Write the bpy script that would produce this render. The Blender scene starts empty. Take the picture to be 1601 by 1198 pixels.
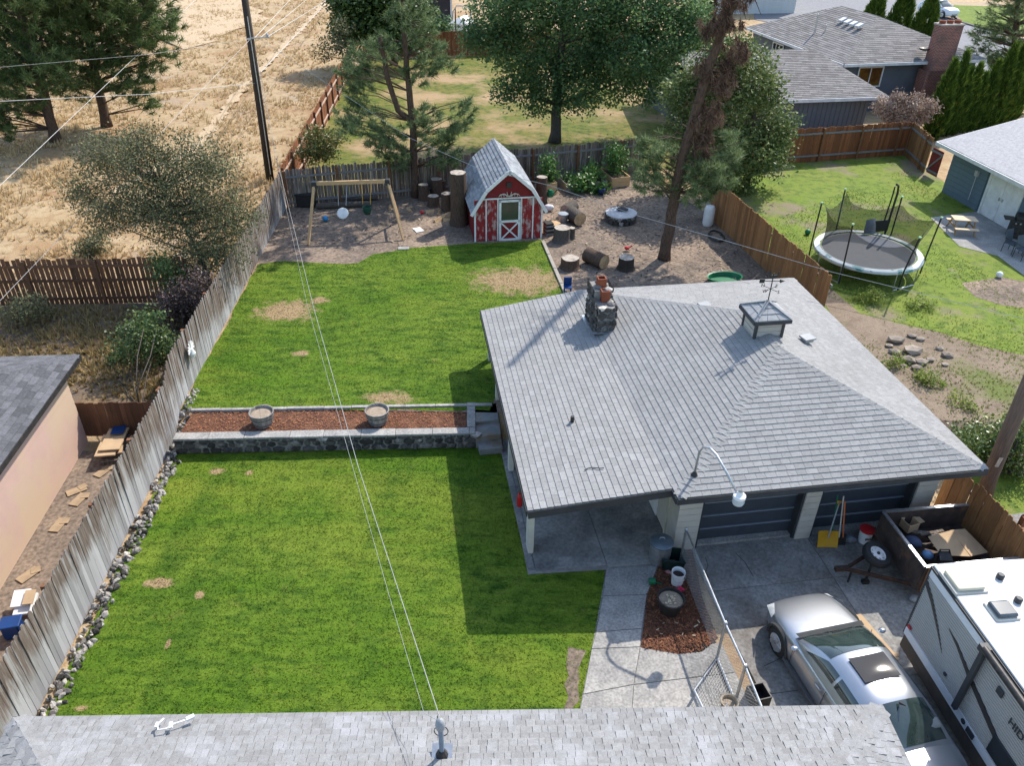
import bpy, bmesh, math, random
import numpy as np
from mathutils import Vector, Matrix
R = math.radians
random.seed(7)
RNG = np.random.default_rng(11)
scene = bpy.context.scene

# ------------------------------------------------------------------ camera, sky, sun, exposure
FPX, PITCH, ROLL, CAMZ = 1230.0, R(33.5), R(1.0), 14.0
IMG_W, CX, CY = 1601.0, 800.5, 599.0
cam_data = bpy.data.cameras.new('camera')
cam = bpy.data.objects.new('camera', cam_data)
scene.collection.objects.link(cam)
cam_data.sensor_width = 36.0
cam_data.lens = 36.0 * FPX / IMG_W
cam_data.clip_start, cam_data.clip_end = 0.1, 2000
cam.location = (0, 0, CAMZ)
cam.rotation_mode = 'QUATERNION'
cam.rotation_quaternion = (Matrix.Rotation(R(90) - PITCH, 3, 'X') @ Matrix.Rotation(ROLL, 3, 'Z')).to_quaternion()
scene.camera = cam
SUN_AZ, SUN_EL = R(37.5), R(46.0)       # azimuth measured from +Y towards +X
world = bpy.data.worlds.new('World'); scene.world = world; world.use_nodes = True
wn = world.node_tree
sky = wn.nodes.new('ShaderNodeTexSky'); sky.sky_type = 'NISHITA'; sky.sun_disc = False
sky.sun_elevation, sky.sun_rotation = SUN_EL, SUN_AZ
sky.air_density, sky.dust_density, sky.ozone_density = 1.2, 1.0, 1.0
bgn = wn.nodes['Background']; bgn.inputs['Strength'].default_value = 0.15
wn.links.new(sky.outputs['Color'], bgn.inputs['Color'])
sun_data = bpy.data.lights.new('sun', 'SUN'); sun_data.energy = 3.1; sun_data.angle = R(0.53); sun_data.color = (1.0, 0.93, 0.83)
sun = bpy.data.objects.new('sun', sun_data); scene.collection.objects.link(sun)
sdir = Vector((math.sin(SUN_AZ) * math.cos(SUN_EL), math.cos(SUN_AZ) * math.cos(SUN_EL), math.sin(SUN_EL)))
sun.rotation_euler = sdir.to_track_quat('Z', 'Y').to_euler(); sun.location = (20, 30, 40)
vs = scene.view_settings
vs.view_transform = 'Standard'; vs.look = 'None'; vs.exposure = 1.08; vs.gamma = 1; vs.use_curve_mapping = False

# ------------------------------------------------------------------ surveying: a pixel of the photograph to a place on a level
def ray(px, py):
    u, v = px - CX, py - CY
    c, s = math.cos(ROLL), math.sin(ROLL)
    uu, vv = c * u + s * v, -s * u + c * v
    d = vv / FPX
    return Vector((uu / FPX, math.cos(PITCH) - d * math.sin(PITCH), -math.sin(PITCH) - d * math.cos(PITCH)))
def U(px, py, z=0.5):
    r = ray(px, py); return Vector((0, 0, CAMZ)) + r * ((z - CAMZ) / r.z)
def UY(px, py, Y):
    r = ray(px, py); return Vector((0, 0, CAMZ)) + r * (Y / r.y)
def hz(y):                                  # the lot steps up half a metre behind the stone wall
    return 0.5 * min(1, max(0, (y - 17.95) / .85))

# ------------------------------------------------------------------ materials
MATS = {}
def newmat(key):
    m = bpy.data.materials.new(key); m.use_nodes = True
    nt = m.node_tree
    b = nt.nodes['Principled BSDF']
    b.inputs['Specular IOR Level'].default_value = 0.3
    MATS[key] = m
    return m, nt, b
def N(nt, t, **kw):
    n = nt.nodes.new(t)
    for k, v in kw.items():
        if k in n.inputs.keys() if isinstance(k, str) else False: n.inputs[k].default_value = v
        else: setattr(n, k, v)
    return n
def mixc(nt, fac, a, b, blend='MIX'):
    n = nt.nodes.new('ShaderNodeMix'); n.data_type = 'RGBA'; n.blend_type = blend
    for sock, val in ((n.inputs[0], fac), (n.inputs[6], a), (n.inputs[7], b)):
        if hasattr(val, 'is_linked') or hasattr(val, 'links'): nt.links.new(val, sock)
        elif isinstance(val, (int, float)): sock.default_value = val
        else: sock.default_value = (*val, 1) if len(val) == 3 else val
    return n.outputs[2]
def noise(nt, vec, scale, detail=4, rough=.6, lo=.35, hi=.65, distort=0):
    n = nt.nodes.new('ShaderNodeTexNoise'); n.inputs['Scale'].default_value = scale
    n.inputs['Detail'].default_value = detail; n.inputs['Roughness'].default_value = rough
    n.inputs['Distortion'].default_value = distort
    if vec is not None: nt.links.new(vec, n.inputs['Vector'])
    mr = nt.nodes.new('ShaderNodeMapRange'); mr.inputs[1].default_value = lo; mr.inputs[2].default_value = hi
    nt.links.new(n.outputs['Fac'], mr.inputs[0])
    return mr.outputs[0]
def mth(nt, op, a, b=None):
    n = nt.nodes.new('ShaderNodeMath'); n.operation = op
    for i, v in ((0, a), (1, b)):
        if v is None: continue
        if isinstance(v, (int, float)): n.inputs[i].default_value = v
        else: nt.links.new(v, n.inputs[i])
    return n.outputs[0]
def coord(nt, kind, stretch=None):
    if kind == 'world': s = nt.nodes.new('ShaderNodeNewGeometry').outputs['Position']
    else: s = nt.nodes.new('ShaderNodeTexCoord').outputs['Object']
    if stretch:
        mp = nt.nodes.new('ShaderNodeMapping'); mp.inputs['Scale'].default_value = stretch; mp.inputs['Rotation'].default_value = (0, 0, .37 if kind == 'world' else 0); mp.inputs['Location'].default_value = (3.37, 7.71, 1.13)
        nt.links.new(s, mp.inputs['Vector']); s = mp.outputs[0]
    return s
def bumpit(nt, b, height, strength, dist=.02):
    bp = nt.nodes.new('ShaderNodeBump'); bp.inputs['Strength'].default_value = strength; bp.inputs['Distance'].default_value = dist
    nt.links.new(height, bp.inputs['Height']); nt.links.new(bp.outputs[0], b.inputs['Normal'])
def M(key, c1, c2=None, scale=6, c3=None, scale3=1.2, rough=.85, bump=0, metal=0, rnd=0, attr=0, kind='object', stretch=None, spec=.3, fine=.0, coat=0, cov=(.5, .62)):
    """c1/c2 mixed by noise, c3 blotches; rnd: brightness change from object to object; attr: from piece to piece"""
    if key in MATS: return MATS[key]
    m, nt, b = newmat(key)
    c2 = c2 or tuple(x * .8 for x in c1)
    v = coord(nt, kind, stretch)
    if rnd:                                                     # shift the grain from copy to copy
        oi = nt.nodes.new('ShaderNodeObjectInfo')
        va = nt.nodes.new('ShaderNodeVectorMath'); va.operation = 'ADD'
        sc = mth(nt, 'MULTIPLY', oi.outputs['Random'], 37.0)
        nt.links.new(v, va.inputs[0]); nt.links.new(sc, va.inputs[1]); v = va.outputs[0]
    f = noise(nt, v, scale)
    col = mixc(nt, f, c1, c2)
    if c3: col = mixc(nt, noise(nt, v, scale3, 5, .65, *cov), col, c3)
    if fine:
        fn = noise(nt, v, scale * 9, 2, .5, .3, .7)
        col = mixc(nt, fine, col, mixc(nt, fn, (0, 0, 0), (1, 1, 1)), 'OVERLAY')
    for amt, src in ((rnd, 'o'), (attr, 'a')):
        if not amt: continue
        if src == 'o': s = oi.outputs['Random']
        else:
            at = nt.nodes.new('ShaderNodeAttribute'); at.attribute_name = 'rnd'; s = at.outputs['Fac']
        mr = nt.nodes.new('ShaderNodeMapRange'); mr.inputs[3].default_value = 1 - amt; mr.inputs[4].default_value = 1 + amt
        nt.links.new(s, mr.inputs[0])
        g = nt.nodes.new('ShaderNodeCombineColor')
        for i in range(3): nt.links.new(mr.outputs[0], g.inputs[i])
        col = mixc(nt, 1.0, col, g.outputs[0], 'MULTIPLY')
    nt.links.new(col, b.inputs['Base Color'])
    b.inputs['Roughness'].default_value = rough; b.inputs['Metallic'].default_value = metal
    b.inputs['Specular IOR Level'].default_value = spec
    if coat: b.inputs['Coat Weight'].default_value = coat; b.inputs['Coat Roughness'].default_value = .03
    if bump: bumpit(nt, b, noise(nt, v, scale * 3, 5, .65, 0, 1), bump)
    return m
def leafmat(key, c1, c2, c3, trans=.25, rough=.5, spec=.35):
    """foliage: hue drifts leaf to leaf (attribute) and light passes through"""
    m, nt, b = newmat(key)
    at = nt.nodes.new('ShaderNodeAttribute'); at.attribute_name = 'rnd'
    ramp = nt.nodes.new('ShaderNodeValToRGB')
    e = ramp.color_ramp.elements; e[0].color = (*c1, 1); e[1].color = (*c3, 1); e[1].position = 1
    k = e.new(.55); k.color = (*c2, 1)
    nt.links.new(at.outputs['Fac'], ramp.inputs[0]); nt.links.new(ramp.outputs[0], b.inputs['Base Color'])
    b.inputs['Roughness'].default_value = rough; b.inputs['Specular IOR Level'].default_value = spec
    tr = nt.nodes.new('ShaderNodeBsdfTranslucent'); nt.links.new(ramp.outputs[0], tr.inputs['Color'])
    mx = nt.nodes.new('ShaderNodeMixShader'); mx.inputs[0].default_value = trans
    nt.links.new(b.outputs[0], mx.inputs[1]); nt.links.new(tr.outputs[0], mx.inputs[2])
    nt.links.new(mx.outputs[0], nt.nodes['Material Output'].inputs['Surface'])
    return m
def glassmat(key, tint, refl=.12):
    m, nt, b = newmat(key); nt.nodes.remove(b)
    t = nt.nodes.new('ShaderNodeBsdfTransparent'); t.inputs[0].default_value = (*tint, 1)
    g = nt.nodes.new('ShaderNodeBsdfGlossy'); g.inputs['Roughness'].default_value = .02
    fr = nt.nodes.new('ShaderNodeFresnel'); fr.inputs[0].default_value = 1.6
    f2 = mth(nt, 'ADD', fr.outputs[0], refl)
    mx = nt.nodes.new('ShaderNodeMixShader'); nt.links.new(f2, mx.inputs[0])
    nt.links.new(t.outputs[0], mx.inputs[1]); nt.links.new(g.outputs[0], mx.inputs[2])
    nt.links.new(mx.outputs[0], nt.nodes['Material Output'].inputs['Surface'])
    return m

# ------------------------------------------------------------------ building blocks
COL = scene.collection
def topmost(o):
    while o.parent: o = o.parent
    return o
class MB:
    def __init__(s): s.v, s.f, s.r = [], [], []
    def add(s, vs, fs, rnd=None):
        b = len(s.v); s.v += [tuple(x) for x in vs]; s.f += [tuple(i + b for i in f) for f in fs]
        s.r += [random.random() if rnd is None else rnd] * len(fs)
        return s
    def box(s, c, size, rz=0, rx=0, ry=0, mat=None, rnd=None):
        x, y, z = (d / 2 for d in size)
        m = mat or (Matrix.Rotation(rz, 3, 'Z') @ Matrix.Rotation(ry, 3, 'Y') @ Matrix.Rotation(rx, 3, 'X'))
        c = Vector(c)
        vs = [c + m @ Vector((a * x, b * y, d * z)) for a in (-1, 1) for b in (-1, 1) for d in (-1, 1)]
        return s.add(vs, [(0, 1, 3, 2), (4, 6, 7, 5), (0, 4, 5, 1), (2, 3, 7, 6), (0, 2, 6, 4), (1, 5, 7, 3)], rnd)
    def bar(s, p0, p1, w, h, rnd=None):
        p0, p1 = Vector(p0), Vector(p1); d = p1 - p0
        q = d.to_track_quat('X', 'Z').to_matrix()
        return s.box((p0 + p1) / 2, (d.length, w, h), mat=q, rnd=rnd)
    def tube(s, pts, rad, n=6, caps=True, rnd=None):
        pts = [Vector(p) for p in pts]; k = len(pts)
        if isinstance(rad, (int, float)): rad = [rad] * k
        vs, fs = [], []
        up = Vector((0, 0, 1))
        for i, p in enumerate(pts):
            d = (pts[min(i + 1, k - 1)] - pts[max(i - 1, 0)]).normalized()
            a = d.cross(up if abs(d.z) < .95 else Vector((1, 0, 0))).normalized(); b = d.cross(a)
            for j in range(n):
                t = 2 * math.pi * j / n
                vs.append(p + (a * math.cos(t) + b * math.sin(t)) * rad[i])
        for i in range(k - 1):
            for j in range(n):
                j2 = (j + 1) % n; fs.append((i * n + j, i * n + j2, (i + 1) * n + j2, (i + 1) * n + j))
        if caps: fs += [tuple(range(n))[::-1], tuple(range((k - 1) * n, k * n))]
        return s.add(vs, fs, rnd)
    def lathe(s, prof, c=(0, 0, 0), n=20, wob=0, rnd=None):
        vs, fs = [], []
        ws = [1 + wob * random.uniform(-1, 1) for _ in range(n)]
        for r, z in prof:
            for j in range(n):
                t = 2 * math.pi * j / n; vs.append((c[0] + r * ws[j] * math.cos(t), c[1] + r * ws[j] * math.sin(t), c[2] + z))
        for i in range(len(prof) - 1):
            for j in range(n):
                j2 = (j + 1) % n; fs.append((i * n + j, i * n + j2, (i + 1) * n + j2, (i + 1) * n + j))
        return s.add(vs, fs, rnd)
    def prism(s, poly, z0, z1, rnd=None):
        n = len(poly)
        vs = [(p[0], p[1], z0) for p in poly] + [(p[0], p[1], z1) for p in poly]
        fs = [tuple(range(n))[::-1], tuple(range(n, 2 * n))] + [(i, (i + 1) % n, n + (i + 1) % n, n + i) for i in range(n)]
        return s.add(vs, fs, rnd)
    def slab(s, poly3, thick, rnd=None):       # a flat polygon given thickness along its own normal
        P = [Vector(p) for p in poly3]; n = len(P)
        nn = (P[1] - P[0]).cross(P[2] - P[0]).normalized()
        if nn.z < 0: nn = -nn
        vs = P + [p - nn * thick for p in P]
        return s.add(vs, [tuple(range(n)), tuple(range(n, 2 * n))[::-1]] + [(i, n + i, n + (i + 1) % n, (i + 1) % n) for i in range(n)], rnd)
    def rock(s, c, rad, seed=None, flat=.0, rnd=None):
        rg = random.Random(seed)
        bm = bmesh.new(); bmesh.ops.create_icosphere(bm, subdivisions=1, radius=1)
        vs = []
        for v in bm.verts:
            k = rg.uniform(.72, 1.12); p = v.co * k
            vs.append((c[0] + p.x * rad[0], c[1] + p.y * rad[1], c[2] + max(p.z, -1 + flat) * rad[2]))
        fs = [tuple(v.index for v in f.verts) for f in bm.faces]; bm.free()
        return s.add(vs, fs, rnd)
    def build(s, name, mat, parent=None, local=True, smooth=False, bevel=0, subsurf=0):
        me = bpy.data.meshes.new(name)
        vs = s.v
        if parent is not None and not local:
            root = topmost(parent); inv = Matrix.Rotation(-root.rotation_euler.z, 3, 'Z'); L = Vector(root.location)
            vs = [inv @ (Vector(p) - L) for p in vs]
        me.from_pydata([tuple(p) for p in vs], [], s.f)
        at = me.attributes.new('rnd', 'FLOAT', 'FACE'); at.data.foreach_set('value', s.r)
        me.materials.append(mat); me.update()
        bm = bmesh.new(); bm.from_mesh(me); bmesh.ops.recalc_face_normals(bm, faces=bm.faces); bm.to_mesh(me); bm.free()
        o = bpy.data.objects.new(name, me); COL.objects.link(o); o.parent = parent
        if smooth:
            for p in me.polygons: p.use_smooth = True
            if smooth is not True: me.set_sharp_from_angle(angle=R(smooth))
        if bevel:
            md = o.modifiers.new('bevel', 'BEVEL'); md.width = bevel; md.segments = 2; md.limit_method = 'ANGLE'
        if subsurf:
            md = o.modifiers.new('subsurf', 'SUBSURF'); md.levels = md.render_levels = subsurf
        return o
def npmesh(name, verts, faces, mat, parent=None, rnd=None):
    """big meshes: verts (n,3) in world space, faces (m,k)"""
    verts = np.asarray(verts, dtype=np.float32); faces = np.asarray(faces, dtype=np.int32)
    if parent is not None:
        root = topmost(parent); verts = verts - np.array(root.location, dtype=np.float32)
        c, s = math.cos(-root.rotation_euler.z), math.sin(-root.rotation_euler.z)
        x, y = verts[:, 0].copy(), verts[:, 1].copy(); verts[:, 0] = c * x - s * y; verts[:, 1] = s * x + c * y
    me = bpy.data.meshes.new(name); n, k = faces.shape
    me.vertices.add(len(verts)); me.vertices.foreach_set('co', verts.ravel())
    me.loops.add(n * k); me.loops.foreach_set('vertex_index', faces.ravel())
    me.polygons.add(n); me.polygons.foreach_set('loop_start', np.arange(0, n * k, k, dtype=np.int32))
    me.update(calc_edges=True); me.validate()
    if rnd is not None:
        at = me.attributes.new('rnd', 'FLOAT', 'FACE'); at.data.foreach_set('value', np.asarray(rnd, dtype=np.float32))
    me.materials.append(mat)
    o = bpy.data.objects.new(name, me); COL.objects.link(o); o.parent = parent
    return o
def tag(o, label, cat, group=None):
    o['label'] = label; o['category'] = cat
    if group: o['group'] = group
    return o
def thing(name, label, cat, loc=(0, 0, 0), rz=0, group=None):
    o = bpy.data.objects.new(name, None); COL.objects.link(o); o.empty_display_size = .2
    o.location = loc; o.rotation_euler = (0, 0, rz)
    return tag(o, label, cat, group)
def part(parent, name, mat, fn, local=True, **kw):
    m = MB(); fn(m); return m.build(name, mat, parent, local, **kw)
def sheet(name, pts, mat, kind='structure', wob=0, step=.5):
    """a flat ground sheet; pts are world points; wob roughens its outline"""
    pts = [Vector(p) for p in pts]
    if wob:
        out = []
        for i, p in enumerate(pts):
            q = pts[(i + 1) % len(pts)]; n = max(1, int((q - p).length / step))
            for k in range(n):
                t = p.lerp(q, k / n); out.append(t + Vector((random.uniform(-wob, wob), random.uniform(-wob, wob), 0)))
        pts = out
    me = bpy.data.meshes.new(name); bm = bmesh.new()
    f = bm.faces.new([bm.verts.new(p) for p in pts]); f.normal_update()
    if f.normal.z < 0: f.normal_flip()
    bmesh.ops.triangulate(bm, faces=[f]); bm.to_mesh(me); bm.free(); me.materials.append(mat)
    o = bpy.data.objects.new(name, me); COL.objects.link(o); o['kind'] = kind
    return o
def clip_poly(poly, clip):
    out = poly
    n = len(clip)
    for i in range(n):
        a, b = clip[i], clip[(i + 1) % n]
        inp, out = out, []
        if not inp: return []
        side = lambda p: (b[0] - a[0]) * (p[1] - a[1]) - (b[1] - a[1]) * (p[0] - a[0])
        for j in range(len(inp)):
            p, q = inp[j], inp[(j + 1) % len(inp)]
            sp, sq = side(p), side(q)
            if sp >= 0: out.append(p)
            if (sp >= 0) != (sq >= 0):
                t = sp / (sp - sq); out.append((p[0] + (q[0] - p[0]) * t, p[1] + (q[1] - p[1]) * t))
    return out
def inpoly(x, y, poly):
    """vectorised point in polygon"""
    px = np.array([p[0] for p in poly]); py = np.array([p[1] for p in poly]); c = np.zeros(x.shape, bool); j = len(px) - 1
    for i in range(len(px)):
        k = ((py[i] > y) != (py[j] > y)) & (x < (px[j] - px[i]) * (y - py[i]) / (py[j] - py[i] + 1e-12) + px[i]); c ^= k; j = i
    return c
def scatter(poly, dens):
    xs = [p[0] for p in poly]; ys = [p[1] for p in poly]
    n = int((max(xs) - min(xs)) * (max(ys) - min(ys)) * dens)
    x = RNG.uniform(min(xs), max(xs), n); y = RNG.uniform(min(ys), max(ys), n)
    k = inpoly(x, y, poly); return x[k], y[k]
def blades(x, y, z, h, w, per=3, lean=.5, rnd=None):
    """grass: per triangles for each tuft"""
    n = len(x); X = np.repeat(x, per); Y = np.repeat(y, per); Z = np.repeat(np.broadcast_to(z, n), per); Hh = np.repeat(np.broadcast_to(h, n), per)
    m = n * per; a = RNG.uniform(0, 6.283, m); b = RNG.uniform(0, 6.283, m); k = RNG.uniform(.6, 1.25, m)
    W = np.repeat(np.broadcast_to(w, n), per)
    X = X + RNG.normal(0, .35, m) * W; Y = Y + RNG.normal(0, .35, m) * W
    dx, dy = np.cos(a) * W * .5, np.sin(a) * W * .5
    L = lean * Hh * k * RNG.uniform(.2, 1.2, m)
    v = np.empty((m, 3, 3), np.float32)
    v[:, 0] = np.stack([X - dx, Y - dy, Z], 1); v[:, 1] = np.stack([X + dx, Y + dy, Z], 1)
    v[:, 2] = np.stack([X + np.cos(b) * L, Y + np.sin(b) * L, Z + Hh * k], 1)
    r = RNG.uniform(0, 1, m) if rnd is None else np.clip(np.repeat(rnd, per) + RNG.normal(0, .12, m), 0, 1)
    return v.reshape(-1, 3), np.arange(m * 3).reshape(-1, 3), r

# ------------------------------------------------------------------ palette
WHITE = M('white_paint', (.74, .74, .72), (.6, .6, .58), 3, rough=.6)
M('beige_siding', (.52, .49, .42), (.46, .43, .37), 2, rough=.7, c3=(.4, .37, .31), scale3=.9, cov=(.55, .8))
M('charcoal_trim', (.035, .038, .042), (.05, .052, .056), 3, rough=.55)
M('garage_door_paint', (.045, .055, .068), (.055, .066, .08), 3, rough=.45)
M('shingle_light', (.275, .273, .268), (.232, .23, .226), 14, rough=.95, attr=.09, rnd=.05, fine=.3, c3=(.225, .222, .215), scale3=.5, cov=(.45, .75))
M('shingle_charcoal', (.12, .12, .128), (.085, .085, .092), 14, rough=.95, attr=.3, rnd=.1, fine=.3)
M('shingle_warm', (.235, .22, .21), (.17, .16, .155), 12, rough=.95, attr=.25, rnd=.1, fine=.3)
M('shingle_blue_grey', (.27, .29, .31), (.2, .215, .235), 12, rough=.95, attr=.25, fine=.3)
M('galvanised', (.5, .52, .54), (.36, .38, .4), 8, rough=.4, metal=.8)
M('black_plastic', (.018, .019, .02), (.03, .03, .03), 5, rough=.5)
M('dark_metal', (.03, .03, .032), (.06, .055, .05), 9, rough=.5, metal=.4)
M('rust_metal', (.09, .045, .025), (.03, .025, .024), 7, rough=.8, metal=.2)
M('concrete', (.34, .325, .30), (.26, .25, .235), 2.2, rough=.92, fine=.25, bump=.08, c3=(.20, .195, .185), scale3=.55, cov=(.45, .75), kind='world', rnd=.08)
M('driveway_concrete', (.27, .265, .25), (.19, .187, .18), 1.7, rough=.9, fine=.25, bump=.08, c3=(.125, .112, .098), scale3=.5, cov=(.42, .68), kind='world', rnd=.08)
M('wood_cedar', (.30, .15, .06), (.2, .095, .04), 4, rough=.8, stretch=(9, 9, .7), rnd=.25, bump=.15)
M('wood_red_fence', (.24, .085, .032), (.15, .055, .022), 4, rough=.8, stretch=(9, 9, .7), rnd=.25)
M('wood_brown_fence', (.16, .078, .042), (.10, .052, .03), 4, rough=.85, stretch=(9, 9, .7), rnd=.3)
M('wood_old', (.17, .13, .10), (.08, .062, .05), 5, rough=.9, stretch=(9, 9, .6), rnd=.35, c3=(.25, .225, .2), scale3=1.5, bump=.2)
M('wood_grey_rail', (.22, .215, .21), (.14, .135, .13), 6, rough=.9, stretch=(1, 6, 6))
M('wood_post', (.2, .09, .04), (.13, .06, .03), 5, rough=.85, stretch=(6, 6, 1))
M('pale_lumber', (.55, .36, .19), (.44, .28, .14), 3, rough=.7, stretch=(2, 8, 8))
M('pine_bark', (.12, .075, .05), (.05, .035, .028), 5, rough=.95, stretch=(5, 5, 1.2), bump=.8)
M('grey_bark', (.11, .095, .08), (.06, .05, .042), 6, rough=.95, stretch=(5, 5, 1.2), bump=.5)
M('dead_wood', (.17, .12, .09), (.09, .065, .05), 5, rough=.9)
M('cut_wood', (.52, .36, .2), (.4, .25, .13), 6, rough=.85, c3=(.3, .2, .12), scale3=4)
M('pole_wood', (.05, .036, .028), (.028, .022, .018), 4, rough=.85, stretch=(8, 8, .6), bump=.3)
M('pole_brown', (.16, .11, .08), (.1, .07, .05), 4, rough=.9, stretch=(8, 8, .6), bump=.4)
M('wire_light', (.4, .4, .39), (.32, .32, .32), 3, rough=.5)
M('wire_dark', (.05, .05, .055), (.04, .04, .04), 3, rough=.5)
M('field_stone', (.3, .28, .26), (.16, .15, .145), 5, rough=.9, bump=.5, rnd=.5, c3=(.4, .36, .3), scale3=.9)
M('dark_stone', (.085, .078, .07), (.04, .038, .036), 6, rough=.9, bump=.6, rnd=.45, c3=(.34, .31, .28), scale3=1.1, cov=(.55, .68))
M('mortar', (.25, .24, .225), (.18, .17, .16), 8, rough=.95)
M('mulch_brown', (.13, .055, .03), (.065, .03, .018), 18, rough=.95, bump=.9, kind='world', fine=.4, c3=(.17, .08, .045), scale3=2)
M('white_plastic', (.75, .75, .74), (.68, .68, .67), 3, rough=.4)
M('red_plastic', (.5, .02, .025), (.4, .015, .02), 3, rough=.4)
M('green_plastic', (.015, .16, .07), (.01, .12, .05), 3, rough=.4)
M('blue_plastic', (.01, .045, .17), (.01, .04, .13), 3, rough=.4)
M('yellow_plastic', (.55, .3, .02), (.45, .24, .015), 3, rough=.45)
M('terracotta', (.26, .075, .035), (.18, .05, .025), 5, rough=.8)
M('rubber', (.02, .02, .021), (.03, .03, .03), 12, rough=.75)
M('cardboard', (.46, .33, .2), (.4, .28, .17), 3, rough=.9)
M('brick_red', (.22, .075, .05), (.13, .05, .04), 6, rough=.9, attr=.35)
M('tarp_grey', (.5, .5, .5), (.36, .36, .37), 2.5, rough=.5, bump=.2)

# ------------------------------------------------------------------ ground materials
DRY_SPOTS = [(450, 487, .5, 1.05, .75), (812, 440, .5, 1.75, 1.15), (605, 622, .5, .75, .35), (500, 470, .5, .35, .25), (470, 553, .5, .28, .16),
             (250, 912, 0, .30, .16), (340, 738, 0, .22, .14), (312, 932, 0, .11, .12), (128, 1108, 0, .14, .08), (390, 740, 0, .1, .1), (263, 1008, 0, .06, .13)]
def grassmat(key, dark, mid, light, dry, spots=(), drycov=None, grain=None, dirt=None, dirtcov=(.55, .65), dirtscale=.35, stripe=0):
    m, nt, b = newmat(key)
    v = coord(nt, 'world'); vg = coord(nt, 'world', grain) if grain else v
    col = mixc(nt, noise(nt, vg, .5, 5, .65, .36, .66), mid, light)
    col = mixc(nt, noise(nt, vg, 2.6, 5, .7, .46, .66), col, dark)
    if stripe:
        col = mixc(nt, mth(nt, 'MULTIPLY', noise(nt, vg, .22, 5, .7, .5, .68), .8), col, tuple(min(1, c * k) for c, k in zip(light, (1.35, 1.12, 1.2))))
        col = mixc(nt, mth(nt, 'MULTIPLY', noise(nt, coord(nt, 'world', (1.6, .35, 1)), .5, 4, .65, .52, .7), .6), col, dark)
        col = mixc(nt, mth(nt, 'MULTIPLY', noise(nt, v, 1.7, 6, .75, .6, .72), .5), col, (.26, .22, .06))
        wv = nt.nodes.new('ShaderNodeTexWave'); wv.inputs['Scale'].default_value = .55; wv.inputs['Distortion'].default_value = 5; wv.bands_direction = 'Y'
        wv.inputs['Detail'].default_value = 2; nt.links.new(v, wv.inputs['Vector'])
        col = mixc(nt, mth(nt, 'MULTIPLY', wv.outputs['Fac'], stripe), col, dark)
    if drycov: col = mixc(nt, noise(nt, v, .22, 5, .62, *drycov), col, dry)
    if dirt: col = mixc(nt, noise(nt, v, dirtscale, 6, .68, *dirtcov), col, dirt)
    for (px, py, z, rx, ry) in spots:
        c = U(px, py, z)
        s = nt.nodes.new('ShaderNodeVectorMath'); s.operation = 'SUBTRACT'; nt.links.new(v, s.inputs[0]); s.inputs[1].default_value = (c.x, c.y, 0)
        s2 = nt.nodes.new('ShaderNodeVectorMath'); s2.operation = 'MULTIPLY'; nt.links.new(s.outputs[0], s2.inputs[0]); s2.inputs[1].default_value = (1 / rx, 1 / ry, 0)
        ln = nt.nodes.new('ShaderNodeVectorMath'); ln.operation = 'LENGTH'; nt.links.new(s2.outputs[0], ln.inputs[0])
        k = mth(nt, 'ADD', ln.outputs['Value'], mth(nt, 'MULTIPLY', noise(nt, v, 2.6, 6, .75, .2, .8), 1.7))
        mr = nt.nodes.new('ShaderNodeMapRange'); mr.inputs[1].default_value = 2.0; mr.inputs[2].default_value = 1.45
        nt.links.new(k, mr.inputs[0]); col = mixc(nt, mr.outputs[0], col, dry)
    fn = noise(nt, v, 38, 3, .6, .25, .75)
    col = mixc(nt, .35, col, mixc(nt, fn, (0, 0, 0), (1, 1, 1)), 'OVERLAY')
    nt.links.new(col, b.inputs['Base Color']); b.inputs['Roughness'].default_value = .8; b.inputs['Specular IOR Level'].default_value = .15
    bumpit(nt, b, noise(nt, v, 22, 5, .7, 0, 1), .6, .05)
    tr = nt.nodes.new('ShaderNodeBsdfTranslucent'); nt.links.new(col, tr.inputs['Color'])
    mx = nt.nodes.new('ShaderNodeMixShader'); mx.inputs[0].default_value = .22
    nt.links.new(b.outputs[0], mx.inputs[1]); nt.links.new(tr.outputs[0], mx.inputs[2])
    nt.links.new(mx.outputs[0], nt.nodes['Material Output'].inputs['Surface'])
    return m
DRYC = (.42, .29, .16)
LAWN = grassmat('lawn_turf', (.042, .10, .008), (.092, .178, .011), (.165, .235, .026), (.36, .26, .14), DRY_SPOTS, stripe=.14, grain=(.55, 1.5, 1))
YARD = grassmat('rough_yard', (.09, .15, .025), (.17, .25, .03), (.22, .26, .05), (.3, .22, .13), dirt=(.27, .21, .155), dirtcov=(.53, .66), dirtscale=.3)
FARYARD = grassmat('far_yard', (.05, .09, .015), (.14, .17, .025), (.25, .2, .06), (.42, .29, .16), drycov=(.48, .62))
FIELD = grassmat('dry_field', (.36, .24, .13), (.46, .33, .185), (.54, .41, .25), (.38, .23, .12), drycov=(.5, .66), dirt=(.4, .32, .24), dirtcov=(.56, .68), dirtscale=.12)
SCRUB = grassmat('scrub_soil', (.1, .075, .045), (.2, .15, .095), (.29, .2, .11), (.3, .16, .07), drycov=(.5, .65), dirt=(.17, .13, .10), dirtcov=(.45, .62), dirtscale=.6)
DIRT = M('dirt_bare', (.19, .145, .11), (.135, .105, .082), 1.2, rough=.97, bump=.6, kind='world', fine=.4, c3=(.29, .215, .155), scale3=.4, cov=(.5, .72))
DUST = M('dust_path', (.44, .33, .21), (.4, .3, .19), 1.6, rough=.97, bump=.5, kind='world', fine=.3)
ASPH = M('asphalt', (.2, .2, .21), (.16, .16, .17), 3, rough=.92, kind='world', fine=.2)

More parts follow.
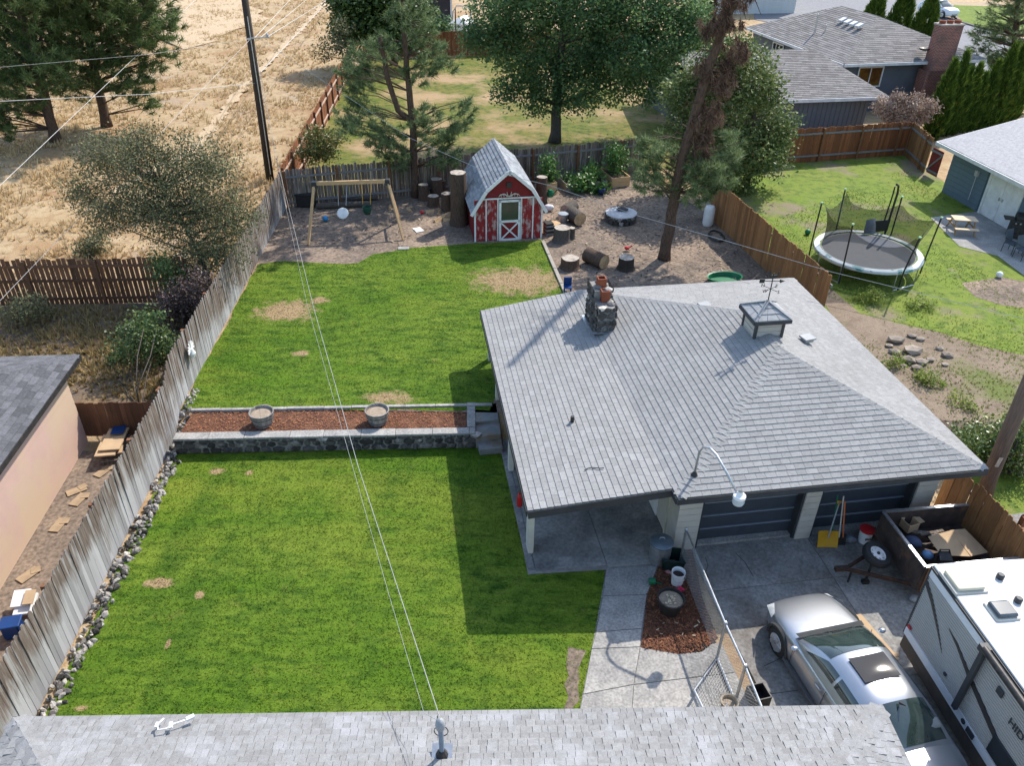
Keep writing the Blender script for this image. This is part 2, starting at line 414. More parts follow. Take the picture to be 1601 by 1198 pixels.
# ------------------------------------------------------------------ terrain and ground sheets
def terrain():
    xs = np.concatenate([np.arange(-220, -40, 12), np.arange(-40, 40, 1.0), np.arange(40, 240, 12)])
    ys = np.concatenate([np.arange(-40, 0, 8), np.arange(0, 17.5, 1.0), np.array([17.95, 18.8]), np.arange(19.5, 110, 1.0), np.arange(110, 420, 15)])
    X, Y = np.meshgrid(xs, ys)
    Z = .5 * np.clip((Y - 17.95) / .85, 0, 1) - .03
    w = np.clip((-13 - X) / 4, 0, 1) * np.clip((Y - 27) / 4, 0, 1)
    Z += w * (.06 * np.sin(X * .7 + Y * .23) * np.sin(Y * .41 - X * .2) + .03 * np.sin(X * 1.9) * np.sin(Y * 1.3))
    n, m = X.shape; idx = np.arange(n * m).reshape(n, m)
    f = np.stack([idx[:-1, :-1], idx[:-1, 1:], idx[1:, 1:], idx[1:, :-1]], -1).reshape(-1, 4)
    o = npmesh('ground', np.stack([X, Y, Z], -1).reshape(-1, 3), f, FIELD); o['kind'] = 'structure'
terrain()
UP = .5
def P(l, z): return [U(x, y, z) for x, y in l]
# upper yard: trodden dirt under everything, lawn on top of it
a_l, a_r = Vector((-9.55, 18.85, UP)), Vector((-10.25, 29.0, UP))
sheet('dirt_yard', [(-9.5, 18.8, UP), (-10.7, 34.9, UP), (6.3, 40.6, UP), (9.3, 34.5, UP), (10.9, 25.5, UP), (9.5, 24.2, UP), (1, 22.5, UP), (1.5, 18.8, UP)], DIRT)
UL = [(-9.66, 18.75), (-10.15, 28.0)] + [tuple(U(x, y, UP)[:2]) for x, y in [(404, 414), (440, 408), (500, 412), (560, 412), (585, 398), (640, 388), (700, 384), (742, 381), (848, 376), (868, 418), (886, 468)]] + [(1.6, 22.5), (-.2, 21.0), (-.6, 18.9)]
sheet('upper_lawn', [(x, y, UP + .01) for x, y in UL], LAWN, wob=.06)
LL = [(-8.85, 7.0), (-9.02, 10), (-9.18, 12.8), (-9.5, 17.3), (-1.0, 17.75)] + [tuple(U(x, y, 0)[:2]) for x, y in [(783, 700), (826, 892), (946, 886), (940, 940), (935, 1005), (920, 1060), (908, 1115)]] + [(1.0, 7.0)]
sheet('lower_lawn', [(x, y, .01) for x, y in LL], LAWN, wob=.03)
sheet('soil_patch', [U(x, y, .016) for x, y in [(893, 1016), (914, 1022), (908, 1060), (899, 1112), (885, 1120), (888, 1060)]], DIRT, wob=.07, step=.2)
YR = [(10.95, 25.2), (9.5, 33), (9.4, 41.5), (22.3, 44.6), (22.2, 36), (24, 33), (30, 24), (24, 16), (13, 15.2), (10.3, 23.5)]
def stepped(name, poly, mat):
    bands = [(-50, 17.95), (17.95, 18.8), (18.8, 300)]; m = MB()
    ar = sum(poly[i][0] * poly[(i + 1) % len(poly)][1] - poly[(i + 1) % len(poly)][0] * poly[i][1] for i in range(len(poly)))
    for a, b in bands:
        c = clip_poly(poly, [(-200, a), (200, a), (200, b), (-200, b)])
        if len(c) > 2: m.add([(x, y, hz(y) + .004) for x, y in c], [tuple(range(len(c)))])
    o = m.build(name, mat); o['kind'] = 'structure'; return o
stepped('neighbour_yard', YR, YARD)
FY = [(-10.6, 35.3), (-12.4, 60), (-12.6, 68), (10, 73), (13.5, 47), (9.5, 41.7), (6.3, 40.9)]
sheet('far_yard', [(x, y, UP + .004) for x, y in FY], FARYARD)
NL = [(-9.8, 17.9), (-10.2, 25.0), (-22, 24.6), (-26, 17.9)]
sheet('weedy_lot', [(x, y, hz(y) + .004) for x, y in [(-9.85, 18.85), (-10.3, 25.3), (-24, 24.8), (-26, 18.85)]], SCRUB)
sheet('dirt_strip', [(-9.2, 3, .006), (-9.75, 17.3, .006), (-12.3, 17.3, .006), (-11.0, 3, .006)], DIRT)
path = [(0, 330), (60, 290), (300, 240), (345, 160), (400, 108), (470, 30), (500, -30)]
pc = [U(x, y, UP + .05) for x, y in [(180, 300), (305, 232), (345, 180), (385, 130), (425, 90), (470, 45), (520, -10)]]
pl = []
for i, p in enumerate(pc):
    d = (pc[min(i + 1, len(pc) - 1)] - pc[max(i - 1, 0)]).normalized(); n = Vector((-d.y, d.x, 0)); pl.append((p + n * .3, p - n * .3))
sheet('footpath', [a for a, b in pl] + [b for a, b in pl][::-1], DUST, wob=.22, step=.5)
sheet('dirt_track', P([(170, 0), (330, -40), (420, 30), (300, 75), (255, 60), (240, 25)], UP + .05), DUST, wob=.8, step=3)
# street and the front gardens along it
st0, st1 = U(1290, -60), U(1601, 260)
sheet('street', [U(x, y, UP + .006) for x, y in [(1170, -45), (1478, -45), (1480, 25), (1520, 38), (1620, 75), (1640, 160), (1540, 135), (1440, 110), (1340, 60), (1180, 30)]], ASPH)
sheet('front_lawn', [U(x, y, UP + .012) for x, y in [(1485, 8), (1700, 20), (1700, 78), (1625, 62), (1500, 33)]], YARD if False else FARYARD)
GREENLAWN = grassmat('green_lawn', (.06, .11, .01), (.14, .22, .015), (.2, .26, .03), DRYC)
sheet('verge_lawn', [U(x, y, UP + .018) for x, y in [(1484, 7), (1720, 15), (1720, 75), (1622, 60), (1505, 33)]], GREENLAWN)
sheet('corner_lawn', [U(x, y, UP + .018) for x, y in [(1455, 85), (1500, 95), (1535, 118), (1585, 122), (1610, 150), (1590, 185), (1480, 190)]], GREENLAWN)
kb = thing('street_kerb', 'dark concrete kerb between the street and the green verge', 'kerb', U(1500, 34))
part(kb, 'kerb_run', M('kerb_dark', (.1, .1, .1), (.16, .15, .15), 4), lambda m: [m.bar(U(a, b, UP + .07), U(c, d, UP + .07), .2, .14) for a, b, c, d in [(1486, 18, 1502, 34), (1502, 34, 1560, 50), (1560, 50, 1640, 72)]], local=False)

# ------------------------------------------------------------------ lawns: real blades over the turf
def lawn_blades(name, poly, z, dens, label):
    x, y = scatter(poly, dens)
    v, f, r = blades(x, y, z, RNG.uniform(.01, .026, len(x)), .03, 3, 2.2)
    o = npmesh(name, v, f, LAWN, None, r); o['kind'] = 'stuff'; o['label'] = label; o['category'] = 'grass'
lawn_blades('lawn_grass', LL, .008, 330, 'short green grass of the lower lawn below the stone wall')
lawn_blades('lawn_grass', UL, UP + .008, 260, 'short green grass of the upper lawn in front of the red shed')
def dry_grass():
    poly = [(-11.3, 30), (-12.9, 60), (-13.5, 100), (-75, 100), (-34, 38), (-24, 26), (-10.9, 26)]
    x, y = scatter(poly, 22)
    k = RNG.uniform(0, 1, len(x)) < np.clip(28 / y, .25, 1)
    nz = np.sin(x * .9 + np.sin(y * .5) * 2) * np.sin(y * .8 + x * .3)
    nz = nz + .5 * np.sin(x * 2.3 + y) * np.sin(y * 1.9 - x * .7) + RNG.normal(0, .25, len(x)); k &= (nz > -.3); nz = np.clip(nz, -1, 1.4)
    px = np.array([(p.x, p.y) for p in pc]); dmin = np.min([np.hypot(x - a, y - b) for a, b in px] + [np.hypot(x - (a + c) / 2, y - (b + d) / 2) for (a, b), (c, d) in zip(px[:-1], px[1:])], 0)
    k &= dmin > .8
    x, y, nz = x[k], y[k], nz[k]
    zz = .5 + .06 * np.sin(x * .7 + y * .23) * np.sin(y * .41 - x * .2) - .08
    v, f, r = blades(x, y, zz, RNG.uniform(.1, .34, len(x)) * (1 + .35 * nz), .09, 5, .8)
    o = npmesh('field_grass', v, f, leafmat('dry_blades', (.4, .28, .145), (.54, .4, .22), (.64, .51, .32), .35, .8, .05), None, r)
    o['kind'] = 'stuff'; o['label'] = 'tall dry straw coloured grass of the open field'; o['category'] = 'grass'
dry_grass()
def weeds(name, poly, dens, h, w, mat, label, thresh=-2, zf=None, fscale=.8, per=6):
    x, y = scatter(poly, dens); nz = np.sin(x * fscale + 1.3 * np.sin(y * fscale * .7)) * np.sin(y * fscale * 1.1 + .4 * x)
    nz = nz + RNG.normal(0, .35, len(x)); k = nz > thresh; x, y, nz = x[k], y[k], np.clip(nz[k], -1, 1)
    z = np.array([hz(b) for b in y]) if zf is None else zf
    v, f, r = blades(x, y, z, RNG.uniform(h * .4, h, len(x)) * (1 + .3 * nz), w, per, .8)
    o = npmesh(name, v, f, mat, None, r); o['kind'] = 'stuff'; o['label'] = label; o['category'] = 'weeds'
WEED = leafmat('weed_green', (.14, .19, .04), (.21, .28, .05), (.3, .33, .1), .55)
WEEDRY = leafmat('weed_dry', (.2, .16, .075), (.33, .26, .12), (.45, .3, .14), .25, .8, .1)
weeds('yard_weeds', [(10.9, 25), (10.2, 33), (21, 42), (21.5, 36), (18.5, 33), (19, 28), (22, 24), (16, 20.5), (12.2, 21.5)], 70, .06, .02, WEED, 'ragged green weeds and grass around the trampoline', -.1)
weeds('lot_weeds', [(-10.2, 19), (-10.4, 25), (-20, 24.6), (-20, 19)], 55, .22, .06, WEEDRY, 'dry brown weeds between the pink house and the brown fence', -.3)
weeds('strip_straw', [(-9.6, 10.5), (-9.75, 14.8), (-10.7, 14.8), (-10.3, 10.5)], 160, .07, .07, M('straw', (.36, .22, .09), (.26, .15, .06), 5), 'matted yellow straw lying along the grey fence', -.5, .01)

# ------------------------------------------------------------------ roofs: shingles laid course by course
def lay_shingles(planes, parent, mat, expo=.15, tabw=(.2, .3), thick=.016, limit=300, laminated=False, rootmat=None):
    """planes: convex polygons (local coords) whose first edge is the eave; the nearest tabs are pieces of their own"""
    root = topmost(parent); Mw = Matrix.Translation(root.location) @ Matrix.Rotation(root.rotation_euler.z, 4, 'Z')
    camp = Vector((0, 0, CAMZ)); pieces = []
    for poly in planes:
        Pp = [Vector(p) for p in poly]
        ex = (Pp[1] - Pp[0]).normalized(); nn = None
        for k in range(2, len(Pp)):
            nn = ex.cross(Pp[k] - Pp[0])
            if nn.length > 1e-4: break
        nn.normalize()
        if nn.z < 0: nn = -nn
        ey = nn.cross(ex)
        P2 = [((p - Pp[0]).dot(ex), (p - Pp[0]).dot(ey)) for p in Pp]
        area = sum(P2[i][0] * P2[(i + 1) % len(P2)][1] - P2[(i + 1) % len(P2)][0] * P2[i][1] for i in range(len(P2)))
        if area < 0: P2 = P2[::-1]
        x0, x1 = min(p[0] for p in P2), max(p[0] for p in P2); y1 = max(p[1] for p in P2)
        j = 0; y = -.02
        while y < y1:
            x = x0 - random.uniform(0, tabw[1])
            while x < x1:
                w = random.uniform(*tabw); up = laminated and y > 0 and random.random() < .5
                rect = [(x, y), (x + w - .006, y), (x + w - .006, y + expo * 1.12), (x, y + expo * 1.12)]
                c = clip_poly(rect, P2)
                if len(c) >= 3 and abs(sum(c[i][0] * c[(i + 1) % len(c)][1] - c[(i + 1) % len(c)][0] * c[i][1] for i in range(len(c)))) > .004:
                    th = thick + (.02 if up else 0)
                    hgt = lambda q: th * max(0, 1 - (q[1] - y) / (expo * 1.25)) + .005
                    top = [Pp[0] + ex * q[0] + ey * q[1] + nn * hgt(q) for q in c]
                    bot = [Pp[0] + ex * q[0] + ey * q[1] for q in c]
                    n = len(c)
                    fs = [tuple(range(n))] + [(i, n + i, n + (i + 1) % n, (i + 1) % n) for i in range(n)]
                    d = (Mw @ top[0] - camp).length
                    tone = random.random() if not laminated else (.55 + .45 * random.random() if up else .45 * random.random())
                    pieces.append((d, top + bot, fs, tone))
                x += w
            y += expo; j += 1
    pieces.sort(key=lambda a: a[0])
    for d, vs, fs, tone in pieces[:limit]:
        m = MB(); c = sum(vs, Vector()) / len(vs); m.add([v - c for v in vs], fs, tone)
        o = m.build('shingle', mat, parent); o.location = c
    m = MB()
    for d, vs, fs, tone in pieces[limit:]: m.add(vs, fs, tone)
    if m.v:
        o = m.build('shingle_courses', mat, parent); o['kind'] = 'stuff'
def ridge_caps(parent, a, b, na, nb, mat, w=.16, step=.17, th=.014):
    """overlapping caps bent over a hip or ridge; na/nb: unit directions down both slopes, square to the ridge"""
    a, b, na, nb = Vector(a), Vector(b), Vector(na).normalized(), Vector(nb).normalized()
    d = b - a; n = max(1, int((d.length - .1) / step)); d.normalize()
    up = -(na + nb).normalized()
    if up.z < 0: up = Vector((0, 0, 1))
    for i in range(n):
        p = a + d * (.08 + i * step); q = p + d * step * 1.12
        hi, lo = up * (.016 + th * .5), up * .008
        vs = [p + na * w + hi, p + hi * 1.3, p + nb * w + hi, q + na * w + lo, q + lo * 1.3, q + nb * w + lo]
        vs += [v - up * .02 for v in vs]
        c = sum(vs, Vector()) / len(vs)
        m = MB(); m.add([v - c for v in vs], [(0, 1, 4, 3), (1, 2, 5, 4), (0, 6, 7, 1), (1, 7, 8, 2), (0, 3, 9, 6), (2, 8, 11, 5), (3, 4, 10, 9), (4, 5, 11, 10)], random.uniform(.35, .65))
        o = m.build('ridge_cap', mat, parent); o.location = c
def slope_dirs(a, b, c1, c2):
    """directions down the two planes that meet in ridge a-b; c1, c2 points on each plane"""
    a, b = Vector(a), Vector(b); d = (b - a).normalized(); r = []
    for c in (c1, c2):
        v = Vector(c) - a; v -= d * v.dot(d); r.append(v.normalized())
    return r
SL = MATS['shingle_light']

# ------------------------------------------------------------------ the garage with its carport
GZ, PZ, CZ, GW, GL = 2.5, 3.86, 2.13, 7.45, 10.05
A0 = U(1060, 780, GZ)
garage = thing('garage', 'beige garage with grey shingle hip roof, two dark doors and an open carport side', 'garage', (A0.x, A0.y, 0), R(9.3))
gA, gB, gC, gD = (0, 0, GZ), (GW, 0, GZ), (GW, GL, GZ), (0, GL, GZ)
gP1, gP2 = (3.75, 3.65, PZ), (3.75, 5.6, PZ)
cE1, cE2, cI1, cI2 = (-3.23, .45, CZ), (-3.15, 9.75, CZ), (0, .33, GZ), (0, GL, GZ)
roof_planes = [[gA, gB, gP1], [gB, gC, gP2, gP1], [gC, gD, gP2], [gD, gA, gP1, gP2]]
carport_plane = [cE2, cE1, cI1, cI2]
def deck(m):
    for p in roof_planes: m.slab(p, .05)
    m.slab([cE2, cE1, cI1, cI2], .05)
roof = part(garage, 'roof', SL, deck)
lay_shingles(roof_planes + [carport_plane], roof, SL, .155, (.2, .3), .02, 300)
for a, b, c1, c2 in [(gA, gP1, gB, gD), (gB, gP1, gA, gC), (gC, gP2, gB, gD), (gD, gP2, gC, gA)]:
    da, db = slope_dirs(a, b, c1, c2); ridge_caps(roof, a, b, da, db, SL)
da, db = slope_dirs(gP1, gP2, gA, gB); ridge_caps(roof, gP1, gP2, da, db, SL)
CT = MATS['charcoal_trim']
def fascia(m):
    def edge(a, b, h=.16, t=.03, off=.02):
        a, b = Vector(a), Vector(b); d = (b - a).normalized(); n = Vector((d.y, -d.x, 0)).normalized()
        m.bar(a + n * off - Vector((0, 0, h / 2 + .01)), b + n * off - Vector((0, 0, h / 2 + .01)), t, h)
    edge(gA, gB); edge(gB, gC); edge(gC, gD); edge(cI2, cE2); edge(cE2, cE1); edge(cE1, cI1, .2); edge((0, .3, GZ), (0, 0, GZ))
part(roof, 'fascia', CT, fascia)
BS = MATS['beige_siding']; WV, WU0, WU1 = .95, .45, 7.05      # walls stand back from the eaves
H0 = 2.35
def boards(parent, p0, p1, z0, z1, mat, name='siding_board', step=.2, t=.02, skip=()):
    """horizontal siding boards, each its own piece"""
    p0, p1 = Vector(p0), Vector(p1); d = (p1 - p0); L = d.length; d.normalize(); n = Vector((d.y, -d.x, 0)); z = z0
    ang = math.atan2(d.y, d.x)
    while z < z1 - .02:
        h = min(step, z1 - z); m = MB(); m.box((0, 0, 0), (L, t, h - .012), rx=R(-3)); o = m.build(name, mat, parent)
        o.location = (p0 + d * L / 2 + n * t * .5) + Vector((0, 0, z + h / 2)); o.rotation_euler.z = ang; z += step
def wall(m):
    m.box(((WU0 + WU1) / 2, WV + .1, 2.27), (WU1 - WU0, .12, .3))                               # header
    m.box((WU0 + .07, (WV + 9.4) / 2, 1.1), (.12, 9.4 - WV, 2.5)); m.box((WU1 - .07, (WV + 9.4) / 2, 1.1), (.12, 9.4 - WV, 2.5))
    m.box((3.75, 9.4, 1.1), (6.4, .12, 2.5))
gw = part(garage, 'wall', BS, wall)
PIERS = [(.45, 1.02), (3.62, 4.02), (6.55, 7.08)]
for a, b in PIERS:
    part(gw, 'pier', M('block_grey', (.5, .48, .44), (.44, .42, .385), 3, rough=.8, bump=.1), lambda m: m.box(((a + b) / 2, WV + .02, 1.12), (b - a, .34, 2.24)))
    for k in range(11):
        part(gw, 'block', BS, lambda m: m.box(((a + b) / 2, WV - .16, .1 + k * .2), (b - a - .004, .02, .188)))
for a, b in ((1.02, 3.62), (4.02, 6.55)):
    dr = part(garage, 'overhead_door', MATS['garage_door_paint'], lambda m: m.box(((a + b) / 2, WV + .17, 1.06), (b - a, .05, 2.12)))
    for k in range(5):
        part(dr, 'door_panel', MATS['garage_door_paint'], lambda m: m.box(((a + b) / 2, WV + .13, .22 + k * .425), (b - a - .02, .04, .40)), bevel=.012)
        part(dr, 'panel_lip', M('door_lip', (.22, .25, .29), (.2, .23, .27), 3), lambda m: m.box(((a + b) / 2, WV + .1, .43 + k * .425), (b - a - .02, .035, .024)))
    for s_ in (a + .03, b - .03): part(dr, 'door_jamb', CT, lambda m: m.box((s_, WV + .02, 1.06), (.06, .3, 2.12)))
# side door inside the carport
part(garage, 'side_door', WHITE, lambda m: m.box((WU0 - .0, 2.5, 1.05), (.05, .85, 2.05)), bevel=.01)
part(garage, 'door_trim', M('trim_cream', (.55, .53, .44), None, 3), lambda m: m.box((WU0 - .01, WV + .45, 1.1), (.04, .09, 2.2)))
# carport posts along the low eave
for (u, v, w, d) in ((-2.98, 1.35, .13, .34), (-2.98, 4.4, .14, .2), (-2.95, 7.2, .14, .2), (-2.9, 9.4, .14, .2)):
    part(garage, 'carport_post', M('post_cream', (.6, .585, .52), (.52, .5, .44), 3, rough=.7), lambda m: m.box((u, v, 1.04), (w, d, 2.08)), bevel=.008)
part(garage, 'carport_beam', CT, lambda m: m.box((-2.98, 5.2, 2.02), (.12, 9.0, .14)))
# stone chimney with two clay flue pots
ch = part(garage, 'chimney', MATS['mortar'], lambda m: (m.box((.2, 7.45, 2.75), (.5, .6, 1.2)), m.box((.2, 8.05, 2.9), (.5, .65, 1.5))))
rg = random.Random(3)
for fx, fy, fz0, fz1, nx, ny, wd in [(.2, 7.13, 2.45, 3.3, 0, -1, .55), (-.1, 7.45, 2.45, 3.3, -1, 0, .62), (-.1, 8.05, 2.45, 3.6, -1, 0, .7), (.5, 7.45, 2.55, 3.3, 1, 0, .62), (.5, 8.05, 2.55, 3.6, 1, 0, .7)]:
    z = fz0
    while z < fz1:
        hgt = rg.uniform(.14, .26); t = -wd / 2
        while t < wd / 2 - .06:
            w = min(rg.uniform(.16, .34), wd / 2 - t)
            part(ch, 'stone', MATS['dark_stone'], lambda m: m.rock((fx + (t + w / 2) * abs(ny), fy + (t + w / 2) * abs(nx), z + hgt / 2), (w * .56 if ny else .045, w * .56 if nx else .045, hgt * .58), rg.random()))
            t += w
        z += hgt
for k in range(7):
    part(ch, 'stone', MATS['field_stone'], lambda m: m.rock((.2 + rg.uniform(-.2, .2), 7.2 + k * .18, 3.36 if k < 3 else 3.66), (.15, .13, .09), rg.random()))
for (x, y, z0, z1) in ((.25, 7.68, 3.3, 3.7), (.22, 8.05, 3.6, 3.92)):
    fl = part(ch, 'flue_pot', MATS['terracotta'], lambda m: [m.box((x + a * .11, y, (z0 + z1) / 2), (.03, .25, z1 - z0)) for a in (-1, 1)] + [m.box((x, y + a * .11, (z0 + z1) / 2), (.19, .03, z1 - z0)) for a in (-1, 1)])
    part(fl, 'painted_flue_shadow', M('flue_shade_black', (.02, .015, .012), None, 4), lambda m: m.box((x, y, z0 + .1), (.19, .19, .1)))  # black block standing in for the shade down inside the pot
part(ch, 'flashing', MATS['galvanised'], lambda m: (m.box((.2, 7.1, 2.62), (.75, .12, .02), rx=0), m.box((-.17, 7.7, 2.5), (.1, 1.4, .02))))
# louvred cupola with a weathervane
CU, CVv = 3.75, 4.75
cup = part(garage, 'cupola', M('cupola_siding', (.42, .40, .36), (.38, .36, .33), 4), lambda m: m.box((CU, CVv, 3.93), (.72, .72, .7)))
for k in range(4):
    part(cup, 'siding_board', MATS['cupola_siding'], lambda m: m.box((CU, CVv, 3.72 + k * .14), (.75, .75, .12)))
part(cup, 'corner_trim', CT, lambda m: [m.box((CU + a * .37, CVv + b * .37, 3.92), (.07, .07, .72)) for a in (-1, 1) for b in (-1, 1)])
q = .5; ez = 4.3; cc = [(CU - q, CVv - q, ez), (CU + q, CVv - q, ez), (CU + q, CVv + q, ez), (CU - q, CVv + q, ez)]; ap = (CU, CVv, 4.62)
crf = part(cup, 'cupola_roof', M('shingle_small', (.33, .335, .34), (.26, .265, .27), 8, rough=.95), lambda m: [m.slab([cc[i], cc[(i + 1) % 4], ap], .03) for i in range(4)])
part(cup, 'eave_trim', CT, lambda m: [m.bar(Vector(cc[i]) - Vector((0, 0, .05)), Vector(cc[(i + 1) % 4]) - Vector((0, 0, .05)), .04, .09) for i in range(4)])
for i in range(4):
    a, b, t = Vector(cc[i]), Vector(cc[(i + 1) % 4]), Vector(ap)
    for r0, r1 in ((0, .32), (.32, .62), (.62, .86)):
        for k in range(3):
            l0, l1 = k / 3, (k + .96) / 3
            pa, pb = a.lerp(t, r0), b.lerp(t, r0); qa, qb = a.lerp(t, r1), b.lerp(t, r1)
            up = Vector((0, 0, .012)); u2 = Vector((0, 0, .03))
            part(cup, 'roof_tab', MATS['shingle_small'], lambda m: m.slab([pa.lerp(pb, l0) + u2, pa.lerp(pb, l1) + u2, qa.lerp(qb, l1) + up, qa.lerp(qb, l0) + up], .02))
    part(cup, 'hip_cap', M('cap_grey', (.26, .265, .27), None, 6), lambda m: m.bar(a + Vector((0, 0, .03)), t + Vector((0, 0, .03)), .09, .02))
def vane(m):
    m.tube([(CU, CVv, 4.58), (CU, CVv, 5.42)], .014, 6)
    m.bar((CU - .3, CVv + .04, 5.2), (CU + .26, CVv - .04, 5.2), .015, .02)
    m.box((CU - .26, CVv + .035, 5.2), (.13, .02, .11), rz=R(-8)); m.tube([(CU + .2, CVv - .03, 5.2), (CU + .32, CVv - .045, 5.2)], [.05, .002], 6)
    for a in range(4): m.bar((CU, CVv, 4.98), (CU + .2 * math.cos(a * 1.571 + .5), CVv + .2 * math.sin(a * 1.571 + .5), 4.98), .012, .012)
def rooster(m):
    body = [(-.12, 5.32), (-.05, 5.27), (.06, 5.27), (.12, 5.33), (.17, 5.44), (.13, 5.47), (.1, 5.38), (.03, 5.36), (-.06, 5.38), (-.09, 5.47), (-.12, 5.50), (-.15, 5.45), (-.17, 5.42)]
    vs = [(CU + x, CVv - .012, z) for x, z in body] + [(CU + x, CVv + .012, z) for x, z in body]; n = len(body)
    m.add(vs, [tuple(range(n)), tuple(range(n, 2 * n))[::-1]] + [(i, (i + 1) % n, n + (i + 1) % n, n + i) for i in range(n)])
vn = part(cup, 'weathervane', MATS['black_plastic'], vane); part(vn, 'rooster', MATS['black_plastic'], rooster) if False else part(cup, 'rooster', MATS['black_plastic'], rooster)
def letters(parent, text, size, mat, loc, rot, ext=.004, name='lettering'):
    cu = bpy.data.curves.new(name, 'FONT'); cu.body = text; cu.size = size; cu.extrude = ext; cu.align_x = 'CENTER'; cu.align_y = 'CENTER'
    t = bpy.data.objects.new(name, cu); COL.objects.link(t)
    bpy.context.view_layer.update()
    me = bpy.data.meshes.new_from_object(t); bpy.data.objects.remove(t)
    o = bpy.data.objects.new(name, me); COL.objects.link(o); me.materials.clear(); me.materials.append(mat); o.parent = parent; o.location = loc; o.rotation_euler = rot
    return o
for a, t in enumerate('ENWS'):
    letters(cup, t, .13, MATS['black_plastic'], (CU + .24 * math.cos(a * 1.571 + .5), CVv + .24 * math.sin(a * 1.571 + .5), 4.98), (R(90), 0, 0), .006, 'compass_letter')
# slant roof vents, vent pipe
for (u, v, z) in ((2.95, 6.75, 3.46), (5.0, 4.55, 3.5)):
    part(garage, 'roof_vent', M('vent_grey', (.32, .33, .34), None, 4, rough=.6), lambda m: (m.box((u, v, z + .06), (.34, .3, .05), rz=.2), m.box((u, v, z), (.26, .22, .1), rz=.2)), bevel=.01)
part(garage, 'vent_pipe', MATS['dark_metal'], lambda m: m.tube([(-1.62, 3.3, 2.2), (-1.62, 3.3, 2.5)], .05, 8))
part(garage, 'cable_scrap', MATS['wire_dark'], lambda m: m.tube([(-1.75 + t * .09, 1.4 + .05 * math.sin(t), 2.34 + t * .012) for t in range(6)], .012, 5))
# security lamp on a bent conduit rising from the front corner
lp = thing('yard_lamp', 'white drum yard lamp on a bent grey conduit above the dark garage door', 'lamp', (A0.x, A0.y, 0), R(9.3))
lb = (.52, .5, 2.7)
arc = [(.52, .5, 2.68), (.54, .5, 3.35), (.58, .44, 3.52), (.66, .3, 3.6), (.74, .1, 3.56), (.86, -.25, 3.36), (.98, -.62, 3.12)]
part(lp, 'conduit', MATS['galvanised'], lambda m: m.tube(arc, .028, 8), smooth=True)
part(lp, 'roof_flange', MATS['dark_metal'], lambda m: m.lathe([(.09, 0), (.07, .06), (.035, .12)], (.52, .5, 2.66), 10))
part(lp, 'lamp_head', MATS['white_plastic'], lambda m: m.lathe([(.05, .15), (.07, .06), (.13, .04), (.135, -.02), (.0, -.025)], (1.02, -.7, 3.05), 16), smooth=40)
part(lp, 'diffuser', M('lamp_diffuser', (.5, .56, .6), None, 4, rough=.25), lambda m: m.lathe([(.115, -.02), (.13, -.14), (.11, -.19), (.0, -.2)], (1.02, -.7, 3.05), 16), smooth=40)
# patio slab under the carport
sheetc = M('patio_concrete', (.30, .285, .265), (.22, .21, .2), 1.4, rough=.9, kind='world', fine=.2, c3=(.13, .125, .12), scale3=.6, cov=(.45, .65))
pat = part(None, 'patio', MATS['mortar'], lambda m: m.prism([tuple((Matrix.Rotation(R(9.3), 3, 'Z') @ Vector((u, v, 0)) + Vector((A0.x, A0.y, 0)))[:2]) for u, v in ((-3.15, .55), (.5, .35), (.5, 7), (-3.05, 7))], -.3, .035)); pat['kind'] = 'structure'
def gl(u, v, z=0): return Matrix.Rotation(R(9.3), 3, 'Z') @ Vector((u, v, 0)) + Vector((A0.x, A0.y, z))
for (u0, u1, v0, v1) in ((-2.95, -1.25, .62, 3.6), (-1.235, .42, .5, 3.6), (-2.95, -1.25, 3.615, 6.9), (-1.235, .42, 3.615, 6.9), (-3.13, -2.965, .7, 6.9)):
    part(pat, 'concrete_slab', sheetc, lambda m: m.prism([tuple(gl(a, b)[:2]) for a, b in ((u0, v0), (u1, v0 - .05), (u1, v1), (u0, v1))], 0, .06), bevel=.008)

# ------------------------------------------------------------------ the house in the foreground (its roof fills the bottom edge)
L0, R0 = U(20, 1122, 2.75), U(1380, 1103, 2.75)
fw = (R0 - L0).length; fang = math.atan2(R0.y - L0.y, R0.x - L0.x)
front = thing('house', 'low house with light grey laminated shingle hip roof nearest the viewer', 'house', (L0.x, L0.y, 0), fang)
FD, FP = 9.2, .34
fa, fb, fc, fd = (0, 0, 2.75), (fw, 0, 2.75), (fw, -FD, 2.75), (0, -FD, 2.75)
f1, f2 = (FD / 2, -FD / 2, 2.75 + FP * FD / 2), (fw - FD / 2, -FD / 2, 2.75 + FP * FD / 2)
SF = M('shingle_laminated', (.235, .233, .23), (.195, .193, .19), 14, rough=.95, attr=.15, rnd=.06, fine=.3, c3=(.26, .26, .265), scale3=1.5)
fr = part(front, 'roof', SF, lambda m: [m.slab(p, .06) for p in ([fb, fa, f1, f2], [fc, fb, f2], [fd, fc, f2, f1], [fa, fd, f1])])
lay_shingles([[fb, fa, f1, f2], [fc, fb, f2], [fa, fd, f1]], fr, SF, .14, (.09, .19), .006, 300, laminated=True)
for a, b, c1, c2 in [(fb, f2, fa, fc), (fa, f1, fb, fd)]:
    da, db = slope_dirs(a, b, c1, c2); ridge_caps(fr, a, b, da, db, SF, w=.17, step=.16, th=.006)
part(fr, 'fascia', CT, lambda m: [m.bar(Vector(a) - Vector((0, 0, .1)), Vector(b) - Vector((0, 0, .1)), .03, .18) for a, b in ((fa, fb), (fb, fc), (fd, fa))])
part(front, 'wall', BS, lambda m: m.box((fw / 2, -FD / 2, 1.3), (fw - 1.2, FD - 1.2, 2.6)))
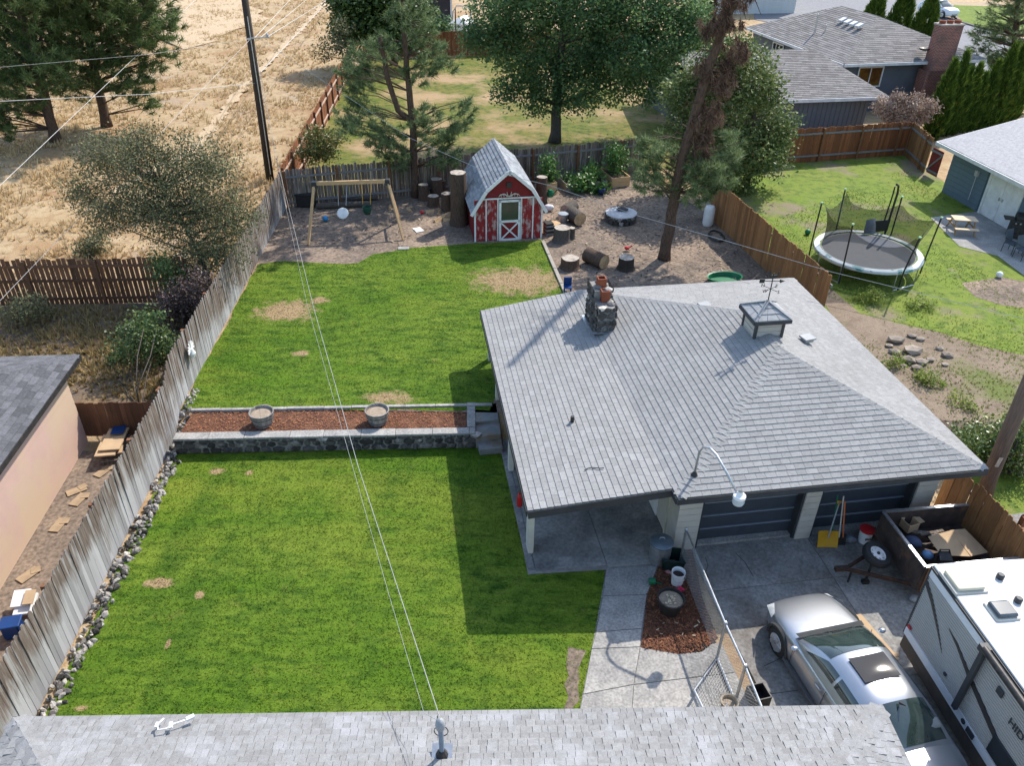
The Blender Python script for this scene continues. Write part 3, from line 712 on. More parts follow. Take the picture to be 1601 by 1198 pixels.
# electric service mast and clips on that roof
mb = U(691, 1178, 3.15)
mast = thing('service_mast', 'grey service mast with weatherhead standing on the foreground roof', 'mast', mb)
part(mast, 'pipe', M('mast_grey', (.2, .25, .3), (.16, .2, .24), 4, rough=.5), lambda m: m.tube([(0, 0, -.1), (0, 0, .62)], .038, 8))
part(mast, 'collar', MATS['dark_metal'], lambda m: m.lathe([(.1, -.04), (.07, .02), (.045, .07)], (0, 0, 0), 10))
part(mast, 'weatherhead', M('head_grey', (.3, .31, .32), None, 4, rough=.4), lambda m: m.lathe([(.06, .6), (.075, .68), (.06, .78), (.02, .82), (0, .825)], (0, 0, 0), 10), smooth=True)
part(mast, 'drip_loop', MATS['wire_dark'], lambda m: m.tube([(0, .03, .62)] + [(.1 * math.sin(t), .05, .58 - .12 + .12 * math.cos(t)) for t in np.linspace(0, 5.6, 14)] + [(-.05, .12, .72)], .008, 5))
part(mast, 'base_flashing', MATS['galvanised'], lambda m: m.box((0, .02, -.03), (.3, .26, .02), rx=R(18)))
wc = U(265, 1140, 2.95)
scr = thing('cable_connector', 'short white cable with connectors lying on the foreground roof', 'cable', wc)
part(scr, 'white_cable', MATS['white_plastic'], lambda m: m.tube([(-.16, .18, -.02), (-.2, .05, .02), (-.14, -.06, .05), (-.02, -.03, .05), (.03, .06, .02), (.1, .1, .01), (.22, .17, -.01)], .012, 6), smooth=True)
part(scr, 'plug', MATS['white_plastic'], lambda m: (m.box((.25, .19, 0), (.12, .06, .04), rz=.6), m.box((-.2, .04, .03), (.04, .08, .03)), m.box((.02, .03, .04), (.05, .1, .04), rz=.3)))

# ------------------------------------------------------------------ paving
drive = part(None, 'driveway', MATS['mortar'], lambda m: m.prism([tuple(gl(u, v)[:2]) for u, v in ((.75, .9), (10.5, .9), (10.5, -13), (2.4, -13), (2.0, -5), (1.0, -.5))], -.3, .0)); drive['kind'] = 'structure'
DC = MATS['driveway_concrete']
dv = [.86, -.55, -3.3, -6.2, -9.2, -12.8]; du = [.62, 3.98, 7.0, 10.4]
for j in range(5):
    for i in range(3):
        u0 = du[i] + .006 if i else (.95, .9, 1.0, 1.3, 1.7)[j]; u0b = du[i] + .006 if i else (.9, 1.0, 1.3, 1.7, 2.0)[j]
        part(drive, 'concrete_slab', DC, lambda m: m.prism([tuple(gl(a, b)[:2]) for a, b in ((u0b, dv[j + 1] + .012), (du[i + 1] - .006, dv[j + 1] + .012), (du[i + 1] - .006, dv[j]), (u0, dv[j]))], -.12, .02), bevel=.006)
part(drive, 'door_sill', MATS['concrete'], lambda m: [m.box((*gl((a + b) / 2, .99)[:2], .035), (b - a, .2, .07), rz=R(9.3)) for a, b in ((1.02, 3.62), (4.02, 6.55))])
CRK = M('crack_dark', (.06, .055, .05), None, 8)
def crack(m):
    for line in ([(1103, 872), (1107, 885), (1103, 895), (1109, 905)], [(1150, 865), (1165, 880), (1172, 892), (1178, 902)], [(1290, 940), (1296, 955), (1310, 975)], [(1195, 1042), (1220, 1030), (1240, 1020)]):
        for (a, b), (c, d) in zip(line[:-1], line[1:]): m.bar(U(a, b, .022), U(c, d, .022), .014, .004)
part(drive, 'crack', CRK, crack, local=False)
walk = part(None, 'walkway', MATS['mortar'], lambda m: m.prism([tuple(U(x, y, 0)[:2]) for x, y in [(949, 884), (1032, 879), (1012, 930), (1003, 1012), (1128, 1007), (1192, 1140), (900, 1140), (925, 1016)]], -.2, .012)); walk['kind'] = 'structure'
for pts in ([(949, 886), (1030, 881), (1011, 931), (943, 933)], [(943, 934), (1011, 932), (1003, 984), (932, 990)], [(932, 991), (1003, 985), (1000, 1013), (925, 1016)],
            [(925, 1017), (1000, 1014), (990, 1072), (912, 1087)], [(1001, 1014), (1128, 1008), (1148, 1053), (991, 1072)], [(912, 1088), (990, 1073), (985, 1140), (900, 1140)], [(991, 1073), (1149, 1054), (1190, 1140), (986, 1140)]):
    part(walk, 'concrete_slab', MATS['concrete'], lambda m: m.prism([tuple(U(x, y, 0)[:2]) for x, y in pts], -.05, .032), bevel=.006)
MB_POLY = [U(x, y, .02) for x, y in [(1032, 882), (1052, 858), (1082, 858), (1098, 935), (1122, 1000), (1098, 1020), (1060, 1024), (1002, 1014), (1012, 930)]]
sheet('mulch_bed', [p + Vector((0, 0, .012)) for p in MB_POLY], MATS['mulch_brown'])
def chips(name, poly, z, n, mats, size, label):
    for j, mt in enumerate(mats):
        x, y = scatter(poly, n)
        k = len(x); a = RNG.uniform(0, 6.28, k); L = RNG.uniform(.4, 1, k) * size; t = RNG.uniform(-.4, .4, k); w = L * RNG.uniform(.2, .45, k)
        dx, dy, dz = np.cos(a) * L / 2, np.sin(a) * L / 2, t * L / 2; ex, ey = -np.sin(a) * w / 2, np.cos(a) * w / 2
        zz = z + RNG.uniform(.008, .03, k) + abs(dz)
        v = np.stack([np.stack([x - dx - ex, y - dy - ey, zz - dz], 1), np.stack([x + dx - ex, y + dy - ey, zz + dz], 1), np.stack([x + dx + ex, y + dy + ey, zz + dz], 1), np.stack([x - dx + ex, y - dy + ey, zz - dz], 1)], 1).reshape(-1, 3)
        o = npmesh(name, v, np.arange(k * 4).reshape(-1, 4), mt, None, RNG.uniform(0, 1, k)); o['kind'] = 'stuff'; o['label'] = label; o['category'] = 'mulch'
CHIP = M('chip_orange', (.24, .10, .05), (.16, .066, .032), 4, attr=.4, rough=.9); CHIPD = M('chip_dark', (.11, .045, .028), (.07, .03, .02), 4, attr=.4, rough=.95); LEAF = M('dead_leaf', (.5, .42, .3), (.38, .3, .2), 4, attr=.3, rough=.9)
chips('mulch_chips', MB_POLY, .03, 420, [CHIP, CHIPD], .07, 'brown bark chips in the bed beside the chain link fence')
chips('leaf_litter', [U(x, y, .02) for x, y in [(1010, 985), (1045, 975), (1100, 960), (1105, 1000), (1060, 1000), (1020, 1000)]], .05, 16, [LEAF], .13, 'dry pale leaves fallen on the dark mulch')

# ------------------------------------------------------------------ stone retaining wall and the bark bed above it
w0, w1 = Vector((-9.38, 17.2, 0)), Vector((-1.0, 17.72, 0))
wang = math.atan2(w1.y - w0.y, w1.x - w0.x); wl = (w1 - w0).length
rw = thing('retaining_wall', 'low dark stone retaining wall with pale concrete cap between the two lawns', 'wall', w0, wang)
part(rw, 'core', MATS['mortar'], lambda m: (m.box((wl / 2, .16, .2), (wl, .22, .5)), m.box((wl - .1, .75, .2), (.2, 1.3, .5))))
rg = random.Random(5)
for course, (z, h) in enumerate(((.08, .2), (.26, .2), (.4, .12))):
    t = 0
    while t < wl:
        w = rg.uniform(.18, .42)
        part(rw, 'stone', MATS['dark_stone'], lambda m: m.rock((0, 0, 0), (w * .56, .09, h * .62), rg.random())).location = (t + w / 2, .05 + rg.uniform(-.015, .015), z + .02)
        t += w
t = 0
while t < wl:
    w = rg.uniform(.8, 1.3); w = min(w, wl - t)
    part(rw, 'cap_stone', MATS['concrete'], lambda m: m.box((0, 0, 0), (w - .008, .3 + rg.uniform(-.02, .02), .07)), bevel=.015).location = (t + w / 2, .17, .5); t += w
part(rw, 'cap_stone', MATS['concrete'], lambda m: m.box((wl - .12, .95, .5), (.24, 1.2, .065)), bevel=.012)
part(rw, 'corner_stone', MATS['field_stone'], lambda m: m.rock((wl + .02, .1, .42), (.2, .16, .12), 4))
BED = [(-9.3, 17.5), (-1.25, 18.0), (-1.0, 19.12), (-9.3, 18.62)]
sheet('bark_bed', [(x, y, .475) for x, y in BED], MATS['mulch_brown'])
chips('bark_chips', BED, .475, 200, [M('chip_red', (.34, .15, .075), (.24, .1, .05), 4, attr=.4, rough=.9), CHIP], .06, 'red brown bark chips in the long bed with the half barrels')
ed = thing('lawn_edging', 'narrow concrete edging between the bark bed and the upper lawn', 'edging', (-9.35, 18.62, UP), math.atan2(.52, 8.4))
t = 0
while t < 8.5:
    w = rg.uniform(.7, 1.1)
    part(ed, 'edging_block', MATS['concrete'], lambda m: m.box((0, 0, 0), (w - .01, .11, .12)), bevel=.01).location = (t + w / 2, rg.uniform(-.01, .01), .0); t += w
steps = thing('flagstone_step', 'grey flagstone steps at the end of the bark bed by the carport', 'step', U(760, 690, 0))
FST = M('flagstone', (.27, .27, .26), (.17, .175, .175), 2.2, rough=.8, bump=.2, rnd=.2, c3=(.2, .15, .1), scale3=1)
for pts, z in (([(737, 636), (776, 630), (780, 656), (741, 660)], .5), ([(742, 661), (781, 657), (783, 678), (744, 684)], .4), ([(745, 685), (783, 679), (786, 700), (750, 703)], .22)):
    part(steps, 'flagstone', FST, lambda m: m.prism([tuple(U(x, y, z)[:2]) for x, y in pts], 0, z), local=False, bevel=.015)
# half barrels
def barrel(px, py, label):
    c = U(px, py, .49); t = thing('half_barrel', label, 'planter', (c.x, c.y, .485), random.uniform(0, 3), 'half barrels on the bark bed')
    n = 22
    for k in range(n):
        a = 2 * math.pi * k / n
        def stave(m):
            prof = [(.245, 0), (.29, .15), (.325, .3), (.345, .44)]
            hw = math.pi / n * .96; vs = []
            for r, z in prof:
                for rr in (r, r - .025):
                    for s in (-1, 1): vs.append((rr * math.cos(a + s * hw), rr * math.sin(a + s * hw), z))
            fs = []
            for i in range(3):
                b = i * 4; fs += [(b, b + 1, b + 5, b + 4), (b + 2, b + 6, b + 7, b + 3), (b, b + 4, b + 6, b + 2), (b + 1, b + 3, b + 7, b + 5)]
            fs += [(12, 13, 15, 14), (0, 2, 3, 1)]; m.add(vs, fs)
        part(t, 'stave', M('barrel_oak', (.3, .285, .265), (.18, .165, .15), 5, rough=.85, stretch=(6, 6, 1), rnd=.3), stave)
    for z, r in ((.1, .277), (.3, .328), (.41, .343)):
        part(t, 'hoop', M('hoop_iron', (.12, .115, .11), (.2, .19, .18), 6, rough=.6, metal=.5), lambda m: m.lathe([(r - .006, z - .02), (r + .004, z - .02), (r + .01, z + .02), (r - .002, z + .02), (r - .006, z - .02)], (0, 0, 0), 24))
    part(t, 'soil', M('potting_soil', (.34, .27, .2), (.24, .19, .14), 9, bump=.6), lambda m: m.lathe([(0, .36), (.2, .37), (.315, .35)], (0, 0, 0), 16))
barrel(412, 663, 'weathered half barrel planter nearer the grey fence'); barrel(591, 660, 'weathered half barrel planter nearer the carport')

# ------------------------------------------------------------------ fences, plank by plank
def deposit_mat():
    """weathered boards whitened low down by hard water from the sprinklers"""
    m, nt, b = newmat('wood_weathered')
    g = nt.nodes.new('ShaderNodeNewGeometry').outputs['Position']
    oi = nt.nodes.new('ShaderNodeObjectInfo').outputs['Random']
    tc = coord(nt, 'object', (9, 9, .7)); va = nt.nodes.new('ShaderNodeVectorMath'); va.operation = 'ADD'
    nt.links.new(tc, va.inputs[0]); nt.links.new(mth(nt, 'MULTIPLY', oi, 31.), va.inputs[1]); v = va.outputs[0]
    col = mixc(nt, noise(nt, v, 2.2, 5, .65, .38, .62), (.17, .135, .11), (.09, .068, .055))
    col = mixc(nt, noise(nt, v, .9, 4, .6, .5, .62), col, (.28, .265, .25))
    sx = nt.nodes.new('ShaderNodeSeparateXYZ'); nt.links.new(g, sx.inputs[0])
    lay = noise(nt, g, .33, 4, .6, .25, .75)                       # how high the whitening reaches, along the fence
    top = mth(nt, 'ADD', mth(nt, 'MULTIPLY', lay, 2.2), -.05)
    k = mth(nt, 'SUBTRACT', top, sx.outputs['Z'])
    k = mth(nt, 'ADD', k, mth(nt, 'MULTIPLY', mth(nt, 'SUBTRACT', noise(nt, v, 1.6, 4, .7, .2, .8), .5), 1.0))
    mr = nt.nodes.new('ShaderNodeMapRange'); mr.inputs[1].default_value = -.1; mr.inputs[2].default_value = .55; nt.links.new(k, mr.inputs[0])
    pale = mixc(nt, oi, (.22, .22, .22), (.40, .40, .40))
    col = mixc(nt, mth(nt, 'MULTIPLY', mr.outputs[0], .92), col, pale)
    nt.links.new(col, b.inputs['Base Color']); b.inputs['Roughness'].default_value = .9
    bumpit(nt, b, noise(nt, v, 6, 4, .6, 0, 1), .25)
    return m
WEATH = deposit_mat()
def fence(p0, p1, label, mat, h=1.8, pw=.14, gap=.008, post=2.4, side=1, railmat=None, postmat=None, jit=.02, dog=True, ztop=None, rails=(.3, 1.45), group=None, zf=None, name='wooden_fence'):
    p0, p1 = Vector((p0[0], p0[1], 0)), Vector((p1[0], p1[1], 0)); d = p1 - p0; L = d.length; ang = math.atan2(d.y, d.x); d.normalize()
    zf = zf or (lambda y: hz(y))
    t = thing(name, label, 'fence', p0 + Vector((0, 0, zf(p0.y))), ang, group); zb = zf(p0.y)
    m = MB(); th = .02
    if dog:
        prof = [(-pw / 2, 0), (pw / 2, 0), (pw / 2, h - .05), (pw / 2 - .035, h), (-pw / 2 + .035, h), (-pw / 2, h - .05)]
    else: prof = [(-pw / 2, 0), (pw / 2, 0), (pw / 2, h), (-pw / 2, h)]
    n = len(prof); m.add([(x, -th / 2, z) for x, z in prof] + [(x, th / 2, z) for x, z in prof], [tuple(range(n)), tuple(range(n, 2 * n))[::-1]] + [(i, (i + 1) % n, n + (i + 1) % n, n + i) for i in range(n)])
    proto = None; s = pw / 2; k = 0; rest = []
    while s < L:
        q = p0 + d * s
        if k < 300:
            if proto is None: o = proto = m.build('plank', mat, t)
            else: o = proto.copy(); COL.objects.link(o)
            o.parent = t; o.location = (s, random.uniform(-.006, .006), zf(q.y) - zb); o.scale = (1, 1, 1 + random.uniform(-jit, jit)); o.rotation_euler = (random.uniform(-.012, .012), random.uniform(-.01, .01), random.uniform(-.03, .03))
        s += pw + gap; k += 1
    s = .05; px = 0
    while s < L + .3:
        q = p0 + d * min(s, L - .05)
        part(t, 'post', postmat or MATS['wood_post'], lambda mm: mm.box((0, 0, h / 2 - .02), (.1, .1, h - .04))).location = (min(s, L - .05), side * .07, zf(q.y) - zb)
        s += post
    for z in rails:
        part(t, 'rail', railmat or MATS['wood_grey_rail'], lambda mm: mm.bar((0, side * .045, z), (L, side * .045, z + zf(p1.y) - zb), .05, .09))
    return t
LF0, LF1 = (-8.98, 5.5), (-10.62, 34.9)
fence((-8.98, 6.0), (-9.68, 17.9), 'tall weathered grey board fence beside the lower lawn, with whitened boards', WEATH, 1.8, .135, .004, side=1, group='grey boundary fence')
fence((-9.68, 17.95), (-10.62, 34.9), 'weathered grey board fence from the bark bed to the corner by the swings', WEATH, 1.75, .135, .004, side=1, group='grey boundary fence')
fence((-10.55, 34.75), (6.6, 40.7), 'dark old board fence behind the swings and the red shed', MATS['wood_old'], 1.8, .135, .012, side=-1, jit=.03)
fence((-10.75, 35.3), (-12.6, 63), 'reddish brown fence with pale rails between the field and the far yard', MATS['wood_red_fence'], 1.75, .145, .003, side=-1, railmat=M('rail_pale', (.45, .34, .27), (.36, .26, .2), 4, rough=.8), rails=(.35, 1.35), dog=False, postmat=MATS['wood_brown_fence'])
fence((-12.6, 68.2), (12, 73.2), 'red brown fence across the far end of the neighbouring yard', MATS['wood_red_fence'], 1.9, .16, .004, side=1, dog=False)
fence((-19.5, 24.75), (-11.6, 25.4), 'brown slatted fence with gaps at the edge of the dry field', MATS['wood_brown_fence'], 1.75, .135, .035, side=-1, dog=False, jit=.03, railmat=MATS['wood_brown_fence'], rails=(.25, .95, 1.5), postmat=MATS['wood_brown_fence'])
fence((-12.2, 17.85), (-9.85, 18.0), 'short dark brown fence closing the gap beside the pink house', MATS['wood_brown_fence'], 1.15, .13, .004, side=1, dog=False, rails=(.3,), zf=lambda y: .1)
fence((8.95, 34.6), (10.95, 24.6), 'light cedar board fence between the dirt yard and the trampoline', MATS['wood_cedar'], 1.8, .14, .003, side=1, dog=False, postmat=MATS['wood_cedar'])
fence((9.6, 41.2), (22.0, 44.55), 'brown board fence with grey rails in front of the grey house', MATS['wood_red_fence'], 1.85, .14, .003, side=-1, dog=False, rails=(.35, 1.55))
fence((22.0, 44.5), (21.75, 41.3), 'short light brown fence panel next to the blue grey garage', MATS['wood_cedar'], 1.85, .14, .003, side=-1, dog=False, rails=(.35, 1.55))
fence((10.95, 15.3), (11.6, 11.6), 'orange brown board fence behind the junk trailer', MATS['wood_cedar'], 1.85, .14, .004, side=1)
fence((11.75, 13.5), (14.2, 13.75), 'brown board fence beyond the trailer by the leaning pole', MATS['wood_brown_fence'], 1.7, .14, .004, side=-1)
rgte = thing('red_gate', 'small dark red gate with grey braces beside the blue grey garage', 'gate', (21.75, 41.2, UP), R(-80))
part(rgte, 'gate_board', M('gate_red', (.2, .03, .025), (.14, .025, .02), 5), lambda m: [m.box((.1 + k * .15, 0, .8), (.14, .02, 1.3)) for k in range(6)])
part(rgte, 'brace', MATS['wood_grey_rail'], lambda m: (m.box((.47, -.03, 1.3), (.95, .03, .1)), m.box((.47, -.03, .3), (.95, .03, .1)), m.bar((.05, -.03, .35), (.9, -.03, 1.25), .03, .08)))
orn = thing('fence_ornament', 'white flower shaped ornament hung on the grey fence', 'ornament', (-9.72, 20.2, UP + 1.15), R(93))
def petals(m):
    for k in range(9):
        a = R(-10 + k * 25); m.bar((0, -.04, 0), (.26 * math.cos(a), -.05, .26 * math.sin(a)), .02, .055)
part(orn, 'petal', MATS['white_paint'], petals)
part(orn, 'bowl', MATS['white_paint'], lambda m: m.lathe([(0, -.3), (.09, -.26), (.12, -.14), (.06, .02), (0, .04)], (0, -.04, 0), 12))

# stones piled along the foot of the grey fence
rb = thing('rock_border', 'strip of mixed grey and tan stones along the foot of the grey fence', 'rocks', (-9.0, 9, 0))
rg = random.Random(9)
protos = []
for k in range(14):
    m = MB(); m.rock((0, 0, 0), (1, rg.uniform(.65, 1), rg.uniform(.5, .8)), rg.random()); o = m.build('stone', MATS['field_stone'] if k % 3 else MATS['dark_stone'], rb); protos.append(o)
cnt = 0
for k in range(390):
    s = (k / 390); y = 7.2 + s * 12.6; x0 = -8.98 - (y - 6) * .0588
    o = protos[k] if k < 14 else protos[rg.randrange(14)].copy()
    if k >= 14: COL.objects.link(o)
    o.parent = rb; r = rg.uniform(.06, .125)
    o.location = (x0 + .05 + rg.uniform(.02, .42) * (1.0 if y < 17 else .6) + 9.0, y - 9, hz(y) * .9 + rg.uniform(.0, .06)); o.scale = (r, r, r); o.rotation_euler = (rg.uniform(0, 6), rg.uniform(0, 6), rg.uniform(0, 6))

# ------------------------------------------------------------------ neighbouring buildings
def window(parent, c, w, h, rz, frame=None, panes=2, gm=None, t=.06, name='window'):
    """framed window lying in a wall: frame, each pane"""
    fr = frame or WHITE; gm = gm or GLASSD; rot = Matrix.Rotation(rz, 3, 'Z'); c = Vector(c)
    def f(m):
        for (x, z, a, b) in ((0, h / 2, w + .1, .08), (0, -h / 2, w + .1, .08), (-w / 2, 0, .08, h), (w / 2, 0, .08, h)) + tuple((-w / 2 + w * k / panes, 0, .05, h) for k in range(1, panes)):
            m.box(c + rot @ Vector((x, -.03, z)), (a, t, b), rz=rz)
    win = part(parent, name, fr, f)
    for k in range(panes):
        part(win, 'pane', gm, lambda m: m.box(c + rot @ Vector((-w / 2 + w * (k + .5) / panes, 0, 0)), (w / panes - .05, .02, h - .06), rz=rz))
    return win
GLASSD = M('window_dark', (.02, .025, .03), (.03, .035, .04), 2, rough=.06, spec=.6)
# pink house on the left
pk0 = U(125, 555, 2.6)
pink = thing('house', 'pink board sided house with dark grey shingle roof by the left edge', 'house', (pk0.x, pk0.y, 0), R(5.3))
SC = MATS['shingle_charcoal']; PD, PW, pzz = 14.0, 9.0, 2.6
a, b, c, d = (0, 0, pzz), (0, -PD, pzz), (-PW, -PD, pzz), (-PW, 0, pzz); r1, r2 = (-PW / 2, -PW / 2, pzz + .3 * PW / 2), (-PW / 2, -PD + PW / 2, pzz + .3 * PW / 2)
prf = part(pink, 'roof', SC, lambda m: [m.slab(p, .05) for p in ([a, b, r2, r1], [d, a, r1], [c, d, r1, r2], [b, c, r2])])
lay_shingles([[b, a, r1, r2], [a, d, r1]], prf, SC, .17, (.28, .42), .014, 300)
da, db = slope_dirs(a, r1, b, d); ridge_caps(prf, a, r1, da, db, SC)
part(prf, 'fascia', MATS['dark_metal'], lambda m: (m.bar((0, 0, pzz - .07), (0, -PD, pzz - .07), .04, .14), m.bar((0, 0, pzz - .07), (-PW, 0, pzz - .07), .04, .14)))
part(prf, 'soffit', M('soffit_pink', (.42, .3, .26), None, 3), lambda m: m.box((-PW / 2, -PD / 2, pzz - .12), (PW - .05, PD - .05, .02)))
PINK = M('pink_siding', (.46, .315, .26), (.43, .295, .245), 2, rough=.75, c3=(.45, .335, .235), scale3=.45, cov=(.45, .6), kind='world')
pwl = part(pink, 'wall', PINK, lambda m: m.box((-PW / 2 - .1, -PD / 2 - .2, 1.2), (PW - .5, PD - .6, 2.6)))
boards(pwl, (-.33, -PD + .2, 0), (-.33, -.5, 0), -.1, 2.48, PINK, step=.21)
boards(pwl, (-.35, -.48, 0), (-PW + .3, -.48, 0), -.1, 2.48, PINK, step=.21)
# grey house with the brick chimney, and its garage wing
gm0 = U(1320, 99.5, 3.7)
grey = thing('house', 'grey hip roofed house with tall red brick chimney near the street', 'house', (gm0.x, gm0.y, UP), R(13))
SW = MATS['shingle_warm']; ez_ = 3.2
a, b, c, d = (0, 0, ez_), (10.4, 0, ez_), (10.4, 13.5, ez_), (0, 13.5, ez_); r1, r2 = (4.8, 4.55, ez_ + 2), (4.9, 9.0, ez_ + 2)
grf = part(grey, 'roof', SW, lambda m: [m.slab(p, .08) for p in ([a, b, r1], [b, c, r2, r1], [c, d, r2], [d, a, r1, r2])])
lay_shingles([[a, b, r1], [b, c, r2, r1], [d, a, r1, r2]], grf, SW, .2, (.45, .8), .02, 0)
for p, q, c1, c2 in ((a, r1, b, d), (b, r1, a, c), (r1, r2, a, b)):
    da, db = slope_dirs(p, q, c1, c2); ridge_caps(grf, p, q, da, db, SW, step=.3, w=.2)
GUT = M('gutter_white', (.62, .62, .62), None, 3, rough=.5)
part(grf, 'gutter', GUT, lambda m: (m.bar((0, -.06, ez_ - .1), (6.0, -.06, ez_ - .1), .1, .17), m.bar((7.6, -.06, ez_ - .1), (10.4, -.06, ez_ - .1), .1, .17), m.bar((-.06, 0, ez_ - .1), (-.06, 13.5, ez_ - .1), .1, .17)))
GS = M('grey_siding', (.115, .13, .15), (.1, .113, .13), 2, rough=.75)
gwl = part(grey, 'wall', GS, lambda m: m.box((3.9, 6.9, 1.3), (6.9, 12.4, 3.7)))
window(grey, (2.5, .66, 2.2), 1.75, 1.2, 0, gm=M('window_amber', (.22, .11, .02), (.08, .03, .015), 1.2, rough=.08, spec=.5))
window(grey, (.42, 9.0, 2.5), 1.5, .55, R(-90), panes=3); 
part(grey, 'porch_post', GS, lambda m: m.box((9.9, .5, 1.3), (.25, .25, 3.4)))
def brickmat():
    m, nt, b_ = newmat('brick_work'); v = coord(nt, 'object')
    br = nt.nodes.new('ShaderNodeTexBrick'); br.inputs['Scale'].default_value = 1.0
    br.inputs['Color1'].default_value = (.24, .075, .05, 1); br.inputs['Color2'].default_value = (.15, .055, .042, 1); br.inputs['Mortar'].default_value = (.34, .26, .23, 1)
    br.inputs['Brick Width'].default_value = .24; br.inputs['Row Height'].default_value = .085; br.inputs['Mortar Size'].default_value = .01; br.inputs['Bias'].default_value = -.2
    sx = nt.nodes.new('ShaderNodeSeparateXYZ'); nt.links.new(v, sx.inputs[0]); cb = nt.nodes.new('ShaderNodeCombineXYZ')
    nt.links.new(mth(nt, 'ADD', sx.outputs[0], sx.outputs[1]), cb.inputs[0]); nt.links.new(sx.outputs[2], cb.inputs[1]); nt.links.new(cb.outputs[0], br.inputs['Vector'])
    col = mixc(nt, noise(nt, v, 1.1, 3, .6, .45, .7), br.outputs['Color'], (.13, .085, .075)); nt.links.new(col, b_.inputs['Base Color']); b_.inputs['Roughness'].default_value = .9
    return m
BRK = brickmat()
ctop = 5.35
bch = part(grey, 'brick_chimney', BRK, lambda m: (m.box((6.75, -.1, ctop / 2 - .2), (1.55, .75, ctop + .4)), m.box((6.75, -.05, 1.2), (1.9, .85, 3.0))))
part(bch, 'chimney_cap', M('cap_concrete', (.4, .35, .31), None, 4), lambda m: m.box((6.75, -.1, ctop + .05), (1.65, .85, .1)))
for x in (6.2, 6.75, 7.3): part(bch, 'flue_pot', MATS['terracotta'], lambda m: m.lathe([(.2, 0), (.21, .18), (.15, .2), (.14, .05)], (x, -.1, ctop + .1), 12))
for k in range(4): part(grey, 'roof_vent', GUT, lambda m: m.box((3.3 - .05 * k, 6.2 - k * .75, 4.75), (.5, .36, .16), rz=.2, ry=R(-20)), bevel=.02)
part(grey, 'vent_pipe', MATS['galvanised'], lambda m: (m.tube([(1.6, 6.6, 3.8), (1.6, 6.6, 5.1)], .06, 8), m.tube([(2.0, 6.0, 3.9), (2.0, 6.0, 4.5)], .05, 8)))
part(grey, 'satellite_dish', MATS['dark_metal'], lambda m: m.lathe([(0, 0), (.25, .06), (.35, .16), (.33, .18), (0, .04)], (5.8, .35, 3.75), 12))
gw0 = U(1206, 156, 3.0)
wing = thing('house_wing', 'grey board and batten garage wing with brown grey roof behind the brown fence', 'house', (gw0.x, gw0.y, UP), R(11))
a, b, r1, r2, c, d = (-4, 0, 2.5), (7.3, 0, 2.5), (5.1, 5.4, 4.1), (-4, 5.4, 4.1), (7.3, 10.8, 2.5), (-4, 10.8, 2.5)
wrf = part(wing, 'roof', SW, lambda m: [m.slab(p, .08) for p in ([a, b, r1, r2], [b, c, r1], [c, d, r2, r1])])
lay_shingles([[a, b, r1, r2], [b, c, r1]], wrf, SW, .2, (.3, .5), .025, 0)
da, db = slope_dirs(b, r1, a, c); ridge_caps(wrf, b, r1, da, db, SW, step=.3, w=.18)
part(wrf, 'gutter', GUT, lambda m: m.bar((-4, -.05, 2.4), (7.3, -.05, 2.4), .1, .18))
wwl = part(wing, 'wall', GS, lambda m: m.box((1.4, 5.4, .9), (10.2, 9.8, 2.9)))
for k in range(34):
    o = part(wwl, 'batten', GS, lambda m: m.box((0, 0, .95), (.05, .03, 2.7))) if k == 0 else o.copy()
    if k: COL.objects.link(o); o.parent = wwl
    o.location = (-3.6 + k * .3, .485, 0)
# blue grey garage on the right
bl0 = U(1466, 221, 2.95)
blue = thing('garage', 'blue grey garage with pale shingle roof and white double door at right edge', 'garage', (bl0.x, bl0.y, UP), R(9))
SB = M('shingle_pale', (.34, .33, .335), (.25, .245, .25), 8, rough=.95, attr=.25, fine=.3)
a, b, r1, r2, c, d = (0, 0, 2.45), (0, -9, 2.45), (5.4, -9, 3.75), (5.4, 0, 3.75), (10.8, -9, 2.45), (10.8, 0, 2.45)
brf = part(blue, 'roof', SB, lambda m: [m.slab(p, .06) for p in ([a, b, r1, r2], [b, c, r1] if False else [c, d, r2, r1])])
lay_shingles([[b, a, r2, r1]], brf, SB, .16, (.3, .5), .02, 250)
part(brf, 'gutter', GUT, lambda m: (m.bar((-.04, 0, 2.37), (-.04, -9, 2.37), .08, .16), m.bar((0, .03, 2.37), (5.4, .03, 3.67), .03, .15)))
BLU = M('blue_siding', (.12, .165, .20), (.105, .145, .175), 2, rough=.75)
bwl = part(blue, 'wall', BLU, lambda m: m.box((5.7, -4.5, 1.15), (9.6, 8.4, 2.5)))
boards(bwl, (.88, -.3, 0), (.88, -3.0, 0), 0, 2.35, BLU, step=.24); boards(bwl, (.88, -5.3, 0), (.88, -8.6, 0), 0, 2.35, BLU, step=.24)
part(blue, 'gable_wall', BLU, lambda m: m.add([(.9, -.28, 2.3), (9.9, -.28, 2.3), (5.4, -.28, 3.65), (.9, -.4, 2.3), (9.9, -.4, 2.3), (5.4, -.4, 3.65)], [(0, 1, 2), (3, 5, 4), (0, 3, 4, 1), (1, 4, 5, 2), (2, 5, 3, 0)]))
for y0 in (-3.42, -4.42):
    wd = part(blue, 'door_leaf', WHITE, lambda m: m.box((.85, y0 - .4, 1.08), (.06, .98, 2.1)), bevel=.01)
    part(wd, 'handle', MATS['galvanised'], lambda m: m.box((.8, y0 - (.8 if y0 > -4 else .02), 1.05), (.05, .06, .14)))
part(blue, 'door_frame', WHITE, lambda m: (m.box((.84, -3.25, 1.1), (.07, .14, 2.2)), m.box((.84, -5.4, 1.1), (.07, .14, 2.2)), m.box((.84, -4.3, 2.2), (.07, 2.2, .12))))
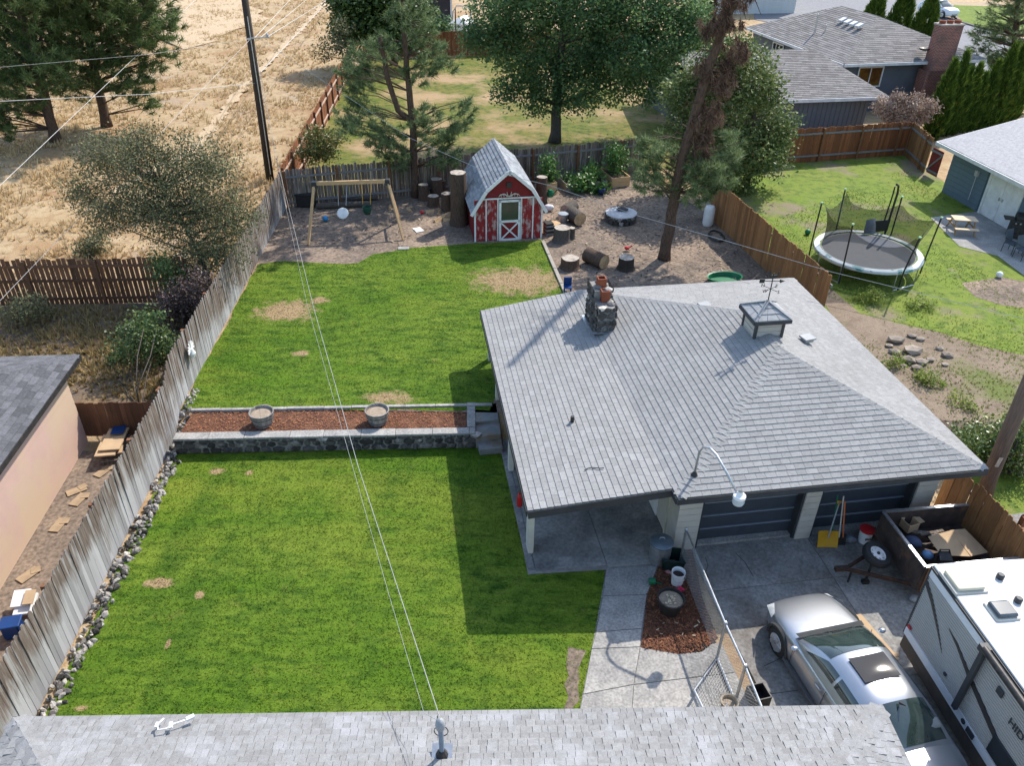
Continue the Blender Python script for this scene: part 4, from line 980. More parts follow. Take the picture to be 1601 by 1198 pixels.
part(blue, 'meter_box', M('meter_grey', (.45, .45, .44), None, 3), lambda m: (m.box((.82, -2.3, 1.6), (.1, .2, .26)), m.tube([(.84, -2.3, .3), (.84, -2.3, 1.5)], .02, 6)))
# far shed with a rib metal roof, and a pale building beyond the street
fs0 = U(706, 56, UP)
shf = thing('storage_building', 'dark walled storage building with pinkish ribbed metal roof beyond the far fence', 'building', fs0, R(9))
part(shf, 'wall', M('dark_wall', (.035, .032, .035), (.05, .045, .05), 2), lambda m: m.add([(0, 0, -.3), (-7, 0, -.3), (-7, 6, -.3), (0, 6, -.3), (0, 0, 4.2), (-7, 0, 2.4), (-7, 6, 2.4), (0, 6, 4.2)], [(0, 1, 5, 4), (1, 2, 6, 5), (2, 3, 7, 6), (3, 0, 4, 7), (4, 5, 6, 7)]))
shr = part(shf, 'roof', M('metal_roof_pink', (.36, .24, .2), (.31, .2, .17), 3, rough=.6), lambda m: m.slab([(.5, -.5, 4.42), (-7.6, -.5, 2.34), (-7.6, 6.6, 2.34), (.5, 6.6, 4.42)], .08))
for k in range(26):
    o = part(shr, 'rib', MATS['metal_roof_pink'], lambda m: m.bar((0, -.5, .03), (0, 6.6, .03), .06, .05)) if k == 0 else o.copy()
    if k: COL.objects.link(o); o.parent = shr
    o.location = (-7.5 + k * .32, 0, 2.365 + k * .32 * .2568)
part(shf, 'corner_trim', GUT, lambda m: (m.box((.02, -.06, 1.9), (.16, .1, 4.4)), m.bar((.5, -.52, 4.35), (-7.6, -.52, 2.27), .06, .22)))
bt = thing('covered_boat', 'small white covered boat beside the dark storage building', 'boat', U(723, 55, UP), R(80))
part(bt, 'hull', WHITE, lambda m: m.add([(-1.5, -.7, .3), (1.3, -.7, .3), (2, 0, .5), (1.3, .7, .3), (-1.5, .7, .3), (-1.6, -.9, 1.2), (1.4, -.9, 1.2), (2.4, 0, 1.35), (1.4, .9, 1.2), (-1.6, .9, 1.2), (-1, 0, 1.7), (1, 0, 1.6)], [(0, 1, 6, 5), (1, 2, 7, 6), (2, 3, 8, 7), (3, 4, 9, 8), (4, 0, 5, 9), (5, 6, 11, 10), (6, 7, 11), (7, 8, 11), (8, 9, 10, 11), (9, 5, 10), (0, 4, 3, 2, 1)]), smooth=30)
part(bt, 'arch', MATS['galvanised'], lambda m: m.tube([(0, -.9, 1.1), (0, -.85, 2.0), (0, -.5, 2.5), (0, .5, 2.5), (0, .85, 2.0), (0, .9, 1.1)], .06, 6))
wb = thing('pale_building', 'pale grey horizontally sided building at the top edge beyond the grey house', 'building', (26.2, 95.2, UP), R(10))
PS = M('pale_siding', (.5, .52, .52), (.45, .47, .47), 2)
wbw = part(wb, 'wall', PS, lambda m: m.box((0, 4, 2.4), (9, 8, 5.2)))
boards(wbw, (-4.5, -.0, 0), (4.5, -.0, 0), 0, 5, PS, step=.25)
part(wb, 'roof', SW, lambda m: (m.slab([(-5, -.5, 5), (5, -.5, 5), (5, 4, 6.6), (-5, 4, 6.6)], .1), m.slab([(-5, 8.5, 5), (5, 8.5, 5), (5, 4, 6.6), (-5, 4, 6.6)], .1)))

# ------------------------------------------------------------------ red gambrel garden shed
sh0 = U(742, 378, UP)
shed = thing('garden_shed', 'weathered red barn style shed with white trim and grey gambrel roof', 'shed', (sh0.x, sh0.y, UP), R(10.6))
SWD, SDP = 2.92, 4.0
RED = M('barn_red', (.27, .022, .022), (.21, .018, .02), 3, rough=.75, c3=(.4, .27, .25), scale3=2.6, cov=(.5, .6), stretch=(1.6, 1.6, .8))
REDTOP = M('barn_red_sound', (.19, .016, .018), (.16, .014, .016), 3, rough=.7)
sprof = [(-.14, 1.28), (.5, 2.3), (SWD / 2, 3.12), (SWD - .5, 2.3), (SWD + .14, 1.28)]
def gable(m, y, t):
    pr = [(0, 0), (SWD, 0), (SWD, 1.45), (SWD - .5, 2.24), (SWD / 2, 3.05), (.5, 2.24), (0, 1.45)]; n = len(pr)
    m.add([(x, y, z) for x, z in pr] + [(x, y + t, z) for x, z in pr], [tuple(range(n)), tuple(range(n, 2 * n))[::-1]] + [(i, (i + 1) % n, n + (i + 1) % n, n + i) for i in range(n)])
part(shed, 'wall', REDTOP, lambda m: (gable(m, .04, .06), gable(m, SDP, .06), m.box((.03, SDP / 2, .75), (.06, SDP - .1, 1.5)), m.box((SWD - .03, SDP / 2, .75), (.06, SDP - .1, 1.5))))
xs_ = [0, .5, 1.0, 2.0, 2.5, SWD]
for i in (0, 1, 3, 4):
    part(shed, 'siding_panel', RED, lambda m: m.box(((xs_[i] + xs_[i + 1]) / 2, .025, .92), (xs_[i + 1] - xs_[i] - .02, .03, 1.78)))
srf = part(shed, 'roof', MATS['shingle_blue_grey'], lambda m: [m.slab([(x0, -.15, z0), (x1, -.15, z1), (x1, SDP + .2, z1), (x0, SDP + .2, z0)], .05) for (x0, z0), (x1, z1) in zip(sprof[:-1], sprof[1:])])
lay_shingles([[(sprof[0][0], SDP + .2, sprof[0][1]), (sprof[0][0], -.15, sprof[0][1]), (sprof[1][0], -.15, sprof[1][1]), (sprof[1][0], SDP + .2, sprof[1][1])],
              [(sprof[1][0], SDP + .2, sprof[1][1]), (sprof[1][0], -.15, sprof[1][1]), (sprof[2][0], -.15, sprof[2][1]), (sprof[2][0], SDP + .2, sprof[2][1])],
              [(sprof[3][0], -.15, sprof[3][1]), (sprof[3][0], SDP + .2, sprof[3][1]), (sprof[2][0], SDP + .2, sprof[2][1]), (sprof[2][0], -.15, sprof[2][1])],
              [(sprof[4][0], -.15, sprof[4][1]), (sprof[4][0], SDP + .2, sprof[4][1]), (sprof[3][0], SDP + .2, sprof[3][1]), (sprof[3][0], -.15, sprof[3][1])]], srf, MATS['shingle_blue_grey'], .17, (.2, .32), .025, 260)
for (x0, z0), (x1, z1) in zip(sprof[:-1], sprof[1:]): part(shed, 'rake_trim', WHITE, lambda m: m.bar((x0, -.17, z0 - .06), (x1, -.17, z1 - .06), .04, .13))
for x, z in ((.03, .7), (.5, .92), (1.0, .92), (2.0, .92), (2.5, .92), (SWD - .03, .7)): part(shed, 'batten', WHITE, lambda m: m.box((x, -.005, z), (.05 if .1 < x < 2.8 else .07, .03, z * 2)))
part(shed, 'head_trim', WHITE, lambda m: m.box((SWD / 2, -.008, 1.86), (SWD - .45, .035, .06)))
sd = part(shed, 'door', REDTOP, lambda m: m.box((1.5, -.01, .9), (.9, .04, 1.76)))
for x, z, w, h in ((1.09, .9, .09, 1.78), (1.91, .9, .09, 1.78), (1.5, 1.75, .9, .09), (1.5, .04, .9, .08), (1.5, .86, .9, .1)): part(sd, 'door_rail', WHITE, lambda m: m.box((x, -.045, z), (w, .03, h)))
for s in (-1, 1): part(sd, 'cross_brace', WHITE, lambda m: m.bar((1.5 - .36, -.045 - .004 * s, .43 - s * .36), (1.5 + .36, -.045 - .004 * s, .43 + s * .36), .02, .06))
part(sd, 'pane', M('shed_glass', (.03, .045, .035), (.05, .06, .05), 2, rough=.08, spec=.6), lambda m: m.box((1.5, -.035, 1.3), (.72, .01, .78)))
part(shed, 'vent', MATS['dark_metal'], lambda m: m.box((SWD / 2, -.0, 2.42), (.2, .06, .24)))
def antlers(m):
    for s in (-1, 1):
        m.tube([(SWD / 2, -.06, 1.95), (SWD / 2 + s * .22, -.1, 2.08), (SWD / 2 + s * .38, -.1, 2.05), (SWD / 2 + s * .45, -.1, 1.96)], [.03, .028, .022, .012], 6)
        for x, z in ((.12, 2.03), (.25, 2.1), (.36, 2.07)): m.tube([(SWD / 2 + s * x, -.09, z), (SWD / 2 + s * (x - .03), -.1, z - .13)], [.022, .012], 5)
        m.tube([(SWD / 2 + s * .05, -.08, 1.96), (SWD / 2 + s * .1, -.08, 2.16)], [.022, .012], 5)
part(shed, 'antler_mount', M('antler_bone', (.55, .5, .42), (.4, .35, .28), 6), antlers)
part(shed, 'horn_ornament', WHITE, lambda m: (m.tube([(SWD / 2 - .12, -.22, 3.02), (SWD / 2, -.22, 2.9), (SWD / 2 + .12, -.22, 3.02)], .03, 6), m.tube([(SWD / 2 - .1, -.22, 3.02), (SWD / 2, -.22, 3.1), (SWD / 2 + .1, -.22, 3.02)], .03, 6)))

# ------------------------------------------------------------------ trees and shrubs
def leaf_quads(c, n_per, spread, size, up=.35, rnd_base=None, flat=1.0):
    """clumps of small leaf faces round the centres c (k,3)"""
    k = len(c); C = np.repeat(c, n_per, 0); m = len(C)
    sp = np.repeat(np.broadcast_to(spread, k), n_per)[:, None]
    C = C + RNG.normal(0, 1, (m, 3)) * sp * np.array([1, 1, flat])
    nrm = RNG.normal(0, 1, (m, 3)); nrm[:, 2] = np.abs(nrm[:, 2]) + up; nrm /= np.linalg.norm(nrm, axis=1)[:, None]
    t = RNG.normal(0, 1, (m, 3)); a = np.cross(nrm, t); a /= np.linalg.norm(a, axis=1)[:, None] + 1e-9; b = np.cross(nrm, a)
    L = (size * RNG.uniform(.6, 1.3, m))[:, None]; W = L * .62
    v = np.stack([C - a * L * .5, C - b * W * .5 + a * L * .08, C + a * L * .5, C + b * W * .5 + a * L * .08], 1).reshape(-1, 3)
    rb = np.repeat(RNG.uniform(.15, .75, k) if rnd_base is None else rnd_base, n_per)
    return v, np.arange(m * 4).reshape(-1, 4), np.clip(rb + RNG.normal(0, .16, m), 0, 1)
def blob_points(blobs, per, shell=.75):
    out = []
    for (c, r, n) in blobs:
        d = RNG.normal(0, 1, (n, 3)); d /= np.linalg.norm(d, axis=1)[:, None]
        rad = np.where(RNG.uniform(0, 1, n) < shell, RNG.uniform(.72, 1.08, n), RNG.uniform(.15, .8, n))
        rr = np.array(r if isinstance(r, (tuple, list)) else (r, r, r * .85))
        out.append(np.array(c) + d * rad[:, None] * rr)
    return np.concatenate(out)
def limbs(m, trunk_pts, targets, r0, r1, sag=.12, n=5):
    tp = [Vector(p) for p in trunk_pts]
    for t in targets:
        t = Vector(t); best = min(tp[1:], key=lambda p: abs(p.z - (t.z - .3 * math.hypot(p.x - t.x, p.y - t.y))))
        mid = best.lerp(t, .5) + Vector((random.uniform(-.15, .15), random.uniform(-.15, .15), random.uniform(-.05, .25))) * (best - t).length * .35
        m.tube([best, best.lerp(mid, .6), mid, mid.lerp(t, .55), t], [r0, r0 * .8, (r0 + r1) / 2, r1 * 1.2, r1 * .6], n)
def subdiv(pts, k=4, wob=0):
    pts = [Vector(p) for p in pts]; out = []
    for a, b in zip(pts[:-1], pts[1:]):
        for i in range(k): out.append(a.lerp(b, i / k) + Vector((random.uniform(-wob, wob), random.uniform(-wob, wob), 0)))
    return out + [pts[-1]]
def broadleaf(name, label, base, trunk, trunk_r, blobs, mat, leaf=.16, n_per=34, spread=.32, bark='grey_bark', nl=14, cat='tree', group=None, limb_r=.07, shell=.75, flat=.8):
    t = thing(name, label, cat, base, 0, group)
    pts = blob_points(blobs, 1, shell)
    trunk = subdiv(trunk, 4, trunk_r * .15); n = len(trunk)
    m = MB(); m.tube(trunk, [trunk_r * (1.25 if i == 0 else 1 - .6 * i / n) for i in range(n)], 9)
    limbs(m, trunk, [pts[i] for i in RNG.choice(len(pts), min(nl, len(pts)), False)], limb_r, .012)
    m.build('trunk', MATS[bark], t, local=False, smooth=True)
    v, f, r = leaf_quads(pts, n_per, spread, leaf, flat=flat)
    npmesh('crown', v, f, mat, t, r)
    return t
def needle_tufts(c, axis, n, length, width, cone=1.0):
    """bottle-brush tufts of needles radiating from c along axis"""
    k = len(c); m = k * n; C = np.repeat(c, n, 0); A = np.repeat(axis, n, 0)
    d = A + RNG.normal(0, .75 * cone, (m, 3)); d /= np.linalg.norm(d, axis=1)[:, None]
    C = C + A * RNG.uniform(-.14, .1, m)[:, None] * length / .25
    L = (length * RNG.uniform(.6, 1.2, m))[:, None]
    s = np.cross(d, RNG.normal(0, 1, (m, 3))); s /= np.linalg.norm(s, axis=1)[:, None] + 1e-9
    v = np.stack([C - s * width / 2, C + s * width / 2, C + d * L], 1).reshape(-1, 3)
    r = np.clip(np.repeat(RNG.uniform(.1, .8, k), n) + RNG.normal(0, .15, m), 0, 1)
    return v, np.arange(m * 3).reshape(-1, 3), r
def pine(name, label, base, trunk, trunk_r, blobs, mat, n=26, length=.26, width=.02, every=3, limb_r=.05, extra=None, group=None, up=.45, bark='pine_bark', cone=1.0, trunk_top=.25):
    t = thing(name, label, 'tree', base, 0, group)
    pts = blob_points(blobs, 1, .6)
    axis_pts = np.array([list(p) for p in trunk]); mid = axis_pts[:, :2].mean(0)
    out = pts - np.array([mid[0], mid[1], 0]); out[:, 2] = 0; out /= np.linalg.norm(out, axis=1)[:, None] + 1e-9; out[:, 2] = up
    out /= np.linalg.norm(out, axis=1)[:, None]
    tr = subdiv(trunk, 5, trunk_r * .1); k = len(tr)
    m = MB(); m.tube(tr, [trunk_r * (1.2 if i == 0 else 1 - (1 - trunk_top) * i / k) for i in range(k)], 9)
    limbs(m, tr, pts[::every], limb_r, .012)
    if extra: extra(m)
    m.build('trunk', MATS[bark], t, local=False, smooth=True)
    v, f, r = needle_tufts(pts, out, n, length, width, cone)
    npmesh('crown', v, f, mat, t, r)
    return t
MAPLE = leafmat('maple_leaf', (.05, .10, .048), (.105, .19, .075), (.22, .3, .1), .42, .5, .15)
GLOSSY = leafmat('glossy_leaf', (.055, .09, .03), (.125, .17, .055), (.28, .29, .1), .3, .5, .18)
SHRUB = leafmat('shrub_leaf', (.03, .06, .018), (.07, .125, .03), (.17, .2, .055), .22, .45, .4)
GREYGREEN = leafmat('grey_green_leaf', (.07, .075, .04), (.135, .14, .07), (.22, .22, .1), .2, .6, .2)
PURPLE = leafmat('purple_leaf', (.035, .03, .025), (.09, .06, .055), (.22, .15, .14), .2, .5, .3)
PINEN = leafmat('pine_needle', (.05, .08, .03), (.115, .165, .055), (.22, .28, .1), .28, .5, .2)
PINEL = leafmat('pine_needle_light', (.06, .095, .04), (.15, .21, .085), (.3, .36, .17), .28, .5, .25)
DEADN = leafmat('pine_needle_dead', (.06, .04, .03), (.16, .10, .07), (.3, .2, .14), .1, .8, .1)
ARBOR = leafmat('arborvitae_leaf', (.035, .072, .015), (.08, .145, .022), (.24, .28, .045), .3, .6, .1)
DRIED = leafmat('dried_leaf', (.22, .15, .115), (.38, .28, .22), (.55, .44, .36), .15, .8, .1)
ROSE = leafmat('rose_leaf', (.06, .08, .02), (.14, .16, .04), (.28, .17, .06), .2, .5, .3)
VEG = leafmat('vegetable_leaf', (.03, .09, .015), (.07, .17, .03), (.16, .26, .06), .25, .45, .4)
def BL(lst, Y, n=60, dy=0):
    out = []
    for px, py, r, *q in lst:
        c = UY(px, py, Y + random.uniform(-dy, dy)); out.append(((c.x, c.y, c.z), r, int(n * r * r) if not q else q[0]))
    return out
mp = U(868, 222, UP)
broadleaf('maple_tree', 'large dark green broadleaf tree standing behind the dark fence', mp, [mp, (mp.x - .03, mp.y, 2.6), (mp.x + .05, mp.y, 5), (mp.x + .3, mp.y + .3, 8.5)], .33,
          BL([(805, 80, 1.8), (895, 60, 2.4), (990, 60, 2.4), (855, 120, 1.6), (945, 112, 1.8), (1025, 80, 1.6), (780, 25, 1.7), (900, -30, 2.8), (990, -30, 2.8), (803, 138, .9), (905, 150, 1.2), (1010, 125, 1.4), (1060, 30, 1.7), (820, -20, 2.4), (755, 60, 1.1), (1075, 60, .9), (835, 165, .7)], 46, 21, 1.6), MAPLE, .19, 62, .34, nl=26, limb_r=.1)
bt_ = Vector((11.6, 38.3, UP))
broadleaf('broadleaf_shrub', 'tall glossy leaved bush behind the dead topped pine', bt_, [bt_, (11.4, 38.2, 2), (11.2, 38.1, 4.5), (11, 38, 6)], .14,
          BL([(1100, 150, 1.5), (1155, 120, 1.6), (1195, 190, 1.3), (1120, 220, 1.6), (1175, 240, 1.4), (1080, 195, 1.2), (1140, 85, 1.1), (1215, 215, .8), (1065, 150, .9), (1190, 145, .9), (1150, 275, 1.1), (1120, 110, 1.2), (1205, 255, .7)], 38, 60, .9), GLOSSY, .17, 30, .26, nl=16)
lb_ = U(335, 462, UP)
broadleaf('sparse_shrub', 'large sparse grey green shrub with bare stems beside the brown slatted fence', lb_, [lb_, (lb_.x - .2, lb_.y + .2, 1.6), (lb_.x - .8, lb_.y + .6, 3.0), (lb_.x - 1.4, lb_.y + 1, 4.2)], .09,
          BL([(300, 330, 1.7), (225, 320, 1.4), (250, 255, 1.3), (335, 395, 1.3), (170, 330, 1.0), (325, 265, 1.2), (160, 250, 1.1), (370, 335, .9), (300, 430, 1.0), (130, 300, .8), (205, 230, .9)], 26.8, 72, .8), GREYGREEN, .085, 44, .22, nl=70, limb_r=.035, shell=.45)
def shrub(label, px, py, z, Y, blobs, mat, leaf=.11, n=110, name='shrub', cat='shrub', spread=.16, n_per=24, nl=10, group=None, dy=.3):
    b_ = U(px, py, z)
    return broadleaf(name, label, b_, [b_, b_ + Vector((0, 0, .4 if cat == 'shrub' else .1)), b_ + Vector((.05, 0, .9 if cat == 'shrub' else .2))], .04 if cat == 'shrub' else .012, BL(blobs, Y or b_.y, n, dy), mat, leaf, n_per, spread, nl=nl, cat=cat, limb_r=.02, group=group)
shrub('bushy green shrub between the pink house and the grey fence', 222, 645, .45, 21.2, [(215, 530, .62), (248, 545, .6), (205, 580, .6), (240, 590, .62), (215, 620, .5), (190, 555, .4), (235, 505, .45), (262, 575, .35)], SHRUB, .10, 150)
shrub('dark purple leaved shrub against the grey fence', 290, 520, UP, 23.6, [(290, 460, .6), (310, 440, .45), (275, 490, .5), (300, 490, .5), (265, 465, .4)], PURPLE, .10, 120)
shrub('light green shrub at the end of the brown slatted fence', 262, 465, UP, 24.6, [(262, 430, .5), (250, 410, .4), (270, 450, .4)], SHRUB, .1, 110)
shrub('low yellow green bush in the dry field near the slatted fence', 145, 400, UP, None, [(140, 385, .5), (158, 378, .45), (128, 392, .4)], GREYGREEN, .1, 110)
shrub('small pale weed bush near the roof of the pink house', 35, 500, UP, 23.5, [(45, 480, .5), (20, 490, .5), (65, 478, .4)], GREYGREEN, .09, 110)
shrub('rambling rose bush inside the red brown fence', 500, 248, UP, 38.3, [(500, 228, .75), (480, 240, .5), (520, 215, .6), (510, 240, .55), (492, 212, .5)], ROSE, .12, 100)
b1 = U(95, 222, UP)
for (lab, base, tr, bl, nn) in (
    ('leaning dark pine at the left edge of the dry field', U(88, 222, UP), [(88, 222), (62, 120), (25, 0), (0, -90)], [(40, 60, 2.4), (0, 20, 2.6), (60, 0, 2.2), (20, 120, 2.0), (80, 110, 1.4), (-30, 90, 2.2), (30, -60, 2.6), (0, 170, 1.3), (50, 160, 1.0), (-20, 200, 1.2)], 24),
    ('upright dark pine beside the leaning pine in the dry field', U(168, 197, UP), [(168, 197), (148, 110), (128, 0), (115, -110)], [(140, 50, 2.4), (200, 40, 2.2), (240, 75, 1.5), (110, 90, 1.8), (180, 110, 1.7), (160, -10, 2.4), (225, 10, 1.8), (100, 20, 2.0), (210, 135, 1.1), (120, 130, 1.3), (262, 40, .8), (150, -70, 2.6), (235, 165, .6)], 24)):
    trw = [base] + [UY(x, y, base.y + .2) for x, y in tr[1:]]
    pine('pine_tree', lab, base, trw, .3, BL(bl, base.y, 36, 1.8), PINEN, 48, .4, .038, 6, .045, cone=1.5, group='pines in the field')
pb = U(650, 308, UP)
p2 = [UY(645, 190, 36.5), UY(622, 172, 36.4), UY(606, 120, 36.3), UY(594, 58, 36.3)]
pine('pine_tree', 'sparse young pine with a broken second leader behind the swings', pb, [pb, UY(645, 190, 36.5), UY(636, 110, 36.5), UY(628, 0, 36.5), UY(626, -40, 36.5)], .2,
     BL([(572, 95, 1.0), (560, 140, .9), (570, 195, 1.1), (610, 225, 1.1), (690, 232, 1.1), (726, 165, .6), (690, 95, .9), (640, 20, 1.1), (665, 190, .9), (540, 190, .7), (655, 110, .7), (600, 70, .7), (655, 50, .8), (620, 250, .7), (700, 200, .7), (725, 195, .5), (545, 105, .6), (680, 70, .6)], 36.5, 44, .9), PINEL, 56, .31, .03, 5, .03, cone=1.7,
     extra=lambda m: m.tube(subdiv(p2, 4, .02), [.15 - .004 * i for i in range(13)], 7), up=.6)
db = U(1038, 405, UP)
dtr = [db, (6.25, 29.9, 2.4), (6.38, 30, 4.6), (6.92, 30, 8.06), (7.4, 30, 10.2), (8.1, 30.1, 13.8), (8.75, 30.2, 17.2)]
def snags(m):
    for k in range(90):
        z = random.uniform(4.4, 15.5); x = 6.35 + (z - 4.5) * .19; a = random.uniform(0, 6.28); L = random.uniform(.3, 1.1)
        m.tube([(x, 30, z), (x + math.cos(a) * L * .6, 30 + math.sin(a) * L * .6, z + .1), (x + math.cos(a) * L, 30 + math.sin(a) * L, z - random.uniform(.1, .7))], [.035, .022, .008], 4)
dp = pine('pine_tree', 'tall half dead pine with brown top and green lower boughs above the dirt yard', db, dtr, .24,
     BL([(1030, 235, .75), (1008, 258, .75), (1048, 285, .85), (1090, 295, .85), (1120, 255, .85), (1100, 270, .8), (1143, 225, .55), (1012, 285, .6), (1010, 225, .5), (1075, 262, .8), (1125, 285, .6), (1150, 250, .5)], 30, 56, .9), PINEL, 56, .28, .024, 6, .03, extra=snags, up=.5, trunk_top=.4, cone=1.7)
dpts = blob_points(BL([(1135, 35, .55, 26), (1147, 80, .5, 24), (1130, 130, .5, 28), (1112, 178, .55, 30), (1100, 215, .45, 24), (1150, 0, .65, 26), (1112, 40, .4, 14), (1165, -35, .6, 20), (1138, 108, .45, 18), (1096, 245, .35, 14), (1085, 190, .35, 12), (1100, 110, .35, 12)], 30), 1, .5)
ax = np.tile(np.array([[.1, -.1, -.95]]), (len(dpts), 1)) + RNG.normal(0, .25, (len(dpts), 3))
v, f, r = needle_tufts(dpts, ax, 70, .3, .026, .95); npmesh('dead_foliage', v, f, DEADN, dp, r)
# trees beyond the far yard
ft = Vector((-9.8, 66, UP))
broadleaf('dense_tree', 'dense dark green tree at the far corner of the red brown fence', ft, [ft, (-9.8, 66, 3), (-9.6, 66, 7), (-9.5, 66, 9)], .25, BL([(570, 20, 2.0), (605, -15, 2.2), (548, 45, 1.3), (600, 55, 1.6), (650, 20, 1.4), (630, 60, 1.3), (545, 0, 1.4)], 65, 40, 1), SHRUB, .3, 26, .4, nl=10)
ft = Vector((-13, 62, UP))
broadleaf('scraggly_shrub', 'thin scraggly shrub beside the end of the red brown fence', ft, [ft, (-13, 62, 2), (-13.2, 62, 3)], .06, BL([(520, 65, .9), (545, 75, .8), (505, 80, .6), (535, 40, .7)], 61, 34, .4), GREYGREEN, .16, 22, .3, nl=12, limb_r=.03, cat='shrub')
ft = Vector((-5.5, 75, UP))
broadleaf('dark_shrub', 'dark leafy shrub in front of the storage building', ft, [ft, (-5.5, 75, 2), (-5.5, 75, 3.4)], .1, BL([(672, 50, 1.2), (690, 45, 1.0), (660, 65, .8)], 72, 44, .4), MAPLE, .24, 26, .35, nl=6, cat='shrub')
tr_ = Vector((31.5, 60, UP))
pine('pine_tree', 'blue green pine at the right edge beside the street', (36.5, 58, UP), [(36.5, 58, UP), UY(1585, 90, 58), UY(1592, 0, 58), UY(1598, -60, 58)], .3, BL([(1560, 40, 1.6), (1590, 10, 2.0), (1540, 75, 1.2), (1580, 80, 1.5), (1605, 50, 1.6), (1555, 100, .9), (1595, 110, 1.0), (1530, 50, .7), (1600, -40, 2)], 58, 30, 1), PINEL, 36, .4, .03, 3, .06, up=.3)
def arborvitae(x, y, h, r, label, group, lean=0):
    t = thing('arborvitae', label, 'hedge tree', (x, y, UP), 0, group)
    part(t, 'trunk', MATS['grey_bark'], lambda m: m.tube([(0, 0, 0), (0, 0, h * .85)], [.08, .02], 6))
    n = int(620 * r * h / 2.2); z = h * (1 - np.sqrt(RNG.uniform(0.0, 1, n))) ; z = h * RNG.uniform(0, 1, n) ** 1.15
    prof = r * np.minimum(1, (z / h) * 4 + .55) * np.clip(1 - (z / h) ** 2.2, 0.02, 1)
    a = RNG.uniform(0, 6.283, n); rr = prof * RNG.uniform(.72, 1.06, n) * (1 + .12 * np.sin(a * 3 + z * 2))
    c = np.stack([x + np.cos(a) * rr, y + np.sin(a) * rr, UP + z + .05], 1)
    axis = np.stack([np.cos(a) * .35, np.sin(a) * .35, np.ones(n)], 1); axis /= np.linalg.norm(axis, axis=1)[:, None]
    v, f, rd = needle_tufts(c, axis, 9, .34, .07, .45); npmesh('crown', v, f, ARBOR, t, rd)
WH = ['nearest the brick chimney', 'second from the brick chimney', 'third from the brick chimney', 'fourth from the brick chimney', 'fifth from the brick chimney', 'sixth from the brick chimney', 'third from the right end', 'second from the right end', 'at the right end']
for i, (px, py, h, r) in enumerate([(1457, 216, 4.3, .6), (1473, 211, 4.6, .55), (1488, 209, 3.7, .45), (1500, 206, 3.9, .45), (1513, 205, 3.3, .42), (1527, 202, 3.9, .5), (1544, 200, 4.8, .6), (1559, 197, 4.7, .6), (1574, 193, 4.0, .55)]):
    b_ = U(px, py, UP); arborvitae(b_.x, b_.y, h, r, 'green arborvitae in the hedge row beside the grey house, ' + WH[i], 'arborvitae hedge row')
for i, (px, Y, h, r) in enumerate([(1363, 71, 5.6, 1.1), (1405, 70, 6.0, 1.2), (1446, 68.5, 5.6, 1.2)]):
    arborvitae(UY(px, 40, Y).x, Y, h, r, 'large dark arborvitae between the grey house roof and street, ' + ['leftmost', 'middle', 'nearest the chimney'][i], 'arborvitae by the street')
for i, (px, Y, h, r) in enumerate([(1082, 74, 4.6, .55), (1094, 74.5, 5.2, .55), (1107, 75, 5.0, .55)]):
    arborvitae(UY(px, 40, Y).x, Y, h, r, 'slim arborvitae behind the large maple near top edge, ' + ['left', 'middle', 'right'][i] + ' of three', 'slim arborvitae at the back')
ds = Vector((23.2, 46.6, UP))
broadleaf('dried_shrub', 'dried tan leaved shrub standing between the brown fence and hedge', ds, [ds, (23.2, 46.6, 1.2), (23.2, 46.6, 2.2)], .06, BL([(1385, 172, .5), (1400, 155, .5), (1410, 180, .6), (1430, 160, .55), (1440, 180, .5), (1455, 165, .45), (1392, 185, .4), (1425, 185, .5), (1375, 162, .35)], 46, 120, .3), DRIED, .13, 26, .15, nl=22, limb_r=.03, cat='shrub')
ds2 = U(1590, 175, UP)
broadleaf('dried_shrub', 'dried brown bush at right edge above the pale garage roof', ds2, [ds2, ds2 + Vector((0, 0, 1)), ds2 + Vector((0, 0, 2))], .06, BL([(1585, 160, .6), (1600, 150, .6), (1575, 172, .4)], ds2.y, 90, .3), DEADN, .15, 26, .2, nl=12, limb_r=.03, cat='shrub')
rb_ = U(1570, 735, .1)
broadleaf('laurel_bush', 'light green bush behind the leaning pole at the right edge', rb_, [rb_, rb_ + Vector((0, 0, .5)), rb_ + Vector((0, 0, 1))], .05,
          BL([(1530, 690, .6), (1565, 690, .6), (1590, 710, .6), (1510, 700, .45), (1560, 735, .6), (1595, 745, .6), (1530, 720, .5), (1590, 670, .4), (1605, 775, .5)], rb_.y + .4, 160, .5), leafmat('laurel_leaf', (.04, .075, .015), (.11, .165, .03), (.3, .33, .1), .25, .35, .5), .10, 24, .16, nl=16, limb_r=.02, cat='shrub')
for px, py, z, s, lab in ((1440, 480, UP, .35, 'tall green weed clump in front of the trampoline'), (1300, 645, UP, .3, 'grassy weed clump beside the garage roof edge'), (1400, 570, UP, .3, 'weed clump growing through the stone ring'), (1450, 600, UP, .45, 'yellow flowered weed clump beside the stone ring'), (1500, 640, .4, .4, 'olive weed clump on bare soil near the laurel bush'), (1360, 470, UP, .4, 'grey green weed clump under the trampoline edge')):
    shrub(lab, px, py, z, None, [(px, py - 6, s), (px + 14, py - 2, s * .7), (px - 14, py, s * .7)], WEED, .08, 160, 'weed_clump', 'weeds', .1, 18, 4, 'weed clumps in the neighbouring yard', .15)

